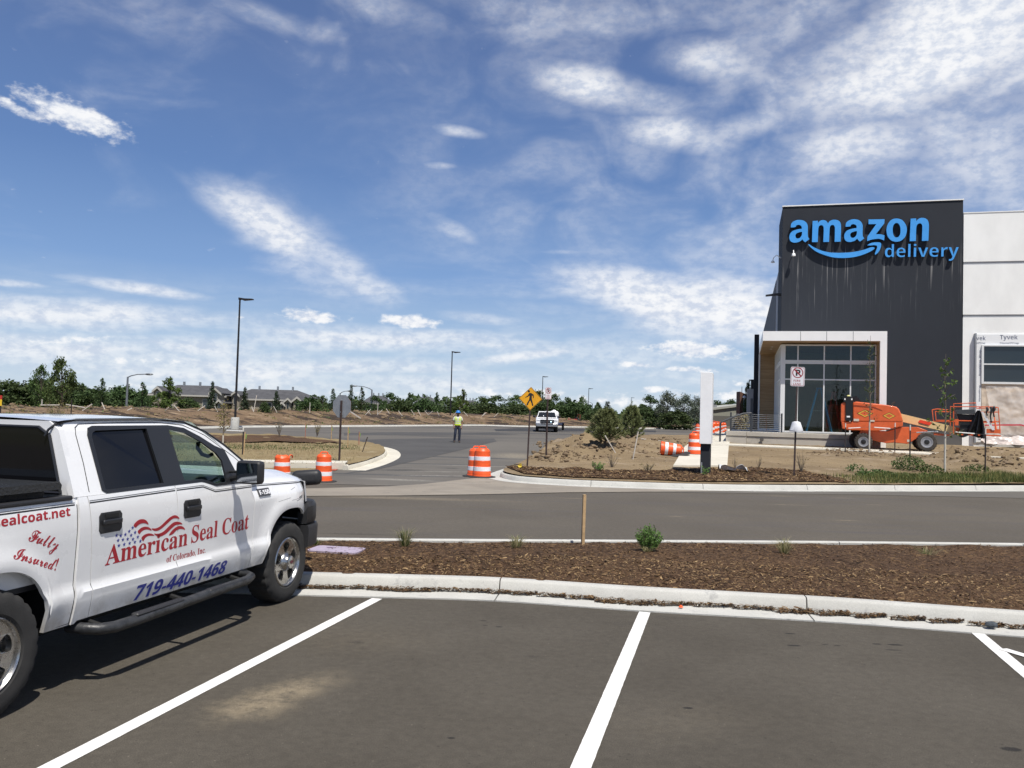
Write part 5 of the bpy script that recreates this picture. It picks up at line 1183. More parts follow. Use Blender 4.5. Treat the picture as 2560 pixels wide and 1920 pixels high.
# no parking signs
def noparking(p, k_, sw, sh, cz, post_h, rz, label, small=False):
    T = thing('no_parking_sign', label, 'parking sign', p, rz)
    post_mb(post_h, .048).build('post', brown_steel, T, False)
    F_ = face_of(T, -.028)
    MB().prism([rrect(sw, sh, sw * .12, cz)], F_, 0, .006).build('plate', sign_white, T, False)
    F_ = face_of(T, -.0345)
    MB().prism([rrect(sw * .93, sh * .95, sw * .10, cz), list(reversed(rrect(sw * .88, sh * .913, sw * .085, cz)))], F_, 0, .001).build('border', sign_red, T, False)
    cc = cz + sh * .20; r = sw * .385
    ph = r * 1.18
    letters('P', F_, -r * .36, cc - ph / 2, r * .86, ph, 'sans', .02, t0=0, t1=.001).build('letter', sign_blk, T, False)
    MB().prism([ngon(40, r, 0, 0, cc), list(reversed(ngon(40, r * .84, 0, 0, cc)))], F_, .001, .002).build('ring', sign_red, T, False)
    d = r * .92; w = r * .08
    MB().prism([[(-d * .707 - w, cc + d * .707 - w), (d * .707 - w, cc - d * .707 - w), (d * .707 + w, cc - d * .707 + w), (-d * .707 + w, cc + d * .707 + w)]], F_, .002, .003).build('slash', sign_red, T, False)
    for i, s in enumerate(('FIRE', 'LANE')): letters(s, F_, -sw * .27 - i * sw * .03, cz - sh * (.27 + .165 * i), sw * (.48 + .06 * i), sh * .105, 'sans', -.012, t0=0, t1=.001).build('words', sign_red, T, False)
    return T
p = gp(1985, 1195, h_site); p.z = ground_z(p.x, p.y); k_ = (p - EYE).dot(FWD) / FPX
T = noparking(p, k_, 34.5 * k_, 48.5 * k_, (1195 - 943) * k_, (1195 - 925) * k_, R(-6), 'large no parking fire lane sign standing before the entrance glass'); T.rotation_euler = (0, R(1.0), R(-6))
bag = MB(); z0 = (1195 - 1081) * k_; z1 = (1195 - 1055) * k_
bag.lathe([(.19, 0), (.20, .04), (.17, (z1 - z0) * .55), (.12, (z1 - z0) * .9), (.03, (z1 - z0))], (.05, 0, z0), 'Z', 14)
for v in bag.v: v.x += .03 * nz(v.x * 9, v.z * 9, 1, 2); v.y += .03 * nz(v.x * 9, v.z * 8, 1, 6)
b = bag.build('covering_bag', pm('white bag', (.74, .75, .78), .5, bump=.5, bscale=18), None, True, 30); b.matrix_world = Matrix.Translation(p); tag(b, 'white plastic bag tied round the fire lane sign post', 'bag')
p = gp(1365, 1152, h_site); p.z = ground_z(p.x, p.y); k_ = (p - EYE).dot(FWD) / FPX
noparking(p, k_, 19.5 * k_, 29.5 * k_, (1152 - 991.5) * k_, (1152 - 980) * k_, R(35), 'small no parking fire lane sign turned aside behind the walking person sign')
# white pylon sign
p = gp(1762, 1186, h_site); p.z = ground_z(p.x, p.y) - .03; k_ = (p - EYE).dot(FWD) / FPX
T = thing('pylon_sign', 'blank white pylon sign box on a dark plinth in the mulch', 'pylon sign', p, -BA)
MB().span((-.15, -.05, -.1), (.15, 1.0, (1187 - 1108.5) * k_)).build('plinth', dark_wall2, T, True, 40, bevel=.006)
MB().span((-.185, -.15, (1187 - 1108) * k_), (.185, 1.15, (1187 - 929) * k_)).build('sign_box', white_mat, T, True, 40, bevel=.008)
MB().span((-.125, -.07, -.05), (-.085, -.052, .42)).build('conduit', steel, T, False)

# ---- light poles of the lot
pole_mat = pm('pole bronze', (.016, .014, .014), .45)
def light_pole(p, H, label, k=1.0, rz=0.0, first=[None]):
    T = thing('light_pole', label, 'light pole', p, rz, 'tall dark light poles of the far lot')
    MB().lathe([(.29, -.3), (.29, .72), (.27, .76), (.001, .76)], n=20).build('concrete_base', conc_mat, T, True, 40)
    MB().tube([(0, 0, .76), (0, 0, H)], (.085, .06), 10).build('pole', pole_mat, T)
    hd = MB().prism([[(-.06, H - .04), (.12, H - .02), (.3, H - .09), (.98, H - .02), (.96, H + .05), (.4, H + .06), (-.06, H + .12)]], lambda u, v, t: Vector((u, t, v)), -.16, .16).build('lamp_head', pole_mat, T, True, 40, bevel=.012)
    return T
for (bx, by, tx, ty, dist, lab) in ((587, 1070, 597, 745, 59, 'tallest light pole, on the berm edge above the pickup cab'), (1125, 1065, 1131, 879, 98, 'light pole standing behind the worker'), (1354, 1062, 1357, 941, 150, 'thin light pole rising over the oncoming pickup'), (1470, 1060, 1473, 971, 190, 'thin far light pole left of the pines'), (1577, 1058, 1579, 994, 260, 'tiny far light pole just above the taller pine')):
    q = at(bx, by, dist); H = (by - ty) * (q - EYE).dot(FWD) / FPX
    light_pole(q, H - .05, lab, rz=R(-3))
# street lamps with a bent arm
lampg = pm('lamp grey', (.20, .22, .24), .5, metal=.4)
def street_lamp(bx, by, ty, tipx, tipy, dist, label):
    q = at(bx, by, dist); k = (q - EYE).dot(FWD) / FPX; q.z = h_lot(q.x, q.y); by2 = to_px(q)[1]; H = (by2 - ty) * k; dx = (tipx - bx) * k; dz = (ty - tipy) * k
    T = thing('street_lamp', label, 'street lamp', q, 0, 'bent arm street lamps along the far road')
    MB().tube([(0, 0, -.2), (0, 0, H)], (.13, .09), 8).build('pole', lampg, T)
    a = MB().tube([(0, 0, H - .05), (dx * .15, 0, H + dz * .35), (dx * .45, 0, H + dz * .85), (dx * .85, 0, H + dz)], (.06, .05, .045, .045), 6).build('arm', lampg, T)
    MB().ball((dx, 0, H + dz), (.42, .16, .11), 10, 6).build('lamp_head', lampg, a)
for a in ((316, 1020, 942, 369, 934, 80, 'street lamp above the hedge left of the houses, arm pointing to the tall pole'), (849, 1025, 983, 873, 977, 120, 'street lamp rising just behind the stop sign'), (928, 1030, 974, 884, 966, 110, 'street lamp whose arm reaches toward the stop sign'), (1115, 1040, 997, 1140, 992, 150, 'street lamp beside the light pole behind the worker'),
          (1229, 1045, 999, 1203, 992, 150, 'street lamp in the trees left of the walking person sign'), (1284, 1045, 1010, 1300, 1004, 170, 'small street lamp between the walking person sign and the trees'), (1480, 1050, 1009, 1466, 1005, 190, 'street lamp near the thin far pole left of the pines')): street_lamp(*a)
# pole with two lamps beyond the building corner
q = at(1879, 1050, 88); k = (q - EYE).dot(FWD) / FPX
T = thing('twin_lamp_pole', 'dark pole with two short lamp arms at the building corner', 'light pole', (q.x, q.y, .6)); H = (1053 - 917) * k
MB().tube([(0, 0, 0), (0, 0, H)], (.16, .16), 8).build('pole', pole_mat, T); MB().span((-.33, -.1, H - .14), (.6, .1, H - .02)).build('lamp_head', pole_mat, T, False); MB().span((-.55, -.1, H - 1.36), (.0, .1, H - 1.26)).build('lamp_head', pole_mat, T, False)

# ---- boom lift
lift_or = pm('lift orange', (.66, .115, .028), .45, var=.10, vscale=3, coat=.2); boom_cr = pm('boom cream', (.72, .55, .27), .5, var=.04); lift_dk = pm('lift black', (.010, .010, .012), .5)
def build_lift():
    p = Vector((18.2, 41.5, 0)); g = .70
    T = thing('boom_lift', 'orange boom lift with a cream arm and a caged platform parked before the building', 'boom lift', (p.x, p.y, 0), -BA - R(6))
    X = lambda u, v, t: Vector((u, t, v))
    MB().prism([[(-.75, 1.32), (.0, 1.16), (.55, 1.06), (.92, 1.11), (1.52, 1.06), (1.80, 1.25), (2.25, 1.55), (2.42, 1.74), (1.98, 1.91), (1.24, 1.89), (.6, 1.66), (-.6, 1.66)]], X, .25, 1.75).build('chassis', lift_or, T, True, 30, bevel=.02)
    MB().prism([[(-1.50, 1.72), (-1.55, 2.08), (1.28, 2.18), (1.29, 1.93), (.85, 1.80), (.09, 1.65), (-1.2, 1.66)]], X, .0, 2.0).build('turntable', lift_or, T, True, 30, bevel=.04)
    MB().prism([[(-1.02, 2.10), (-1.02, 3.06), (-.85, 3.11), (-.05, 3.03), (.55, 2.97), (.98, 2.89), (1.10, 2.78), (1.20, 2.55), (1.29, 2.20), (1.27, 2.14)]], X, -.02, .75).build('engine_hood', lift_or, T, True, 30, bevel=.07, segs=3)
    MB().prism([[(-1.02, 2.10), (-1.02, 3.0), (-.05, 2.95), (.98, 2.82), (1.2, 2.5), (1.27, 2.14)]], X, 1.25, 2.02).build('engine_hood', lift_or, T, True, 30, bevel=.07)
    MB().prism([[(-1.57, 2.06), (-1.58, 2.95), (-1.50, 3.05), (-1.34, 3.08), (-1.30, 2.1)]], X, -.0, 2.0).build('counterweight', lift_or, T, True, 30, bevel=.05)
    MB().prism([[(-.98, 2.88), (-.05, 2.82), (.35, 2.68), (.30, 2.72), (-.05, 2.87), (-.98, 2.94)]], X, -.035, -.015).build('hood_crease', pm('crease', (.25, .04, .01), .6), T, False)
    t = MB().prism([[(-1.36, 2.12), (-1.36, 3.05), (-1.46, 3.10), (-1.46, 3.30), (-1.36, 3.36), (-1.10, 3.36), (-1.02, 3.28), (-1.02, 2.12)]], X, -.06, .30).build('control_panel', lift_dk, T, True, 30, bevel=.015)
    MB().ball((-1.22, .1, 3.38), (.09, .09, .06), 10, 6).build('beacon', pm('beacon', (.70, .66, .25), .4), t)
    for u in (-1.42, -1.10): MB().span((u, -.066, 3.18), (u + .06, -.061, 3.26)).build('panel_label', white_mat, t, False)
    MB().span((-1.30, -.066, 2.30), (-1.14, -.061, 2.38)).build('panel_label', white_mat, t, False)
    MB().prism([[(-1.05, 3.36), (-.85, 3.42), (-.55, 3.05), (-.95, 3.05)]], X, .4, 1.4).build('boom_pivot', lift_dk, T, False)
    MB().tube([(.86, 1.3, 2.9), (.88, 1.3, 3.06), (.98, 1.3, 3.16)], (.05, .05, .04), 8).build('exhaust', pm('exhaust', (.05, .04, .035), .7), T)
    # decals
    yel = pm('decal yellow', (.72, .45, .06), .5)
    for (cx, cz, a, b) in ((-.45, 2.52, .38, .20), (.66, 2.43, .30, .17)):
        d = [(cx + a, cz), (cx + a * .3, cz + b * .7), (cx, cz + b), (cx - a * .3, cz + b * .7), (cx - a, cz), (cx - a * .3, cz - b * .7), (cx, cz - b), (cx + a * .3, cz - b * .7)]
        sc = lambda q: [(cx + (x - cx) * q, cz + (z - cz) * q) for x, z in d]
        MB().prism([d, list(reversed(sc(.9)))], X, -.026, -.022).build('decal', lift_dk, T, False); MB().prism([sc(.9), list(reversed(sc(.62)))], X, -.025, -.022).build('decal', yel, T, False)
    for (a, b, z0, z1) in ((-.97, -.72, 2.12, 2.24), (-.2, .0, 2.12, 2.2), (1.5, 1.66, 1.16, 1.28)): MB().span((a, -.03 if z0 > 2 else .24, z0), (b, -.025 if z0 > 2 else .248, z1)).build('data_plate', pm('plate', (.62, .56, .46), .5), T, False)
    letters('FUEL', X, .40, 1.93, .42, .09, 'sans', 0, .2, t0=-.004, t1=-.002) if False else None
    # wheels
    first = None
    for (u, z, r, y) in ((-.50, 1.10, .44, .18), (2.36, 1.19, .48, .18), (-.72, 1.15, .45, 1.85), (2.3, 1.19, .47, 1.85)):
        pr = [(.25, -.16), (.30, -.19), (.42, -.19), (.465, -.16), (.48, -.08), (.48, .08), (.465, .16), (.42, .19), (.30, .19), (.25, .16)]; n = 72; mb = MB(); vs = []
        for (rr, h) in pr:
            for j in range(n):
                a = 2 * math.pi * j / n; q = rr * r / .48
                if rr > .43 and ((j + (2 if h > 0 else 0)) % 4 < 2): q -= .035
                vs.append((q * math.cos(a), h, q * math.sin(a)))
        mb.add(vs, [(i * n + j, i * n + (j + 1) % n, (i + 1) * n + (j + 1) % n, (i + 1) * n + j) for i in range(len(pr) - 1) for j in range(n)])
        w = mb.build('wheel', pm('mud tyre', (.055, .047, .04), .9, var=.35, vscale=7), T, True, 30); w.location = (u, y, z); sgn = -1 if y < 1 else 1
        MB().lathe([(.27 * r / .48, -.15), (.275 * r / .48, -.185), (.24 * r / .48, -.18), (.20 * r / .48, -.09), (.001, -.09)] if sgn < 0 else [(.27 * r / .48, .15), (.275 * r / .48, .185), (.24 * r / .48, .18), (.2 * r / .48, .09), (.001, .09)], axis='Y', n=32).build('rim', pm('grey rim', (.34, .34, .36), .4, metal=.3, var=.1), w, True, 40)
        MB().lathe([(.13, sgn * .09), (.12, sgn * .17), (.06, sgn * .19), (.001, sgn * .19)], axis='Y', n=20).build('hub', lift_dk, w, True, 40)
    MB().tube([(-.6, .2, 1.12), (-.6, 1.85, 1.12)], .09, 8).build('axle', lift_dk, T); MB().tube([(2.33, .2, 1.19), (2.33, 1.85, 1.19)], .09, 8).build('axle', lift_dk, T)
    # arm
    a0, a1 = Vector((.6, 1.0, 2.52)), Vector((3.70, 1.0, 1.79)); d = (a1 - a0).normalized(); up = Vector((-d.z, 0, d.x))
    mb = MB(); h = .20
    mb.prism([[(a0.x + up.x * h, a0.z + up.z * h), (a0.x - up.x * h, a0.z - up.z * h), (a1.x - up.x * .165, a1.z - up.z * .165), (a1.x + up.x * .165, a1.z + up.z * .165)]], X, .82, 1.16)
    b = mb.build('boom', boom_cr, T, True, 30, bevel=.02)
    MB().prism([[(2.02, 2.16), (2.12, 2.28), (2.66, 2.16), (2.54, 2.0)]], X, .812, .819).build('boom_sign', pm('sign orange red', (.72, .06, .02), .5), b, False)
    for i in range(2): MB().prism([[(2.05, 2.115 - i * .05), (2.05, 2.14 - i * .05), (2.5, 2.03 - i * .05), (2.5, 2.005 - i * .05)]], X, .812, .818).build('boom_print', lift_dk, b, False)
    MB().prism([[(3.64, 1.60), (3.62, 1.95), (3.78, 1.96), (4.02, 1.86), (4.05, 1.76), (3.9, 1.64)]], X, .84, 1.14).build('boom_end', lift_or, T, True, 30, bevel=.02)
    MB().prism([[(2.75, 1.66), (3.5, 1.58), (3.5, 1.50), (2.75, 1.54)]], X, .9, 1.1).build('boom_cradle', lift_or, T, True, 30, bevel=.01)
    # platform
    pl = MB().span((3.75, .2, 1.58), (5.55, 1.55, 1.64)).build('platform', lift_or, T, False)
    def rails(name, segs, r=.026):
        mb = MB()
        for s in segs: mb.tube(s, r, 6)
        return mb.build(name, lift_or, pl)
    y0, y1 = .25, 1.5
    rails('guard_rail', [[(2.72, y1, 2.80), (2.95, y1, 2.85), (3.55, y1, 2.80)], [(2.72, y1, 2.80), (2.78, y1, 2.22), (3.6, y1, 2.22)], [(2.86, y1, 2.72), (2.9, y1, 2.28), (3.5, y1, 2.28)], [(2.86, y1, 2.72), (3.5, y1, 2.72)]])
    rails('guard_rail', [[(3.54, y0, 1.62), (3.54, y0, 3.10), (4.50, y0, 3.16), (4.52, y0, 2.9), (5.44, y0, 2.95), (5.53, y0, 1.75)], [(3.54, y0, 2.28), (5.5, y0, 2.28)], [(4.52, y0, 2.72), (5.46, y0, 2.74)]])
    rails('guard_rail', [[(3.54, y1, 1.62), (3.54, y1, 2.98), (5.44, y1, 3.02), (5.53, y1, 1.72)], [(3.54, y1, 2.24), (5.5, y1, 2.24)], [(5.44, y0, 2.95), (5.44, y1, 3.02)], [(5.53, y0, 1.75), (5.53, y1, 1.75)], [(5.40, y1, 2.95), (5.40, y0, 1.75)]])
    MB().span((4.78, .22, 1.72), (5.54, .25, 1.92)).build('kick_plate', lift_or, pl, False); MB().span((3.6, .22, 2.05), (3.75, .3, 2.35)).build('hinge_plate', lift_or, pl, False)
    bx = MB().prism([[(3.63, 2.60), (3.66, 2.80), (4.45, 2.86), (4.47, 2.62)]], X, .2, .7).build('control_box', pm('box grey', (.05, .055, .06), .5), pl, True, 30, bevel=.02)
    MB().prism([[(3.68, 2.60), (3.84, 2.1), (3.84, 1.72), (4.5, 1.62), (4.44, 2.60)]], X, .35, .62).build('platform_console', lift_dk, pl, False)
    def drape(u, v):
        x = 4.60 + (u - .5) * (.12 + .75 * v ** .8) - .10 * v; z = 2.80 - 1.18 * v - .20 * v * u ** 2 + .05 * math.sin(u * 14) * v
        return Vector((x, .14 + .08 * math.sin(u * 17 + v * 3) * (.3 + v), z))
    MB().grid(drape, 26, 18).build('black_tarp', pm('black sheeting', (.008, .008, .009), .3, bump=.5, bscale=12), T, True, 50)
    MB().grid(lambda u, v: Vector((3.75 + 1.0 * u, .2 + .06 * math.sin(u * 15), 1.78 - .25 * v - .06 * math.sin(u * 9) * v)), 20, 6).build('black_tarp', pm('black sheeting', (.008, .008, .009), .3), T, True, 50)
    MB().prism([[(4.70, 2.74), (4.80, 2.74), (5.30, 1.88), (5.18, 1.86)]], X, .18, .2).build('plastic_strip', pm('clear strip', (.7, .7, .72), .3), T, False)
    for (u, z, l) in ((5.12, 2.98, .75), (5.24, 3.0, .5), (4.95, 2.95, .4)): MB().tube([(u, .2, z), (u + .03, .15, z - .12), (u - .02, .16, z - l * .6), (u + .02, .17, z - l)], (.05, .06, .03, .035), 6).build('strap', lift_dk, pl)
    return T
build_lift()

# ---- worker
def build_worker():
    p = gp(1143, 1106.5); T = thing('person', 'worker in blue hard hat, lime vest and jeans standing in the drive', 'person', p, R(8))
    def skin(name, verts, edges, m, par, sub=2):
        me = bpy.data.meshes.new(name); me.from_pydata([v[:3] for v in verts], edges, []); o = bpy.data.objects.new(name, me); COL.objects.link(o); me.materials.append(m); o.parent = par
        md = o.modifiers.new('skin', 'SKIN'); md.use_smooth_shade = True
        for i, v in enumerate(verts):
            r = v[3] if hasattr(v[3], '__len__') else (v[3], v[3]); me.skin_vertices[0].data[i].radius = r
        me.skin_vertices[0].data[0].use_root = True
        s = o.modifiers.new('sub', 'SUBSURF'); s.levels = sub; s.render_levels = sub; return o
    V = [(0, 0, .98, (.15, .11)), (0, 0, 1.15, (.14, .10)), (0, -.01, 1.35, (.17, .115)), (0, 0, 1.46, (.12, .09)), (0, -.01, 1.54, (.058, .058)), (0, -.03, 1.60, (.075, .085)), (0, -.035, 1.70, (.082, .10)), (0, -.03, 1.78, (.06, .07)),
         (-.10, 0, .92, .095), (-.13, -.05, .50, .062), (-.16, .02, .10, .042), (-.17, -.11, .035, .035),
         (.10, 0, .92, .095), (.115, -.01, .50, .062), (.11, .03, .10, .042), (.12, -.10, .035, .035),
         (-.19, 0, 1.43, .055), (-.25, .02, 1.16, .045), (-.23, -.06, .93, .032), (-.215, -.09, .86, .028),
         (.19, 0, 1.43, .055), (.26, .03, 1.16, .045), (.23, -.05, .93, .032), (.21, -.09, .87, .028)]
    E_ = [(0, 1), (1, 2), (2, 3), (3, 4), (4, 5), (5, 6), (6, 7), (0, 8), (8, 9), (9, 10), (10, 11), (0, 12), (12, 13), (13, 14), (14, 15), (3, 16), (16, 17), (17, 18), (18, 19), (3, 20), (20, 21), (21, 22), (22, 23)]
    for (hi, sx) in ((19, 1), (23, -1)):
        hx, hy, hz_ = V[hi][:3]
        for q, (dx, ln) in enumerate(((-.022, .060), (-.008, .072), (.007, .068), (.021, .052))):
            a = len(V); V.append((hx + dx * sx, hy - .01, hz_ - .035, .009)); V.append((hx + dx * sx, hy - .018, hz_ - .035 - ln * .55, .008)); V.append((hx + dx * sx + .004 * sx, hy - .006, hz_ - .035 - ln, .0065)); E_ += [(hi, a), (a, a + 1), (a + 1, a + 2)]
        a = len(V); V.append((hx + .02 * sx, hy - .035, hz_ - .012, .010)); V.append((hx + .022 * sx, hy - .05, hz_ - .045, .008)); E_ += [(hi, a), (a, a + 1)]
    skin_m = pm('skin', (.22, .115, .07), .55)
    b = skin('body', V, E_, skin_m, T)
    den = pm('denim', (.022, .03, .055), .85, var=.25, vscale=14, bump=.3, bscale=60); shirt = pm('white tee', (.70, .68, .62), .85, var=.06)
    skin('jeans', [(0, 0, 1.00, (.165, .125)), (0, 0, .94, (.155, .12)), (-.10, 0, .88, .11), (-.135, -.05, .50, .080), (-.165, .02, .12, .068), (-.17, .02, .06, .07), (.10, 0, .88, .11), (.118, -.01, .50, .080), (.112, .03, .12, .068), (.112, .03, .06, .07)], [(0, 1), (1, 2), (2, 3), (3, 4), (4, 5), (1, 6), (6, 7), (7, 8), (8, 9)], den, T)
    skin('shirt', [(0, 0, .93, (.168, .13)), (0, 0, 1.15, (.158, .12)), (0, -.01, 1.35, (.185, .13)), (0, 0, 1.47, (.13, .10)), (-.20, 0, 1.42, .072), (-.245, .015, 1.24, .068), (.20, 0, 1.42, .072), (.25, .02, 1.24, .068)], [(0, 1), (1, 2), (2, 3), (3, 4), (4, 5), (3, 6), (6, 7)], shirt, T)
    lime = pm('lime vest', (.62, .80, .04), .6, var=.04, bump=.3, bscale=30); tape = pm('vest tape', (.70, .72, .60), .4)
    def torso(z, a, gap=0.0, g=.012):
        w = lin(z, [(.95, .185), (1.15, .178), (1.35, .205), (1.46, .175), (1.52, .105)]) + g; d = lin(z, [(.95, .15), (1.15, .14), (1.35, .152), (1.46, .12), (1.52, .085)]) + g
        return Vector((w * math.sin(a), -.005 - d * math.cos(a), z + (.02 * math.cos(a) if z > 1.4 else 0)))
    op = lambda z: lin(z, [(1.0, .05), (1.2, .05), (1.4, .30), (1.52, .85)])
    ve = MB(); ve.grid(lambda u, v: torso(1.0 + .50 * v, op(1.0 + .5 * v) + (2 * math.pi - 2 * op(1.0 + .5 * v)) * u), 40, 14); vo = ve.build('vest', lime, T, True, 80)
    for z0 in (1.09, 1.20): MB().grid(lambda u, v: torso(z0 + .055 * v, op(z0) + (2 * math.pi - 2 * op(z0)) * u, g=.016), 40, 2).build('reflective_tape', tape, vo, True, 80)
    for s in (-1, 1): MB().grid(lambda u, v: torso(1.22 + .28 * v, s * (.55 - .05 * v + .18 * u), g=.017), 3, 8).build('reflective_tape', tape, vo, True, 80)
    hat = pm('hard hat blue', (.03, .20, .58), .35, coat=.3)
    ho = MB().lathe([(.128, 1.725), (.125, 1.76), (.112, 1.80), (.085, 1.835), (.045, 1.853), (.001, 1.857)], (0, -.03, 0), n=24).build('hard_hat', hat, T, True, 60)
    MB().lathe([(.12, 1.722), (.165, 1.715), (.166, 1.722), (.12, 1.735)], (0, -.045, 0), n=24).build('brim', hat, ho, True, 50)
    MB().ball((0, -.125, 1.665), (.016, .02, .024), 8, 6).build('nose', skin_m, b)
    for s in (-1, 1):
        MB().ball((s * .034, -.118, 1.693), (.016, .008, .010), 8, 6).build('eye', sign_blk, b); MB().ball((s * .088, -.03, 1.68), (.014, .028, .036), 8, 6).build('ear', skin_m, b)
        x, y = ((-.172, -.05) if s < 0 else (.122, -.04)); MB().ball((x, y, .045), (.052, .13, .055), 12, 8).build('boot', pm('boot', (.05, .035, .025), .8), T)
    MB().ball((0, -.118, 1.632), (.026, .008, .007), 8, 5).build('mouth', pm('mouth', (.12, .05, .04), .6), b)
build_worker()

# ---- pickup coming along the drive, with its trailer
def build_far_pickup():
    p = at(1367, 1080, 74); p.z = h_lot(p.x, p.y); T = thing('pickup_truck', 'white pickup facing us far along the drive with headlights on', 'pickup truck', p, R(-1.5)); T.scale = (1.0,) * 3
    X = lambda u, v, t: Vector((t, u, v)); gl = pm('windscreen dark', (.015, .018, .022), .08, spec=.35)
    MB().prism([[(.0, .62), (-.02, 1.0), (.06, 1.16), (.35, 1.22), (1.35, 1.28), (1.55, 1.30), (5.6, 1.32), (5.6, .62), (4.95, .62), (4.85, .85), (4.5, 1.0), (4.15, .85), (4.05, .5), (1.42, .5), (1.32, .85), (.98, 1.0), (.62, .85), (.55, .62)]], X, -.99, .99).build('body', white_paint, T, True, 30, bevel=.05)
    mb = MB(); A_ = [(-.93, 1.30, 1.28), (.93, 1.30, 1.28), (.93, 3.5, 1.30), (-.93, 3.5, 1.30)]; B_ = [(-.74, 2.0, 1.86), (.74, 2.0, 1.86), (.74, 3.35, 1.88), (-.74, 3.35, 1.88)]
    mb.add(A_ + B_, [(0, 1, 5, 4), (1, 2, 6, 5), (2, 3, 7, 6), (3, 0, 4, 7), (4, 5, 6, 7)]); mb.build('cab', white_paint, T, True, 30, bevel=.04)
    mb = MB(); mb.add([(-.84, 1.33, 1.35), (.84, 1.33, 1.35), (.70, 1.88, 1.79), (-.70, 1.88, 1.79)], [(0, 1, 2, 3)]); mb.build('windscreen', gl, T, False)
    for s in (-1, 1):
        mb = MB(); mb.add([(s * .935, 1.75, 1.36), (s * .935, 3.3, 1.36), (s * .80, 3.2, 1.76), (s * .80, 2.1, 1.76)], [(0, 1, 2, 3)]); mb.build('side_window', gl, T, False)
        MB().span((s * .55, -.035, .98), (s * .93, .05, 1.12)).build('headlight', pm('headlamp', (.6, .62, .66), .15), T, True, 40, bevel=.02)
        MB().span((s * .70, -.10, .58), (s * .86, -.06, .68)).build('fog_lamp', pm('fog lamp lit', (.9, .9, .85), .3, emit=(1, .97, .9, 2.2)), T, False)
        MB().span((s * 1.02, 1.55, 1.28), (s * 1.26, 1.68, 1.48)).build('door_mirror', lift_dk, T, True, 40, bevel=.03)
        for y in (1.0, 4.5):
            w = MB().lathe([(.22, -.12), (.36, -.13), (.40, -.09), (.40, .09), (.36, .13), (.22, .12)], axis='X', n=28).build('wheel', rubber, T); w.location = (s * .86, y, .40)
            MB().lathe([(.22, s * .10), (.20, s * .12), (.001, s * .08)], axis='X', n=20).build('rim', chrome, w)
    MB().span((-.62, -.05, .82), (.62, .02, 1.12)).build('grille', lift_dk, T, True, 40, bevel=.02)
    MB().span((-.60, -.06, .955), (.60, -.045, .98)).build('grille_bar', chrome, T, False)
    MB().span((.30, -.065, .91), (.40, -.045, .99)).build('strobe', pm('strobe lit', (.5, .7, .9), .3, emit=(.45, .75, 1, 3)), T, False)
    MB().span((-.98, -.12, .48), (.98, .1, .80)).build('bumper', pm('satin chrome', (.45, .45, .46), .3, metal=.8), T, True, 40, bevel=.05)
    MB().span((-.55, -.13, .70), (.55, -.115, .78)).build('bumper_grille', lift_dk, T, False); MB().span((-.9, .2, .30), (.9, 5.2, .55)).build('underbody', under, T, False)
    MB().span((-.06, 2.3, 1.88), (.0, 2.5, 1.96)).build('roof_beacon', white_mat, T, False); MB().span((-.34, 1.33, 1.40), (-.28, 1.345, 1.50)).build('pass_card', white_mat, T, False)
    q = p + Vector((.98, 9.0, 0)); T2 = thing('tank_trailer', 'trailer with a white water tank behind the oncoming pickup', 'trailer', (q.x, q.y, h_lot(q.x, q.y)), R(-1.5))
    MB().span((-.5, -1.6, .55), (.9, 2.2, .70)).build('frame', pm('trailer blue', (.02, .035, .09), .5), T2, False)
    MB().lathe([(.001, .8), (.46, .8), (.48, .86), (.48, 1.65), (.44, 1.78), (.30, 1.90), (.14, 1.96), (.12, 2.02), (.001, 2.03)], (.1, .3, 0), n=28).build('tank', white_mat, T2, True, 40)
    MB().span((-.4, -.9, .7), (.55, -.3, 1.45)).build('pump_box', pm('pump grey', (.28, .29, .31), .5), T2, True, 40, bevel=.03)
    for s in (-.62, 1.02):
        w = MB().lathe([(.18, -.10), (.32, -.11), (.36, -.08), (.36, .08), (.32, .11), (.18, .10)], axis='X', n=24).build('wheel', rubber, T2); w.location = (s, .3, .36); MB().lathe([(.18, -.1), (.001, -.06)], axis='X', n=16).build('rim', steel, w)
        MB().span((s - .14, -.2, .74), (s + .14, .8, .78)).build('fender', pm('trailer blue', (.02, .035, .09), .5), T2, False)
build_far_pickup()
# small red tractor on the berm
q = at(1437, 1062, 108); T = thing('small_tractor', 'small red tractor working on the dirt berm', 'tractor', (q.x, q.y, q.z), R(25)); rd_ = pm('tractor red', (.30, .035, .025), .5)
MB().span((-.75, -.25, .38), (.45, .25, .75)).build('engine_cover', rd_, T, True, 40, bevel=.05); MB().span((.1, -.2, .75), (.4, .2, 1.0)).build('seat', lift_dk, T, True, 40, bevel=.04)
MB().tube([(.55, .3, .4), (.6, .3, 1.35), (.6, -.3, 1.35), (.55, -.3, .4)], .035, 6).build('roll_bar', rd_, T); MB().tube([(-.7, -.3, .5), (-1.1, -.3, .75), (-1.45, -.3, .25)], .06, 6).build('loader_arm', rd_, T); MB().span((-1.65, -.45, .05), (-1.35, .45, .4)).build('bucket', rd_, T, False)
for (x, y, r) in ((-.5, -.38, .25), (-.5, .38, .25), (.4, -.42, .40), (.4, .42, .40)):
    w = MB().lathe([(r * .55, -.1), (r, -.1), (r, .1), (r * .55, .1)], axis='Y', n=20).build('wheel', rubber, T); w.location = (x, y, r)

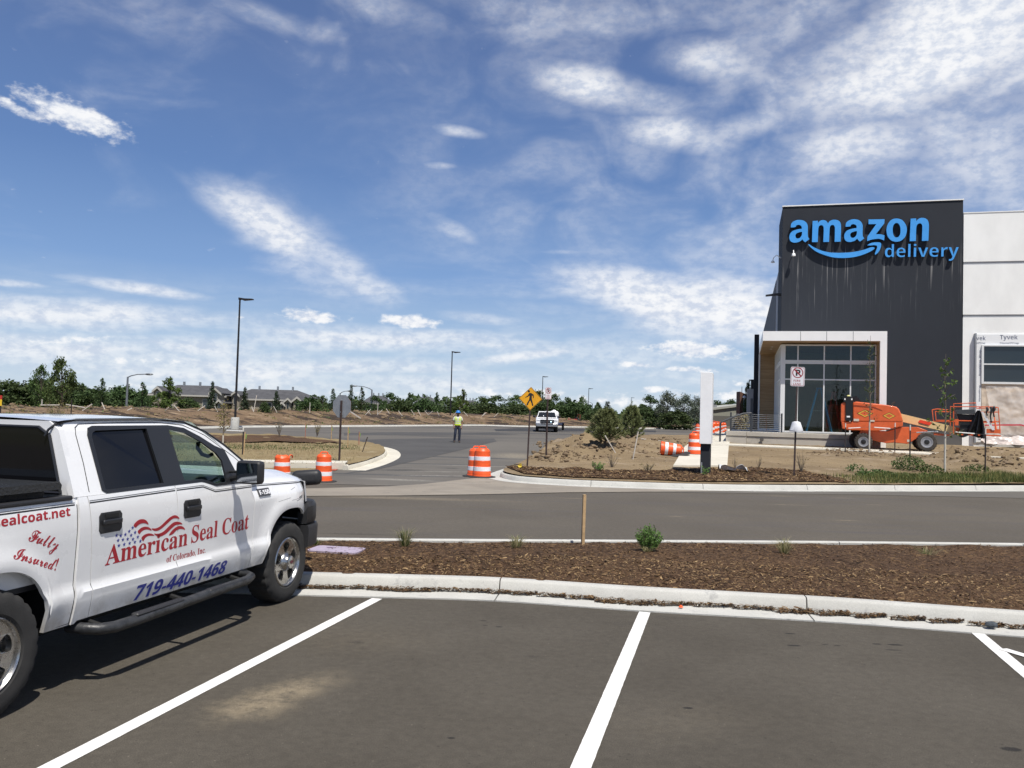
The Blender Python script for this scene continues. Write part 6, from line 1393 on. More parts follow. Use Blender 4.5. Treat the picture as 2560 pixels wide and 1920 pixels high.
# ------------------------------------------------------------------ plants
def leaf_mat(name, a, b, rough=.6, trans=.25):
    m = bpy.data.materials.new(name); m.use_nodes = True; k = NT(m.node_tree); p = k.n['Principled BSDF']; tc = k.node('ShaderNodeTexCoord').outputs['Object']
    oi = k.node('ShaderNodeObjectInfo').outputs['Random']; g = k.node('ShaderNodeNewGeometry').outputs['Random Per Island']
    n = k.noise(tc, 1.1, 4, .6); f = k.math('ADD', k.math('MULTIPLY', k.smooth(n, .3, .7), .45), k.math('MULTIPLY', g, .55))
    c = k.mix(f, (*a, 1), (*b, 1)); hs = k.node('ShaderNodeHueSaturation'); k.l.new(c, hs.inputs['Color'])
    k.l.new(k.math('ADD', k.math('MULTIPLY', oi, .035), .482), hs.inputs['Hue']); k.l.new(k.math('ADD', k.math('MULTIPLY', oi, .35), .82), hs.inputs['Value'])
    k.l.new(hs.outputs[0], p.inputs['Base Color']); p.inputs['Roughness'].default_value = rough; p.inputs['Specular IOR Level'].default_value = .2
    if trans:
        t = k.node('ShaderNodeBsdfTranslucent'); k.l.new(hs.outputs[0], t.inputs[0]); mx = k.node('ShaderNodeMixShader', i0=trans); k.l.new(p.outputs[0], mx.inputs[1]); k.l.new(t.outputs[0], mx.inputs[2]); k.l.new(mx.outputs[0], k.n['Material Output'].inputs[0])
    return m
lf_green = leaf_mat('leaf green', (.045, .078, .024), (.125, .180, .055)); lf_dark = leaf_mat('leaf dark', (.032, .058, .021), (.090, .132, .046))
lf_light = leaf_mat('leaf light', (.055, .095, .022), (.13, .18, .045)); lf_grey = leaf_mat('leaf grey', (.075, .095, .070), (.17, .195, .145)); lf_con = leaf_mat('conifer', (.030, .053, .029), (.082, .115, .060), trans=.15)
lf_pine = leaf_mat('pine needles', (.11, .135, .05), (.27, .29, .13), trans=.15); lf_yel = leaf_mat('straw leaf', (.16, .15, .05), (.30, .26, .10)); lf_straw = leaf_mat('straw', (.30, .25, .13), (.48, .42, .25)); lf_shrub = leaf_mat('shrub leaf', (.075, .14, .03), (.18, .28, .075))
bark = pm('bark', (.075, .058, .045), .9, var=.3, vscale=8, bump=.6, bscale=25); bark_pale = pm('pale bark', (.16, .13, .10), .85, var=.25, vscale=10)
wrap_m = pm('trunk wrap', (.52, .49, .42), .8, var=.12, vscale=6, bump=.4, bscale=30)
rv = lambda: Vector((random.gauss(0, 1), random.gauss(0, 1), random.gauss(0, 1))).normalized()
def leaf(mb, p, s, up=None, asp=.55):
    n = rv(); 
    if up: n = (n + Vector((0, 0, up))).normalized()
    a = n.orthogonal().normalized(); a = (a * math.cos(q := random.uniform(0, 6.28)) + n.cross(a) * math.sin(q)); b = n.cross(a)
    mb.add([p - a * s, p + b * s * asp, p + a * s, p - b * s * asp], [(0, 1, 2, 3)])
def broad_tree(name, H, Wd, m, nclump, nleaf, ls, seed, gap=.0, trunk_h=.28, shape=1.0):
    random.seed(seed); T = thing(name, 'x', 'tree'); tk = MB(); cr = MB()
    th = H * trunk_h; tk.tube([(0, 0, -.3), (.03 * H * .2, 0, th * .6), (0, .02 * H, th), (.02 * H, 0, H * .75)], (.03 * H, .024 * H, .02 * H, .006 * H), 7)
    cl = []
    for i in range(nclump):
        z = random.uniform(.0, 1.0) ** .9; rad = (math.sin(math.pi * min(1, .14 + z * .86)) ** .6) * (1 - .25 * z * shape); a = random.uniform(0, 6.28); q = random.uniform(.35, 1.0) ** .6
        c = Vector((math.cos(a) * rad * q * Wd / 2, math.sin(a) * rad * q * Wd / 2, th * .75 + z * (H - th * .75) * .95)); cl.append(c)
        if i % 3 == 0:
            b0 = Vector((0, 0, th + (c.z - th) * .35)); tk.tube([b0, b0.lerp(c, .5) + rv() * .05 * H, c], (.010 * H, .007 * H, .003 * H), 5)
    for c in cl:
        cs = Wd * random.uniform(.10, .19)
        for j in range(nleaf):
            d = rv() * cs * random.random() ** .5; d.z *= .8; leaf(cr, c + d, ls * random.uniform(.6, 1.4), .5)
    tk.build('trunk', bark, T, True, 60); cr.build('crown', m, T, False, fix=False); return T
def conifer(name, H, Wd, m, seed, dens=1.0, ls=.16):
    random.seed(seed); T = thing(name, 'x', 'tree'); tk = MB().tube([(0, 0, -.3), (0, 0, H * .5), (0, 0, H * .98)], (.022 * H, .014 * H, .003 * H), 7); cr = MB()
    for i in range(int(20 * dens) + 8):
        z = .06 + .93 * (i / (20 * dens + 8)); R_ = Wd / 2 * (1 - z) ** .85 * random.uniform(.78, 1.1) + .05 * Wd; nb = max(4, int(9 * (1 - z) + 4))
        for b in range(nb):
            a = random.uniform(0, 6.28); L_ = R_ * random.uniform(.7, 1.1)
            for j in range(int(8 + 14 * (1 - z) * dens)):
                t = random.random() ** .6; p = Vector((math.cos(a) * L_ * t, math.sin(a) * L_ * t, z * H - .10 * L_ * t + random.uniform(-.03, .03) * H)) + rv() * .05 * Wd * (1.1 - t)
                leaf(cr, p, ls * random.uniform(.6, 1.3), .6, .4)
    tk.build('trunk', bark, T); cr.build('crown', m, T, False, fix=False); return T
protos = {}
def place_tree(kind, px, top, base_z, dist, w_px, label, group, rz=None):
    """a copy of a tree kind so that its top and width land where the photograph has them"""
    P = protos[kind]; q = at(px, 1030, dist); q.z = base_z if base_z is not None else h_lot(q.x, q.y); k = (q - EYE).dot(FWD) / FPX
    H = (to_px(q)[1] - top) * k; Wd = w_px * k
    sc = (Wd / P[2] * 1.15, Wd / P[2] * 1.15, H / P[1]); rz = random.uniform(0, 6.28) if rz is None else rz
    if not P[3]: P[3].append(1); r = P[0]; r.location = q; r.rotation_euler.z = rz; r.scale = sc; r['label'] = label; r['group'] = group; return r
    return dup(P[0], q, rz, label, sc, group)
for kd, args in (('round_a', ('broad_tree', 8, 7, lf_green, 46, 62, .20, 11)), ('round_b', ('broad_tree', 8, 7, lf_green, 38, 66, .21, 12)), ('dark_a', ('broad_tree', 8, 7, lf_dark, 44, 64, .22, 13)), ('grey', ('broad_tree', 8, 8, lf_grey, 52, 60, .19, 14)), ('light', ('broad_tree', 7, 4.5, lf_light, 30, 55, .17, 15))):
    protos[kd] = [broad_tree('broadleaf_tree', *args[1:]), args[1], args[2], []]
protos['hedge'] = [broad_tree('bushy_tree', 5, 7, lf_dark, 60, 60, .22, 21, trunk_h=.08, shape=.2), 5, 7, []]
protos['spruce_a'] = [conifer('conifer_tree', 8, 4, lf_con, 31), 8, 4, []]; protos['spruce_b'] = [conifer('conifer_tree', 8, 4, lf_dark, 32, .9), 8, 4, []]; protos['thin'] = [conifer('conifer_tree', 7, 2.4, lf_con, 33, .8, .15), 7, 2.4, []]
random.seed(5)
GT = 'trees beyond the dirt berm'
# (kind, px, top, distance, width, label)
trees = [('hedge', 20, 958, 82, 110, 'dark bushy tree at the far edge above the pickup bed'), ('hedge', 95, 955, 84, 120, 'dark bushy mass under the tall loose tree pair'), ('hedge', 178, 962, 86, 110, 'dark bushy tree just under the tallest tree'), ('hedge', 235, 975, 84, 100, 'low dark bush left of the broad conifer above the cab'), ('hedge', 305, 972, 88, 110, 'dark hedge clump below the bent street lamp'),
    ('round_a', 100, 912, 80, 52, 'tall loose tree with a bare leg, smaller of a pair at the upper cab'), ('round_b', 152, 896, 78, 72, 'tallest loose tree of the pair above the cab'), ('round_a', 203, 958, 92, 34, 'small round treetop beside the tallest pair'), ('spruce_b', 252, 943, 76, 48, 'broad dark conifer above the cab roof'), ('round_b', 283, 969, 92, 40, 'round treetop between conifer and street lamp'), ('dark_a', 318, 963, 96, 30, 'dark round treetop behind the street lamp pole'),
    ('spruce_b', 354, 953, 76, 56, 'squat conifer left of the townhouses'), ('light', 426, 941, 74, 66, 'pale green airy tree before the townhouse gable'), ('light', 395, 982, 70, 44, 'pale low bush before the first gable'), ('hedge', 470, 1000, 76, 60, 'dark shrub mass before the townhouse wall'), ('thin', 528, 951, 72, 34, 'slim dark conifer before the left townhouse'), ('thin', 611, 966, 74, 36, 'slim conifer right of the tallest light pole'), ('thin', 690, 976, 76, 36, 'dark narrow conifer before the right townhouse gables'), ('hedge', 660, 1009, 74, 34, 'low dark shrub in front of the right townhouse'), ('hedge', 775, 997, 82, 74, 'dark shrub covering the end of the right townhouse'),
    ('round_a', 806, 989, 100, 40, 'round green tree left of the stop sign'), ('spruce_a', 831, 969, 92, 34, 'pointed conifer touching the stop sign left edge'), ('spruce_a', 876, 959, 90, 32, 'tall pointed conifer right behind the stop sign'), ('spruce_b', 903, 966, 92, 38, 'thick pointed conifer right of the stop sign'), ('hedge', 858, 1000, 96, 60, 'dark bush behind the stop sign post'), ('dark_a', 935, 990, 110, 48, 'dark round tree right of the stop sign conifers'),
    ('dark_a', 975, 984, 120, 66, 'broad dark tree midway between stop sign and worker'), ('spruce_b', 1022, 980, 120, 38, 'conifer rising from the dark trees left of the worker'), ('hedge', 1000, 1003, 105, 90, 'low dark growth on the berm left of the worker'), ('hedge', 1060, 1000, 105, 70, 'dark growth left of the light pole'), ('spruce_b', 1091, 979, 115, 34, 'pointed tree just left of the light pole behind the worker'), ('light', 1154, 971, 112, 34, 'pale sparse tree right of the light pole behind the worker'), ('light', 1150, 1000, 108, 44, 'pale bushy growth behind the worker helmet'),
    ('dark_a', 1120, 1003, 130, 50, 'dark tree behind the pole and worker'), ('round_b', 1200, 993, 140, 70, 'green tree right of the worker'), ('dark_a', 1245, 990, 150, 76, 'dark green tree left of the walking person sign'), ('round_a', 1290, 988, 160, 70, 'green tree behind the walking person sign'), ('hedge', 1215, 1012, 120, 100, 'low dark growth between worker and walking person sign'), ('hedge', 1290, 1014, 130, 100, 'low dark growth under the walking person sign'), ('round_b', 1350, 977, 165, 66, 'tall green tree above the oncoming pickup'), ('round_a', 1386, 985, 165, 60, 'green tree right of the small parking sign'), ('dark_a', 1416, 995, 160, 50, 'dark tree sloping down right of the oncoming pickup'),
    ('hedge', 1365, 1008, 140, 100, 'dark growth behind the oncoming pickup'), ('round_b', 1455, 991, 150, 30, 'loose treetop just left of the thin far pole'), ('hedge', 1440, 1010, 140, 90, 'dark growth right of the oncoming pickup'), ('spruce_b', 1495, 1004, 130, 44, 'dark rounded spruce left of the young pines'), ('spruce_a', 1519, 1002, 125, 54, 'broad blue spruce behind the young pines'), ('hedge', 1500, 1026, 120, 70, 'dark low growth behind the young pines'),
    ('dark_a', 1622, 990, 118, 64, 'dark broad tree right of the young pines'), ('grey', 1668, 982, 110, 72, 'silvery grey tree, bigger of two left of the pylon'), ('grey', 1712, 988, 108, 62, 'silvery grey tree close to the pylon'), ('hedge', 1615, 1022, 112, 70, 'dark low growth beside the grey trees'), ('hedge', 1690, 1030, 104, 90, 'low dark undergrowth below the grey trees'), ('grey', 1742, 994, 116, 46, 'thin greyish tree half behind the pylon'), ('dark_a', 1790, 1003, 230, 62, 'far dark tree above the tan roof, nearer the pylon'), ('dark_a', 1828, 1000, 230, 60, 'far dark tree above the tan roof, nearer the brown wall'), ('dark_a', 1871, 957, 120, 26, 'dark tree peeping beside the building corner')]
for (kd, px, top, dist, w, lab) in trees: place_tree(kd, px, top, None, dist, w, lab, GT)
# belt of far woods behind them, one mass
mb = MB(); random.seed(77)
for i in range(16000):
    px = random.uniform(-150, 2700); d = random.uniform(230, 300); q = at(px, 1030, d); hh = 4.4 + 3.0 * nz(px * .005, 0, 1, 4) + 2.6 * nz(px * .021, 0, 1, 9) + 1.5 * nz(px * .06, 0, 1, 2)
    leaf(mb, Vector((q.x, q.y, .3 + hh * random.random() ** .7)), random.uniform(.5, 1.1), .5)
o = mb.build('far_woods', lf_dark, None, False, fix=False); struct(o, 'stuff'); o['label'] = 'distant belt of dark woods along the horizon'

# ---- young pines on the dirt island
def young_pine(H, Wd, seed, label, p):
    random.seed(seed); T = thing('young_pine', label, 'pine tree', p, random.uniform(0, 6)); tk = MB(); cr = MB()
    tk.tube([(0, 0, -.1), (.02, 0, H * .5), (0, 0, H * .97)], (.05, .035, .01), 7)
    def tuft(p, d, L_=.12, n=22):
        for j in range(n):
            v = (d * .9 + rv() * .8).normalized() * L_ * random.uniform(.7, 1.15); s = v.orthogonal().normalized() * .0052; q = p - d * random.uniform(0, .10)
            cr.add([q - s, q + s, q + v], [(0, 1, 2)])
    n = 92
    for i in range(n):
        z = .05 + .90 * (i / n); R_ = Wd / 2 * (1 - z ** 1.5) ** .75 * random.uniform(.75, 1.08) + .05; a = i * 2.4 + random.uniform(-.4, .4)
        d = Vector((math.cos(a), math.sin(a), .45 + .7 * z)).normalized(); b0 = Vector((0, 0, z * H * .86)); e = b0 + d * R_ * 1.1
        tk.tube([b0, b0.lerp(e, .6), e], (.016, .010, .005), 4)
        for j in range(int(9 + 12 * R_)):
            t = random.uniform(.25, 1.0); dd = (d + rv() * .55 + Vector((0, 0, .25))).normalized(); pp = b0.lerp(e, t) + dd * random.uniform(.02, .22) * (1.2 - t * .5)
            tuft(pp, dd)
        tuft(e, d, .13, 26)
    tuft(Vector((0, 0, H)), Vector((0, 0, 1)), .14, 40)
    tk.build('trunk', bark, T); cr.build('needles', lf_pine, T, False, fix=False)
for (px, by, ty, w, seed, lab) in ((1513, 1134, 1018, 98, 3, 'nearer bushy young pine leaning over the dirt mound'), (1578, 1102, 1004, 74, 4, 'taller upright young pine behind the bushy one')):
    p, _s = fit(px, by, ty, 1, h_site); p.z = ground_z(p.x, p.y) - .04; k = (p - EYE).dot(FWD) / FPX; by2 = to_px(p)[1]; young_pine((by2 - ty) * k, w * k, seed, lab, p)

# ---- planted saplings with wrapped trunks, posts and straps
def sapling(px, by, ty, wrap_ty, spread, m, nb, nl, ls, seed, label, hf=h_site, zoff=None, low=.28, trunk_r=.035):
    random.seed(seed); p = gp(px, by, hf); p.z = ground_z(p.x, p.y) if hf is h_site else p.z; k = (p - EYE).dot(FWD) / FPX; H = (to_px(p)[1] - ty) * k; hw = (to_px(p)[1] - wrap_ty) * k
    T = thing('sapling', label, 'young tree', p); tk = MB(); cr = MB()
    tk.tube([(0, 0, hw), (.02, 0, H * .5), (-.02, .02, H * .8), (0, 0, H)], (trunk_r * .8, trunk_r * .55, trunk_r * .35, .006), 7)
    MB().tube([(0, 0, -.1), (0, 0, hw)], (trunk_r * 1.15, trunk_r), 9).build('trunk_wrap', wrap_m, T)
    for i in range(nb):
        z = low + (1 - low) * (i + .5) / nb; a = i * 2.4; L_ = spread * (1.05 - z) ** .7 * random.uniform(.5, 1.1) + .1; b0 = Vector((0, 0, z * H * .94)); d = Vector((math.cos(a), math.sin(a) * .8, random.uniform(.5, 1.3))).normalized(); e = b0 + d * L_
        tk.tube([b0, b0.lerp(e, .5) + Vector((0, 0, .03)), e], (.012, .008, .004), 4)
        for j in range(nl): leaf(cr, b0.lerp(e, random.uniform(.3, 1.05)) + rv() * random.uniform(.02, .14), ls * random.uniform(.6, 1.3), .2, .5)
    tk.build('trunk', bark_pale, T); cr.build('leaves', m, T, False, fix=False); return p
sapling(2173, 1133, 838, 1054, .55, lf_green, 26, 7, .055, 41, 'tall thin sapling with sparse leaves in front of the boom lift')
sapling(2362, 1181, 884, 1078, .95, lf_light, 17, 9, .075, 42, 'leafy sapling with a pale wrapped trunk by the grass at the kerb')
sapling(557, 1113, 1003, 1088, .75, lf_yel, 22, 10, .05, 43, 'yellowish young tree on the island behind the pickup screen', isl_h)
bp_ = berm_pt(135, 2.5); random.seed(44); T = thing('shrub', 'wispy yellow green willow bush on the near berm', 'shrub', bp_); mb = MB(); tk = MB()
for i in range(26):
    a = random.uniform(0, 6.28); e = Vector((math.cos(a) * random.uniform(.2, .8), math.sin(a) * random.uniform(.2, .8), random.uniform(.7, 1.5))); tk.tube([(0, 0, 0), e * .5 + Vector((0, 0, .1)), e], (.012, .008, .003), 4)
    for j in range(16): leaf(mb, e * random.uniform(.35, 1.05) + rv() * .07, .05, .2, .3)
tk.build('stems', bark_pale, T); mb.build('leaves', lf_yel, T, False, fix=False)
tpost = pm('t post', (.03, .022, .02), .6); tip = pm('post tip', (.62, .60, .55), .6); strap_w = pm('white strap', (.74, .74, .72), .5); wire = pm('wire', (.08, .08, .08), .5)
def steel_post(px, by, ty, label, hf=h_site, tipped=True, lean=0.0):
    p = gp(px, by, hf); p.z = ground_z(p.x, p.y) if hf is h_site else p.z
    k = (p - EYE).dot(FWD) / FPX; H = (to_px(p)[1] - ty) * k; T = thing('steel_post', label, 'stake post', p, 0, 'dark steel posts staking the young trees'); T.rotation_euler = (0, lean, 0)
    MB().span((-.018, -.022, -.1), (.018, .022, H * (.86 if tipped else 1))).build('post', tpost, T, False)
    if tipped: MB().span((-.018, -.022, H * .86), (.018, .022, H)).build('tip', tip, T, False)
    return p, H
A1 = steel_post(2113, 1131, 1058, 'dark stake post below the lift counterweight'); A2 = steel_post(2237, 1131, 1057, 'dark stake post before the middle of the lift chassis'); A3 = steel_post(2274.5, 1166, 1062, 'dark stake post rising from the grass left of the leafy sapling'); A4 = steel_post(2463, 1181, 1070, 'dark stake post at the grass right of the leafy sapling')
A5 = steel_post(606, 1140, 1069, 'dark stake post on the island behind the pickup mirror', isl_h)
def strap(a, b, f0, f1, z, label):
    """a guy wire between post and tree with a white sleeve on part of it"""
    a, b = Vector(a), Vector(b); a.z += z[0]; b.z += z[1]; T = thing('tree_strap', label, 'strap', a.lerp(b, .5), 0, 'white sleeved wires holding the young trees'); o_ = T.location
    MB().tube([a - o_, b - o_], .006, 5).build('wire', wire, T); MB().tube([a.lerp(b, f0) - o_, a.lerp(b, f1) - o_], .022, 6).build('sleeve', strap_w, T)
def sp_(px, by, hf=h_site): p = gp(px, by, hf); p.z = ground_z(p.x, p.y) if hf is h_site else p.z; return p
S1, S2 = sp_(2173, 1133), sp_(2362, 1181)
strap(A1[0], S1, .12, .62, (A1[1] * .82, (1133 - 1067) * .0186), 'white strap between the lift counterweight post and the thin sapling'); strap(S1, A2[0], .18, .80, ((1133 - 1067) * .0186, A2[1] * .8), 'white strap between the thin sapling and the chassis post')
strap(A3[0], S2, .20, .80, (A3[1] * .80, (1181 - 1080) * .0148), 'white strap left of the leafy sapling'); strap(S2, A4[0], .25, .72, ((1181 - 1080) * .0148, A4[1] * .85), 'white strap right of the leafy sapling')
q = A5[0]; strap(q + Vector((-1.05, .5, 0)), q, .3, .98, (.9, .9), 'white strap beside the yellowish island tree')
# stake posts and lath with white ends on the berm
stake_w = pm('white lath', (.55, .51, .45), .7, var=.12)
def lath(px, d, L_, tilt, label, rise=0.0, r=.028, group='white lath stakes along the berm'):
    p = berm_pt(px, d); k = (p - EYE).dot(FWD) / FPX
    o = MB().span((-r, -r * .6, -L_ * .08), (r, r * .6, L_)).build('lath_stake', stake_w, None, False); o.location = (p.x, p.y, p.z + rise); o.rotation_euler = (random.uniform(-.2, .2), R(tilt), random.uniform(-.4, .4)); tag(o, label, 'stake', group); return o
random.seed(9)
for (px, t, l, w) in ((213, 54, .95, 'leaning right above the middle of the cab roof'), (268, -25, .75, 'leaning left above the middle of the cab roof'), (328, 58, .45, 'short, leaning right left of the first gable'), (418, 55, .75, 'leaning right below the pale green tree'), (466, -42, .75, 'leaning left right of the pale green tree'), (492, 52, .75, 'leaning right below the left townhouse'), (536, -28, .6, 'leaning left beside the slim conifer'), (593, 50, .55, 'leaning right by the tallest light pole'), (621, -30, .6, 'leaning left under the second slim conifer'), (643, 8, 1.7, 'tall, almost upright before the right townhouse'), (700, -30, .7, 'leaning left below the townhouse gables'), (784, 0, 1.1, 'upright left of the stop sign'),
    (910, 42, .75, 'leaning right just past the stop sign'), (932, -38, .6, 'leaning left past the stop sign'), (939, 0, 1.0, 'upright past the stop sign'), (944, 45, .7, 'leaning right beside the upright one'), (970, -35, .7, 'leaning left midway to the worker'), (1010, -38, .7, 'leaning left under the conifer'), (1034, -35, .7, 'leaning left, right of the conifer'), (1048, -30, .7, 'third in the run toward the worker'), (1060, -30, .7, 'fourth in the run toward the worker'), (1070, -40, .6, 'fifth in the run toward the worker'), (1082, 50, .7, 'leaning right beside the light pole'), (1103, -30, .6, 'leaning left at the light pole'), (1125, 35, .6, 'close behind the worker'),
    (1160, -45, .7, 'leaning left right of the worker'), (1192, 48, .7, 'leaning right, right of the worker'), (1210, 42, .6, 'leaning right toward the walking person sign'), (1226, 46, .7, 'last leaning right before the walking person sign')):
    lath(px, 6.2 if px < 800 else 5.6, l * (.85 if px < 800 else 1.05), t, 'white lath stake on the berm ' + w)
lath(905, 4.0, 3.0, -60, 'long pale pole lying down the berm slope right of the stop sign', .1, .05)
for (px, t, z, l) in ((112, 2, .6, .3), (118, 88, .55, 1.0), (162, 99, .5, 1.1)): lath(px, 5.5, l, t, 'pale bar tied to the planted stakes at %s' % ('the near berm bush, upright' if t < 5 else ('the near berm bush, level' if px < 150 else 'the dark post above the cab')), z, .03)
p = berm_pt(185, 4.2); T = thing('steel_post', 'dark stake post on the near berm above the cab', 'stake post', p, 0, 'dark steel posts staking the young trees'); MB().span((-.025, -.025, -.1), (.025, .025, 1.1)).build('post', tpost, T, False)
# survey stakes on the island
wood_st = pm('stake wood', (.46, .31, .16), .75, var=.2, vscale=9); lime_f = pm('lime flagging', (.22, .36, .10), .7); rust_st = pm('stake reddish', (.35, .15, .10), .8)
def survey(px, by, ty, label, m, flag=None, lean=0.0, w=.017):
    p = gp(px, by, isl_h); p.z = isl_top(p.x, p.y); k = (p - EYE).dot(FWD) / FPX; H = (to_px(p)[1] - ty) * k
    T = thing('survey_stake', label, 'survey stake', p, random.uniform(-.5, .5), 'survey stakes on the island'); T.rotation_euler.y = lean
    MB().span((-w, -.012, -.1), (w, .012, H)).build('stake', m, T, False)
    if flag: MB().grid(lambda u, v: Vector((w + .045 * u + .01 * v, .03 * math.sin(u * 5 + v * 3), H - .04 - .20 * v - .05 * u)), 4, 6).build('flagging', lime_f, T, True, 80)
survey(763, 1097, 1058, 'reddish survey stake with a green top, leftmost of the row', rust_st, 1); survey(828, 1103, 1063, 'tan survey stake second along the row', wood_st, 1); survey(869, 1124, 1067, 'pale wooden survey stake right of the stop sign post', wood_st, 1); survey(897, 1114, 1079, 'survey stake with bright green flagging', rust_st, 1); survey(609, 1138, 1080, 'pale stake with green ribbon beside the dark post', wood_st, 1, .03); survey(907, 1133, 1090, 'dark leaning stick at the island tip', pm('stick', (.07, .05, .04), .8), None, .35, .015)
def twiggy(px, by, H, W_, label, hf, m, seed, nst=16, nl=8, ls=.03, z=None):
    random.seed(seed); p = gp(px, by, hf); p.z = z(p.x, p.y) if z else p.z; T = thing('shrub', label, 'shrub', p); tk = MB(); mb = MB()
    for i in range(nst):
        a = random.uniform(0, 6.28); r = random.random() ** .5; e = Vector((math.cos(a) * r * W_ / 2, math.sin(a) * r * W_ / 2, H * random.uniform(.55, 1.05))); tk.tube([(0, 0, -.03), e * .5 + rv() * .04, e], (.008, .006, .003), 4)
        for j in range(nl): leaf(mb, e * random.uniform(.4, 1.0) + rv() * .05, ls * random.uniform(.6, 1.3), .2, .5)
    tk.build('stems', bark_pale, T); mb.build('leaves', m, T, False, fix=False)
isl_z = lambda x, y: isl_top(x, y)
twiggy(698, 1095, .95, .7, 'grey twiggy shrub on the far edge of the island', isl_h, lf_grey, 51, z=isl_z); twiggy(792, 1098, .9, .5, 'dry tan shrub between the survey stakes', isl_h, lf_yel, 52, z=isl_z)
twiggy(2003, 1182, .75, .55, 'bare twiggy shrub right of the fire lane post', h_site, lf_yel, 53, 16, 3, .02, ground_z); twiggy(1897, 1168, .45, .3, 'small bare twig in the dirt left of the fire lane post', h_site, lf_yel, 54, 8, 2, .02, ground_z); twiggy(1838, 1170, .4, .25, 'small bare twig right of the sidewalk', h_site, lf_yel, 55, 7, 2, .02, ground_z)
twiggy(1530, 1166, .5, .6, 'bare brown twigs in front of the bushy pine', h_site, lf_yel, 56, 16, 2, .02, ground_z); twiggy(1494, 1178, .28, .5, 'low green plant in the mulch near the kerb tip', h_site, lf_shrub, 57, 20, 14, .03, ground_z); twiggy(1620, 1180, .3, .6, 'low dry plant in the mulch left of the pylon', h_site, lf_yel, 58, 20, 6, .02, ground_z); twiggy(1763, 1190, .3, .3, 'tiny green plant at the foot of the pylon', h_site, lf_shrub, 59, 14, 10, .03, ground_z)

# ---- mulch bed in front: leafy shrub, grass tufts, wooden stake, valve lid
def bed_pt(px, py): 
    p = gp(px, py, lambda x, y: .17); p.z = mulch_h(p.x, p.y); return p
def shrub(px, by, ty, w, label, seed):
    random.seed(seed); p = bed_pt(px, by); k = (p - EYE).dot(FWD) / FPX; H = (by - ty) * k; Wd = w * k; T = thing('shrub', label, 'shrub', p); tk = MB(); mb = MB()
    for i in range(64):
        a = random.uniform(0, 6.28); r = random.random() ** .6; e = Vector((math.cos(a) * r * Wd / 2, math.sin(a) * r * Wd / 2, H * (1.02 - .45 * r * r) * random.uniform(.75, 1.0))); tk.tube([(e.x * .2, e.y * .2, -.02), (e.x * .7, e.y * .7, e.z * .6), e], (.004, .003, .002), 4)
        for j in range(44):
            t = random.uniform(.25, 1.03); c = Vector((e.x * (.2 + .8 * t), e.y * (.2 + .8 * t), e.z * t)); leaf(mb, c + rv() * .022, .015 * random.uniform(.7, 1.3), .3, .45)
    tk.build('stems', bark_pale, T); mb.build('leaves', lf_shrub, T, False, fix=False)
shrub(1620, 1378, 1309, 74, 'round leafy green shrub in the near mulch bed', 61)
def tuft(px, by, ty, w, label, seed, green=.4, n=170):
    random.seed(seed); p = bed_pt(px, by); k = (p - EYE).dot(FWD) / FPX; H = (by - ty) * k; Wd = w * k; T = thing('grass_tuft', label, 'grass tuft', p, 0, 'grass tufts in the near mulch bed'); ms = (MB(), MB())
    for i in range(n):
        a = random.uniform(0, 6.28); r = random.random(); b = Vector((math.cos(a), math.sin(a), 0)) * r * Wd * .22; h = H * random.uniform(.55, 1.5); o = Vector((math.cos(a), math.sin(a), 0)) * Wd * .6 * random.uniform(.1, 1.1); s = Vector((-math.sin(a), math.cos(a), 0)) * .0028
        m_ = ms[0] if random.random() < green else ms[1]; q = b + o * .5 + Vector((0, 0, h * .6)); e = b + o * 1.3 + Vector((0, 0, h * random.uniform(.5, .95)))
        m_.add([b - s, b + s, q + s * .7, q - s * .7, e], [(0, 1, 2, 3), (3, 2, 4)])
    ms[0].build('green_blades', lf_light, T, False, fix=False); ms[1].build('dry_blades', lf_straw, T, False, fix=False)
tuft(1012, 1370, 1325, 56, 'dry yellow grass tuft nearest the pickup', 71, .45); tuft(1291, 1372, 1341, 50, 'dry grass tuft between the pickup and the wooden stake', 72, .3); tuft(1960, 1386, 1350, 54, 'dry grass tuft right of the green shrub', 73, .25); tuft(2318, 1388, 1368, 70, 'low sparse grass tuft far right in the mulch bed', 74, .5, 90); tuft(1617, 1382, 1366, 40, 'short dry grass at the foot of the green shrub', 75, .2, 90); tuft(790, 1368, 1352, 40, 'small green grass at the pickup bumper', 76, .8, 60)
p = bed_pt(1457, 1358); k = (p - EYE).dot(FWD) / FPX
o = MB().span((-.022, -.022, -.1), (.022, .022, (1358 - 1233) * k)).build('wooden_stake', wood_st, None, True, 40, bevel=.004); o.location = p; o.rotation_euler = (0, R(.6), .3); tag(o, 'single square wooden stake standing in the near mulch bed', 'stake')
p = bed_pt(842, 1382); k = (p - EYE).dot(FWD) / FPX
T = thing('valve_box_lid', 'flat purple valve box lid in the mulch beside the pickup', 'valve lid', (p.x, p.y, p.z + .0), R(-10)); pur = pm('purple plastic', (.40, .335, .415), .55, var=.08, vscale=12, bump=.3, bscale=90)
MB().prism([rrect(.66, .42, .07)], lambda u, v, t: Vector((u, v, t)), -.03, .02).build('lid', pur, T, True, 40); MB().span((-.16, .05, .021), (-.08, .09, .025)).build('lid_mark', pm('lid mark', (.18, .12, .2), .6), T, False)
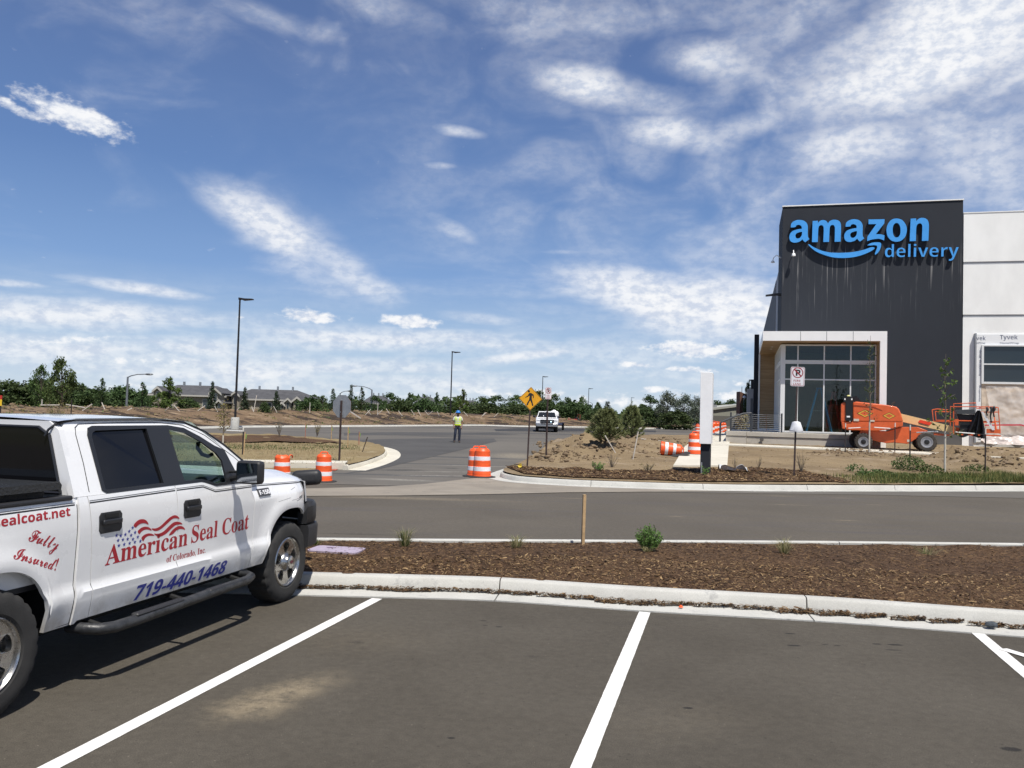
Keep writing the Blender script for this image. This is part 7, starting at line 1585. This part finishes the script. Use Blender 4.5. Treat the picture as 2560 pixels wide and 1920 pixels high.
# loose stone, orange marker, plastic scrap
p = Vector((*_w(2478, 1574), .05)); o = MB().ball((0, 0, 0), (.062, .045, .032), 9, 6, .25).build('stone', pm('dark stone', (.055, .065, .075), .8, var=.25, vscale=20), None, True, 20); o.location = p; tag(o, 'dark broken stone in the gutter near the hatched bay', 'stone')
p = Vector((*_w(1702, 1523), .02)); o = MB().lathe([(.024, 0), (.024, .008), (.016, .013), (.014, .022), (.001, .023)], n=12).build('orange_marker', orange_pl, None, True, 40); o.location = p; tag(o, 'small orange plastic cap in the gutter', 'marker')
p = gp(1835, 1181, h_site); T = MB().grid(lambda u, v: Vector(((u - .5) * 1.0, (v - .5) * .5, .03 + .26 * max(0, nz(u * 3.1, v * 3.0, 1, 5)) + (.20 * u * (1 - u) * 2 if u > .5 else .05))), 22, 12).build('plastic_scrap', pm('grey film', (.50, .51, .53), .25, var=.15, vscale=6), None, True, 30); T.location = (p.x, p.y, ground_z(p.x, p.y)); tag(T, 'crumpled clear plastic scrap on the mulch right of the pylon', 'plastic scrap')
for (px, by, L_, t, lab) in ((1537, 1140, .8, -35, 'white stake stuck slantwise in the dirt by the bushy pine'), (1582, 1150, 1.1, 8, 'pale stake standing in the dirt between pine and fallen drum'), (1605, 1111, 1.0, 95, 'pale stake lying in the dirt right of the pines')):
    p = gp(px, by, h_site); o = MB().span((-.02, -.015, -.05), (.02, .015, L_)).build('lath_stake', stake_w, None, False); o.location = (p.x, p.y, ground_z(p.x, p.y) + (.1 if t > 60 else 0)); o.rotation_euler = (.1, R(t), .2); tag(o, lab, 'stake', 'pale stakes on the dirt island')
p = gp(1298, 1172, h_site); o = MB().add([(0, 0, 0), (.09, .02, .04), (.07, 0, .15), (.0, .0, .13), (-.06, .02, .08)], [(0, 1, 2, 3, 4)]).build('marker_flag', pm('yellow flag', (.75, .55, .05), .6), None, False); o.location = (p.x, p.y, ground_z(p.x, p.y) + .03); tag(o, 'small yellow marker flag at the kerb tip', 'flag')
# yellow and red sign at the far edge
p = at(2, 1012, 40); T = thing('edge_sign', 'yellow sign with a red top on the near berm, cut by the frame', 'sign', (p.x, p.y, p.z - .6)); MB().span((-.3, -.01, .55), (.045, .01, 1.06)).build('plate', pm('edge yellow', (.75, .5, .03), .5), T, False); MB().span((-.3, -.012, .86), (.046, .012, 1.06)).build('red_band', pm('edge red', (.45, .03, .02), .5), T, False); MB().span((-.05, 0.012, -.6), (0, .05, 1.0)).build('post', tpost, T, False)

# ---- ground cover and chips
def chips(n, where, zf, lo, hi, ms, seed, name, label):
    random.seed(seed); mbs = [MB() for _ in ms]
    for i in range(n):
        x, y = where(); L_ = random.uniform(lo, hi) * (1 if random.random() < .85 else 1.8); w = L_ * random.uniform(.12, .28); a = random.uniform(0, 6.28); d = Vector((math.cos(a), math.sin(a), random.gauss(0, .22))).normalized(); s = Vector((-d.y, d.x, random.gauss(0, .4))).normalized() * w / 2
        p = Vector((x, y, zf(x, y) + random.uniform(.0, .016))); m_ = mbs[min(len(ms) - 1, int(random.random() ** 1.4 * len(ms)))]; up = Vector((0, 0, w * .25))
        m_.add([p - d * L_ / 2 - s, p - d * L_ / 2 + s, p + s + up, p - s + up, p + d * L_ / 2 + s * .7, p + d * L_ / 2 - s * .7], [(0, 1, 2, 3), (3, 2, 4, 5)])
    for m_, mt in zip(mbs, ms): o = m_.build(name, mt, None, False, fix=False); struct(o, 'stuff'); o['label'] = label
cm = [pm('chip dark', (.048, .027, .013), .9), pm('chip brown', (.115, .063, .026), .9), pm('chip mid', (.19, .115, .050), .85), pm('chip pale', (.33, .22, .105), .8)]
xs_n = lambda x, L_: min(L_, key=lambda p: abs(p.x - x)).y
def in_bed():
    while True:
        x = random.uniform(-4.2, 10.5); a = xs_n(x, near) + .22; b = xs_n(x, mid) - .05; t = random.random(); y = a + (b - a) * t
        if abs(x) < .70 * y + .3: return x, y
def bed_half(far):
    def f():
        while True:
            x, y = in_bed(); a = xs_n(x, near); b = xs_n(x, mid); t = (y - a) / (b - a)
            if (t > .44 + .16 * nz(x * .8, y * .8, 1, 6)) == far: return x, y
    return f
chips(25000, bed_half(False), mulch_h, .014, .042, cm, 81, 'wood_chips', 'shredded pale brown wood chips in the near half of the bed')
chips(22000, bed_half(True), mulch_h, .014, .045, [cm[0], cm[0], cm[1], cm[1], cm[2]], 84, 'wood_chips', 'dark wood chips in the far half of the near bed')
def in_gutter():
    while True:
        x = random.uniform(-2.4, 6.0); p = xs_n(x, near); a = nz(x * 1.1, 0, 1, 3) + .35 * nz(x * 4, 0, 1, 7); w = max(0, .035 + .17 * a)
        if random.random() < .25 + 2.0 * w: return x, p - random.random() * (w + .015) - .005
gut_h = lambda x, y: .012 + .035 * random.random() * max(0, 1 - (xs_n(x, near) - y) / .12)
chips(9500, in_gutter, gut_h, .012, .045, [cm[1], cm[0], cm[2]], 82, 'gutter_chips', 'brown wood chips washed along the kerb foot')
def in_site():
    x0, x1 = -1, 13
    while True:
        x = random.uniform(x0, x1); y = random.uniform(22, 33)
        if inside((x, y), site_mulch): return x, y
chips(13000, in_site, lambda x, y: site_z(x, y) + .03, .04, .10, cm, 83, 'wood_chips', 'brown wood chips behind the far kerb')
mound_mat = ground_mat('mound dirt', col(.225, .165, .105), col(.165, .118, .074), 1.0, 30, .3, .9, 25, .95)
# clods of earth on the building site and the berm
def clods(n, where, zf, lo, hi, m, seed, label):
    random.seed(seed); mb = MB()
    for i in range(n):
        x, y = where(); r = lo + (hi - lo) * random.random() ** 3; mb.ball((x, y, zf(x, y) + r * .25), (r * random.uniform(.8, 1.5), r * random.uniform(.8, 1.3), r * random.uniform(.5, .9)), 6, 4, .25)
    o = mb.build('dirt_clods', m, None, True, 25, fix=False); struct(o, 'stuff'); o['label'] = label
def on_mounds():
    mx, my, r, hh = random.choice(MOUNDS); a = random.uniform(0, 6.28); q = r * random.random() ** .5 * 1.05; return mx + q * math.cos(a), my + q * math.sin(a)
clods(2200, on_mounds, site_z, .012, .10, mound_mat, 91, 'clods of dug earth heaped on the site')
sp_poly = [(p.x + .4, p.y + .4) for p in site_k] + [(34, 50), (20, 60), _w(1740, 1104), _w(1620, 1104.5), _w(1500, 1101)]
def on_site():
    while True:
        x = random.uniform(0, 30); y = random.uniform(25, 50)
        if inside((x, y), sp_poly): return x, y
clods(1500, on_site, site_z, .01, .04, dirt_mat, 92, 'scattered small clods on the building site')
def on_berm():
    P, bz = BERM; i = random.randint(20, len(P) - 60); t = (P[i + 2] - P[i - 2]).normalized(); d = random.uniform(.8, 10); q = P[i] + Vector((-t.y, t.x)) * (d + .15); BZ[0] = bz(q, d, i); return q.x, q.y
BZ = [0]
random.seed(97); ba, bb_ = MB(), MB()
for i in range(420):
    x, y = on_berm(); s_ = random.uniform(.10, .34)
    for j in range(9): leaf(ba if i % 3 else bb_, Vector((x, y, BZ[0])) + Vector((random.gauss(0, s_), random.gauss(0, s_), random.random() * s_ * 1.1)), random.uniform(.04, .10), .3, .4)
for m_, mt in ((ba, lf_yel), (bb_, lf_green)): o = m_.build('dry_brush', mt, None, False, fix=False); struct(o, 'stuff'); o['label'] = 'low dry brush scattered over the berm'
clods(1500, on_berm, lambda x, y: BZ[0] - .03, .04, .20, mound_mat, 93, 'clods of earth on the berm')
# grass and weeds behind the far kerb on the right
random.seed(95); ga, gb, gc = MB(), MB(), MB()
ksl = [p for p in site_k if p.x > 6]
for i in range(19000):
    x = random.uniform(10.2, 21.5); ky = xs_n(x, ksl) + .25; dep = 2.3 + 1.0 * nz(x * .6, 0, 1, 3); t = random.random() ** 1.3; y = ky + t * dep
    if x < 12.2 and random.random() > (x - 10.2) / 2: continue
    h = random.uniform(.07, .23) * (1.0 + .8 * nz(x, y, 1, 2)); z = site_z(x, y); a = random.uniform(0, 6.28); o = Vector((math.cos(a), math.sin(a), 0)) * h * random.uniform(.1, .6); s = Vector((-math.sin(a), math.cos(a), 0)) * .008; b = Vector((x, y, z))
    (ga if random.random() < .62 else gb).add([b - s, b + s, b + o + Vector((0, 0, h))], [(0, 1, 2)])
for mb, m in ((ga, lf_green), (gb, lf_yel)): o = mb.build('weedy_grass', m, None, False, fix=False); struct(o, 'stuff'); o['label'] = 'weedy grass behind the far kerb'
def weed(px, by, H, W_, n, seed, label, m=lf_green):
    random.seed(seed); p = gp(px, by, h_site); p.z = ground_z(p.x, p.y); T = MB()
    for i in range(n):
        a = random.uniform(0, 6.28); r = random.random() ** .5; leaf(T, Vector((math.cos(a) * r * W_ / 2, math.sin(a) * r * W_ / 2, H * random.random() ** .8 * (1 - .55 * r * r))), random.uniform(.03, .06), .5, .5)
    o = T.build('weeds', m, None, False, fix=False); o.location = p; struct(o, 'stuff'); o['label'] = label
weed(2272, 1174, .60, 1.2, 700, 101, 'tall weed clump round the stake post left of the leafy sapling'); weed(2190, 1192, .26, 1.3, 500, 102, 'dark spreading weed clump near the start of the grass'); weed(2330, 1180, .3, .8, 260, 103, 'weed clump just left of the leafy sapling'); weed(2440, 1178, .32, 1.0, 320, 104, 'weed clump between the leafy sapling and the right post'); weed(2140, 1180, .3, .7, 120, 105, 'sparse weeds at the edge of the mulch'); weed(2360, 1195, .2, 1.9, 420, 106, 'low weeds at the kerb below the leafy sapling', lf_light); weed(2250, 1197, .2, 1.8, 380, 107, 'low pale weeds at the kerb below the tall clump', lf_light)
# green strip on the island
random.seed(111); mb = MB(); mb2 = MB()
for i in range(6000):
    px = random.uniform(420, 900); py = random.gauss(1121, 5) if random.random() < .6 else random.uniform(1110, 1163)
    p = gp(px, py, isl_h)
    if px > 840 and (px - 840) > (1163 - abs(py - 1135) * 3 - 1060): continue
    z = isl_h(p.x, p.y) + .05; h = random.uniform(.025, .085); a = random.uniform(0, 6.28); o = Vector((math.cos(a), math.sin(a), 0)) * h * .4; s = Vector((-math.sin(a), math.cos(a), 0)) * .012; b = Vector((p.x, p.y, z))
    (mb if abs(py - 1121) < 8 and random.random() < .7 else mb2).add([b - s, b + s, b + o + Vector((0, 0, h))], [(0, 1, 2)])
for m_, mt in ((mb, lf_green), (mb2, lf_straw)): o = m_.build('dry_grass', mt, None, False, fix=False); struct(o, 'stuff'); o['label'] = 'thin dry grass on the island'

# ------------------------------------------------------------------ houses and sheds far off
shingle = pm('grey shingle', (.075, .075, .08), .9, var=.2, vscale=1.2, bump=.5, bscale=6); siding = pm('tan siding', (.27, .235, .185), .85, var=.06); trim_w = pm('white trim', (.46, .44, .40), .6); win_m = pm('house window', (.04, .05, .06), .1, spec=.7)
def townhouse(pl, pr, ridge, eave, dist, label, gables, hipr=.25, ground=1.0, walls=True):
    a = at(pl, 1020, dist); b = at(pr, 1020, dist); u = (b - a); u.z = 0; Ln = u.length; k = (a - EYE).dot(FWD) / FPX; px = (pl + pr) / 2; hz_y = to_px(Vector((at(px, 1020, dist).x, dist, 2.0)))[1]
    zr = 2 + (hz_y - ridge) * k; ze = 2 + (hz_y - eave) * k; zb = ground - 1; T = thing('townhouse', label, 'house', (a.x, a.y, 0), 0, 'townhouses beyond the berm'); dp_ = 9.0
    if walls: MB().span((.3, .4, zb), (Ln - .3, dp_, ze)).build('wall', siding, T, False)
    rf = MB(); hp = Ln * hipr
    rf.add([(-.3, 0, ze), (Ln + .3, 0, ze), (Ln + .3, dp_ + .5, ze), (-.3, dp_ + .5, ze), (hp * .8, dp_ / 2, zr), (Ln - hp, dp_ / 2, zr)], [(0, 1, 5, 4), (1, 2, 5), (2, 3, 4, 5), (3, 0, 4), (3, 2, 1, 0)])
    r = rf.build('roof', shingle, T, False)
    MB().span((-.3, -.06, ze - .22), (Ln + .3, .0, ze)).build('eave_trim', trim_w, r, False)
    for f in (.3, .52, .7): MB().span((Ln * f - .1, dp_ * .45, zr - .2), (Ln * f + .1, dp_ * .5, zr + .5)).build('roof_vent', steel, r, False)
    for (gx, gw, gtop, gbase) in gables:
        x = (gx - pl) * k; w = gw * k / 2; zt = 2 + (hz_y - gtop) * k; zg = zt - w * .72
        g = MB().prism([[(x - w * .82, zb), (x + w * .82, zb), (x + w * .82, zg), (x, zt - .15), (x - w * .82, zg)]], lambda p_, q_, t: Vector((p_, t, q_)), -1.2, .5).build('gable', siding, T, False)
        for s in (-1, 1):
            MB().prism([[(x, zt), (x + s * w, zg - .1), (x + s * w, zg - .4), (x, zt - .32)] if s < 0 else [(x, zt), (x, zt - .32), (x + w, zg - .4), (x + w, zg - .1)]], lambda p_, q_, t: Vector((p_, t, q_)), -1.55, -1.25).build('barge_board', trim_w, g, False)
            MB().prism([[(x, zt + .05), (x + s * w * 1.02, zg - .08), (x + s * w, zg - .2), (x, zt - .1)] if s < 0 else [(x, zt + .05), (x, zt - .1), (x + w, zg - .2), (x + w * 1.02, zg - .08)]], lambda p_, q_, t: Vector((p_, t, q_)), -1.5, 3.5).build('gable_roof', shingle, g, False)
        wf = MB().span((x - w * .32, -1.27, zg - 1.5), (x + w * .32, -1.2, zg - .15)).build('window', trim_w, g, False); MB().span((x - w * .25, -1.29, zg - 1.4), (x + w * .25, -1.26, zg - .25)).build('pane', win_m, wf, False)
    if walls:
        n = max(2, int(Ln / 4))
        for i in range(n):
            x = (i + .5) * Ln / n; wf = MB().span((x - .55, .33, ze - 2.0), (x + .55, .42, ze - .5)).build('window', trim_w, T, False); MB().span((x - .46, .30, ze - 1.92), (x + .46, .35, ze - .58)).build('pane', win_m, wf, False)
townhouse(372, 560, 961, 987, 118, 'long grey roofed townhouse row behind the slim conifer', [(402, 26, 968, 990), (545, 32, 968, 990), (555, 20, 996, 1010)])
townhouse(560, 776, 972, 998, 122, 'grey roofed townhouse with white trimmed gables left of the stop sign', [(594, 24, 980, 1000), (725, 20, 993, 1003), (748, 26, 989, 1003), (711, 18, 1003, 1014)])
townhouse(905, 965, 988, 1008, 150, 'grey roof peeping above the trees right of the stop sign', []); townhouse(1035, 1085, 992, 1010, 170, 'grey roof peeping above the trees left of the worker', []); townhouse(1150, 1192, 1000, 1014, 160, 'grey roof peeping above the trees right of the worker', [])
# tan shed, brown wall with a round lamp, flagpole
q = at(1776, 1045, 140); k = (q - EYE).dot(FWD) / FPX; T = thing('metal_shed', 'pale olive metal shed with a sloping roof beyond the drums', 'shed', (q.x, q.y, 0)); w = 84 * k; zt = 2 + (1049 - 1012) * k; zl = 2 + (1049 - 1026) * k
MB().prism([[(0, .2), (w, .2), (w, zt), (0, zl)]], lambda u, v, t: Vector((u, t, v)), 0, 14).build('wall', pm('olive metal', (.29, .29, .235), .6, var=.05, vscale=.6), T, False)
MB().prism([[(-.4, zl - .05), (w, zt - .05), (w, zt + .3), (-.4, zl + .3)]], lambda u, v, t: Vector((u, t, v)), -.3, 14).build('roof', pm('shed roof', (.40, .40, .35), .6), T, False)
MB().span((-.2, -.2, .2), (w, 0, 2 + (1049 - 1039) * k)).build('base_band', pm('shed band', (.13, .125, .11), .7), T, False); MB().span((.3, 1, zl), (1.3, 3, zl + 1.0)).build('roof_unit', steel, T, False)
q = at(1849, 1045, 125); k = (q - EYE).dot(FWD) / FPX; T = thing('brown_wall', 'brown slant topped wall carrying a white round lamp', 'wall', (q.x, q.y, 0)); w = 22 * k
MB().prism([[(0, .2), (w, .2), (w, 2 + (1052 - 989) * k), (0, 2 + (1052 - 980) * k)]], lambda u, v, t: Vector((u, t, v)), 0, 2).build('wall_panel', pm('brown brick', (.13, .065, .045), .85, var=.15, vscale=2), T, False)
MB().ball((9.5 * k, -.3, 2 + (1052 - 994) * k), 4.2 * k, 14, 8).build('round_lamp', white_mat, T); MB().tube([(9 * k, -.3, .2), (9 * k, -.3, 2 + (1052 - 998) * k)], .09, 6).build('pole', steel, T)
q = at(1853.5, 1045, 150); k = (q - EYE).dot(FWD) / FPX; o = MB().tube([(0, 0, 0), (0, 0, 2 + (1052 - 968) * k)], (.10, .06), 6).build('flagpole', lampg, None); o.location = (q.x, q.y, 0); tag(o, 'thin bare flagpole behind the brown wall', 'flagpole')
# shrubs and pots behind the railing
for (px, by, s, lab) in ((1846, 1078, 1.0, 'tan planted clump behind the left half of the railing'), (1864, 1078, 1.05, 'tan planted clump behind the railing by the middle post')):
    p = at(px, by, 58); T = MB(); random.seed(px)
    for i in range(260): a = random.uniform(0, 6.28); r = random.random() ** .5; leaf(T, Vector((math.cos(a) * r * .28, math.sin(a) * r * .28, 1.0 * random.random())), .06, .3)
    o = T.build('planter_shrub', lf_straw, None, False, fix=False); o.location = (p.x, p.y, p.z); o.scale = (s, s, s * 1.1); tag(o, lab, 'shrub')
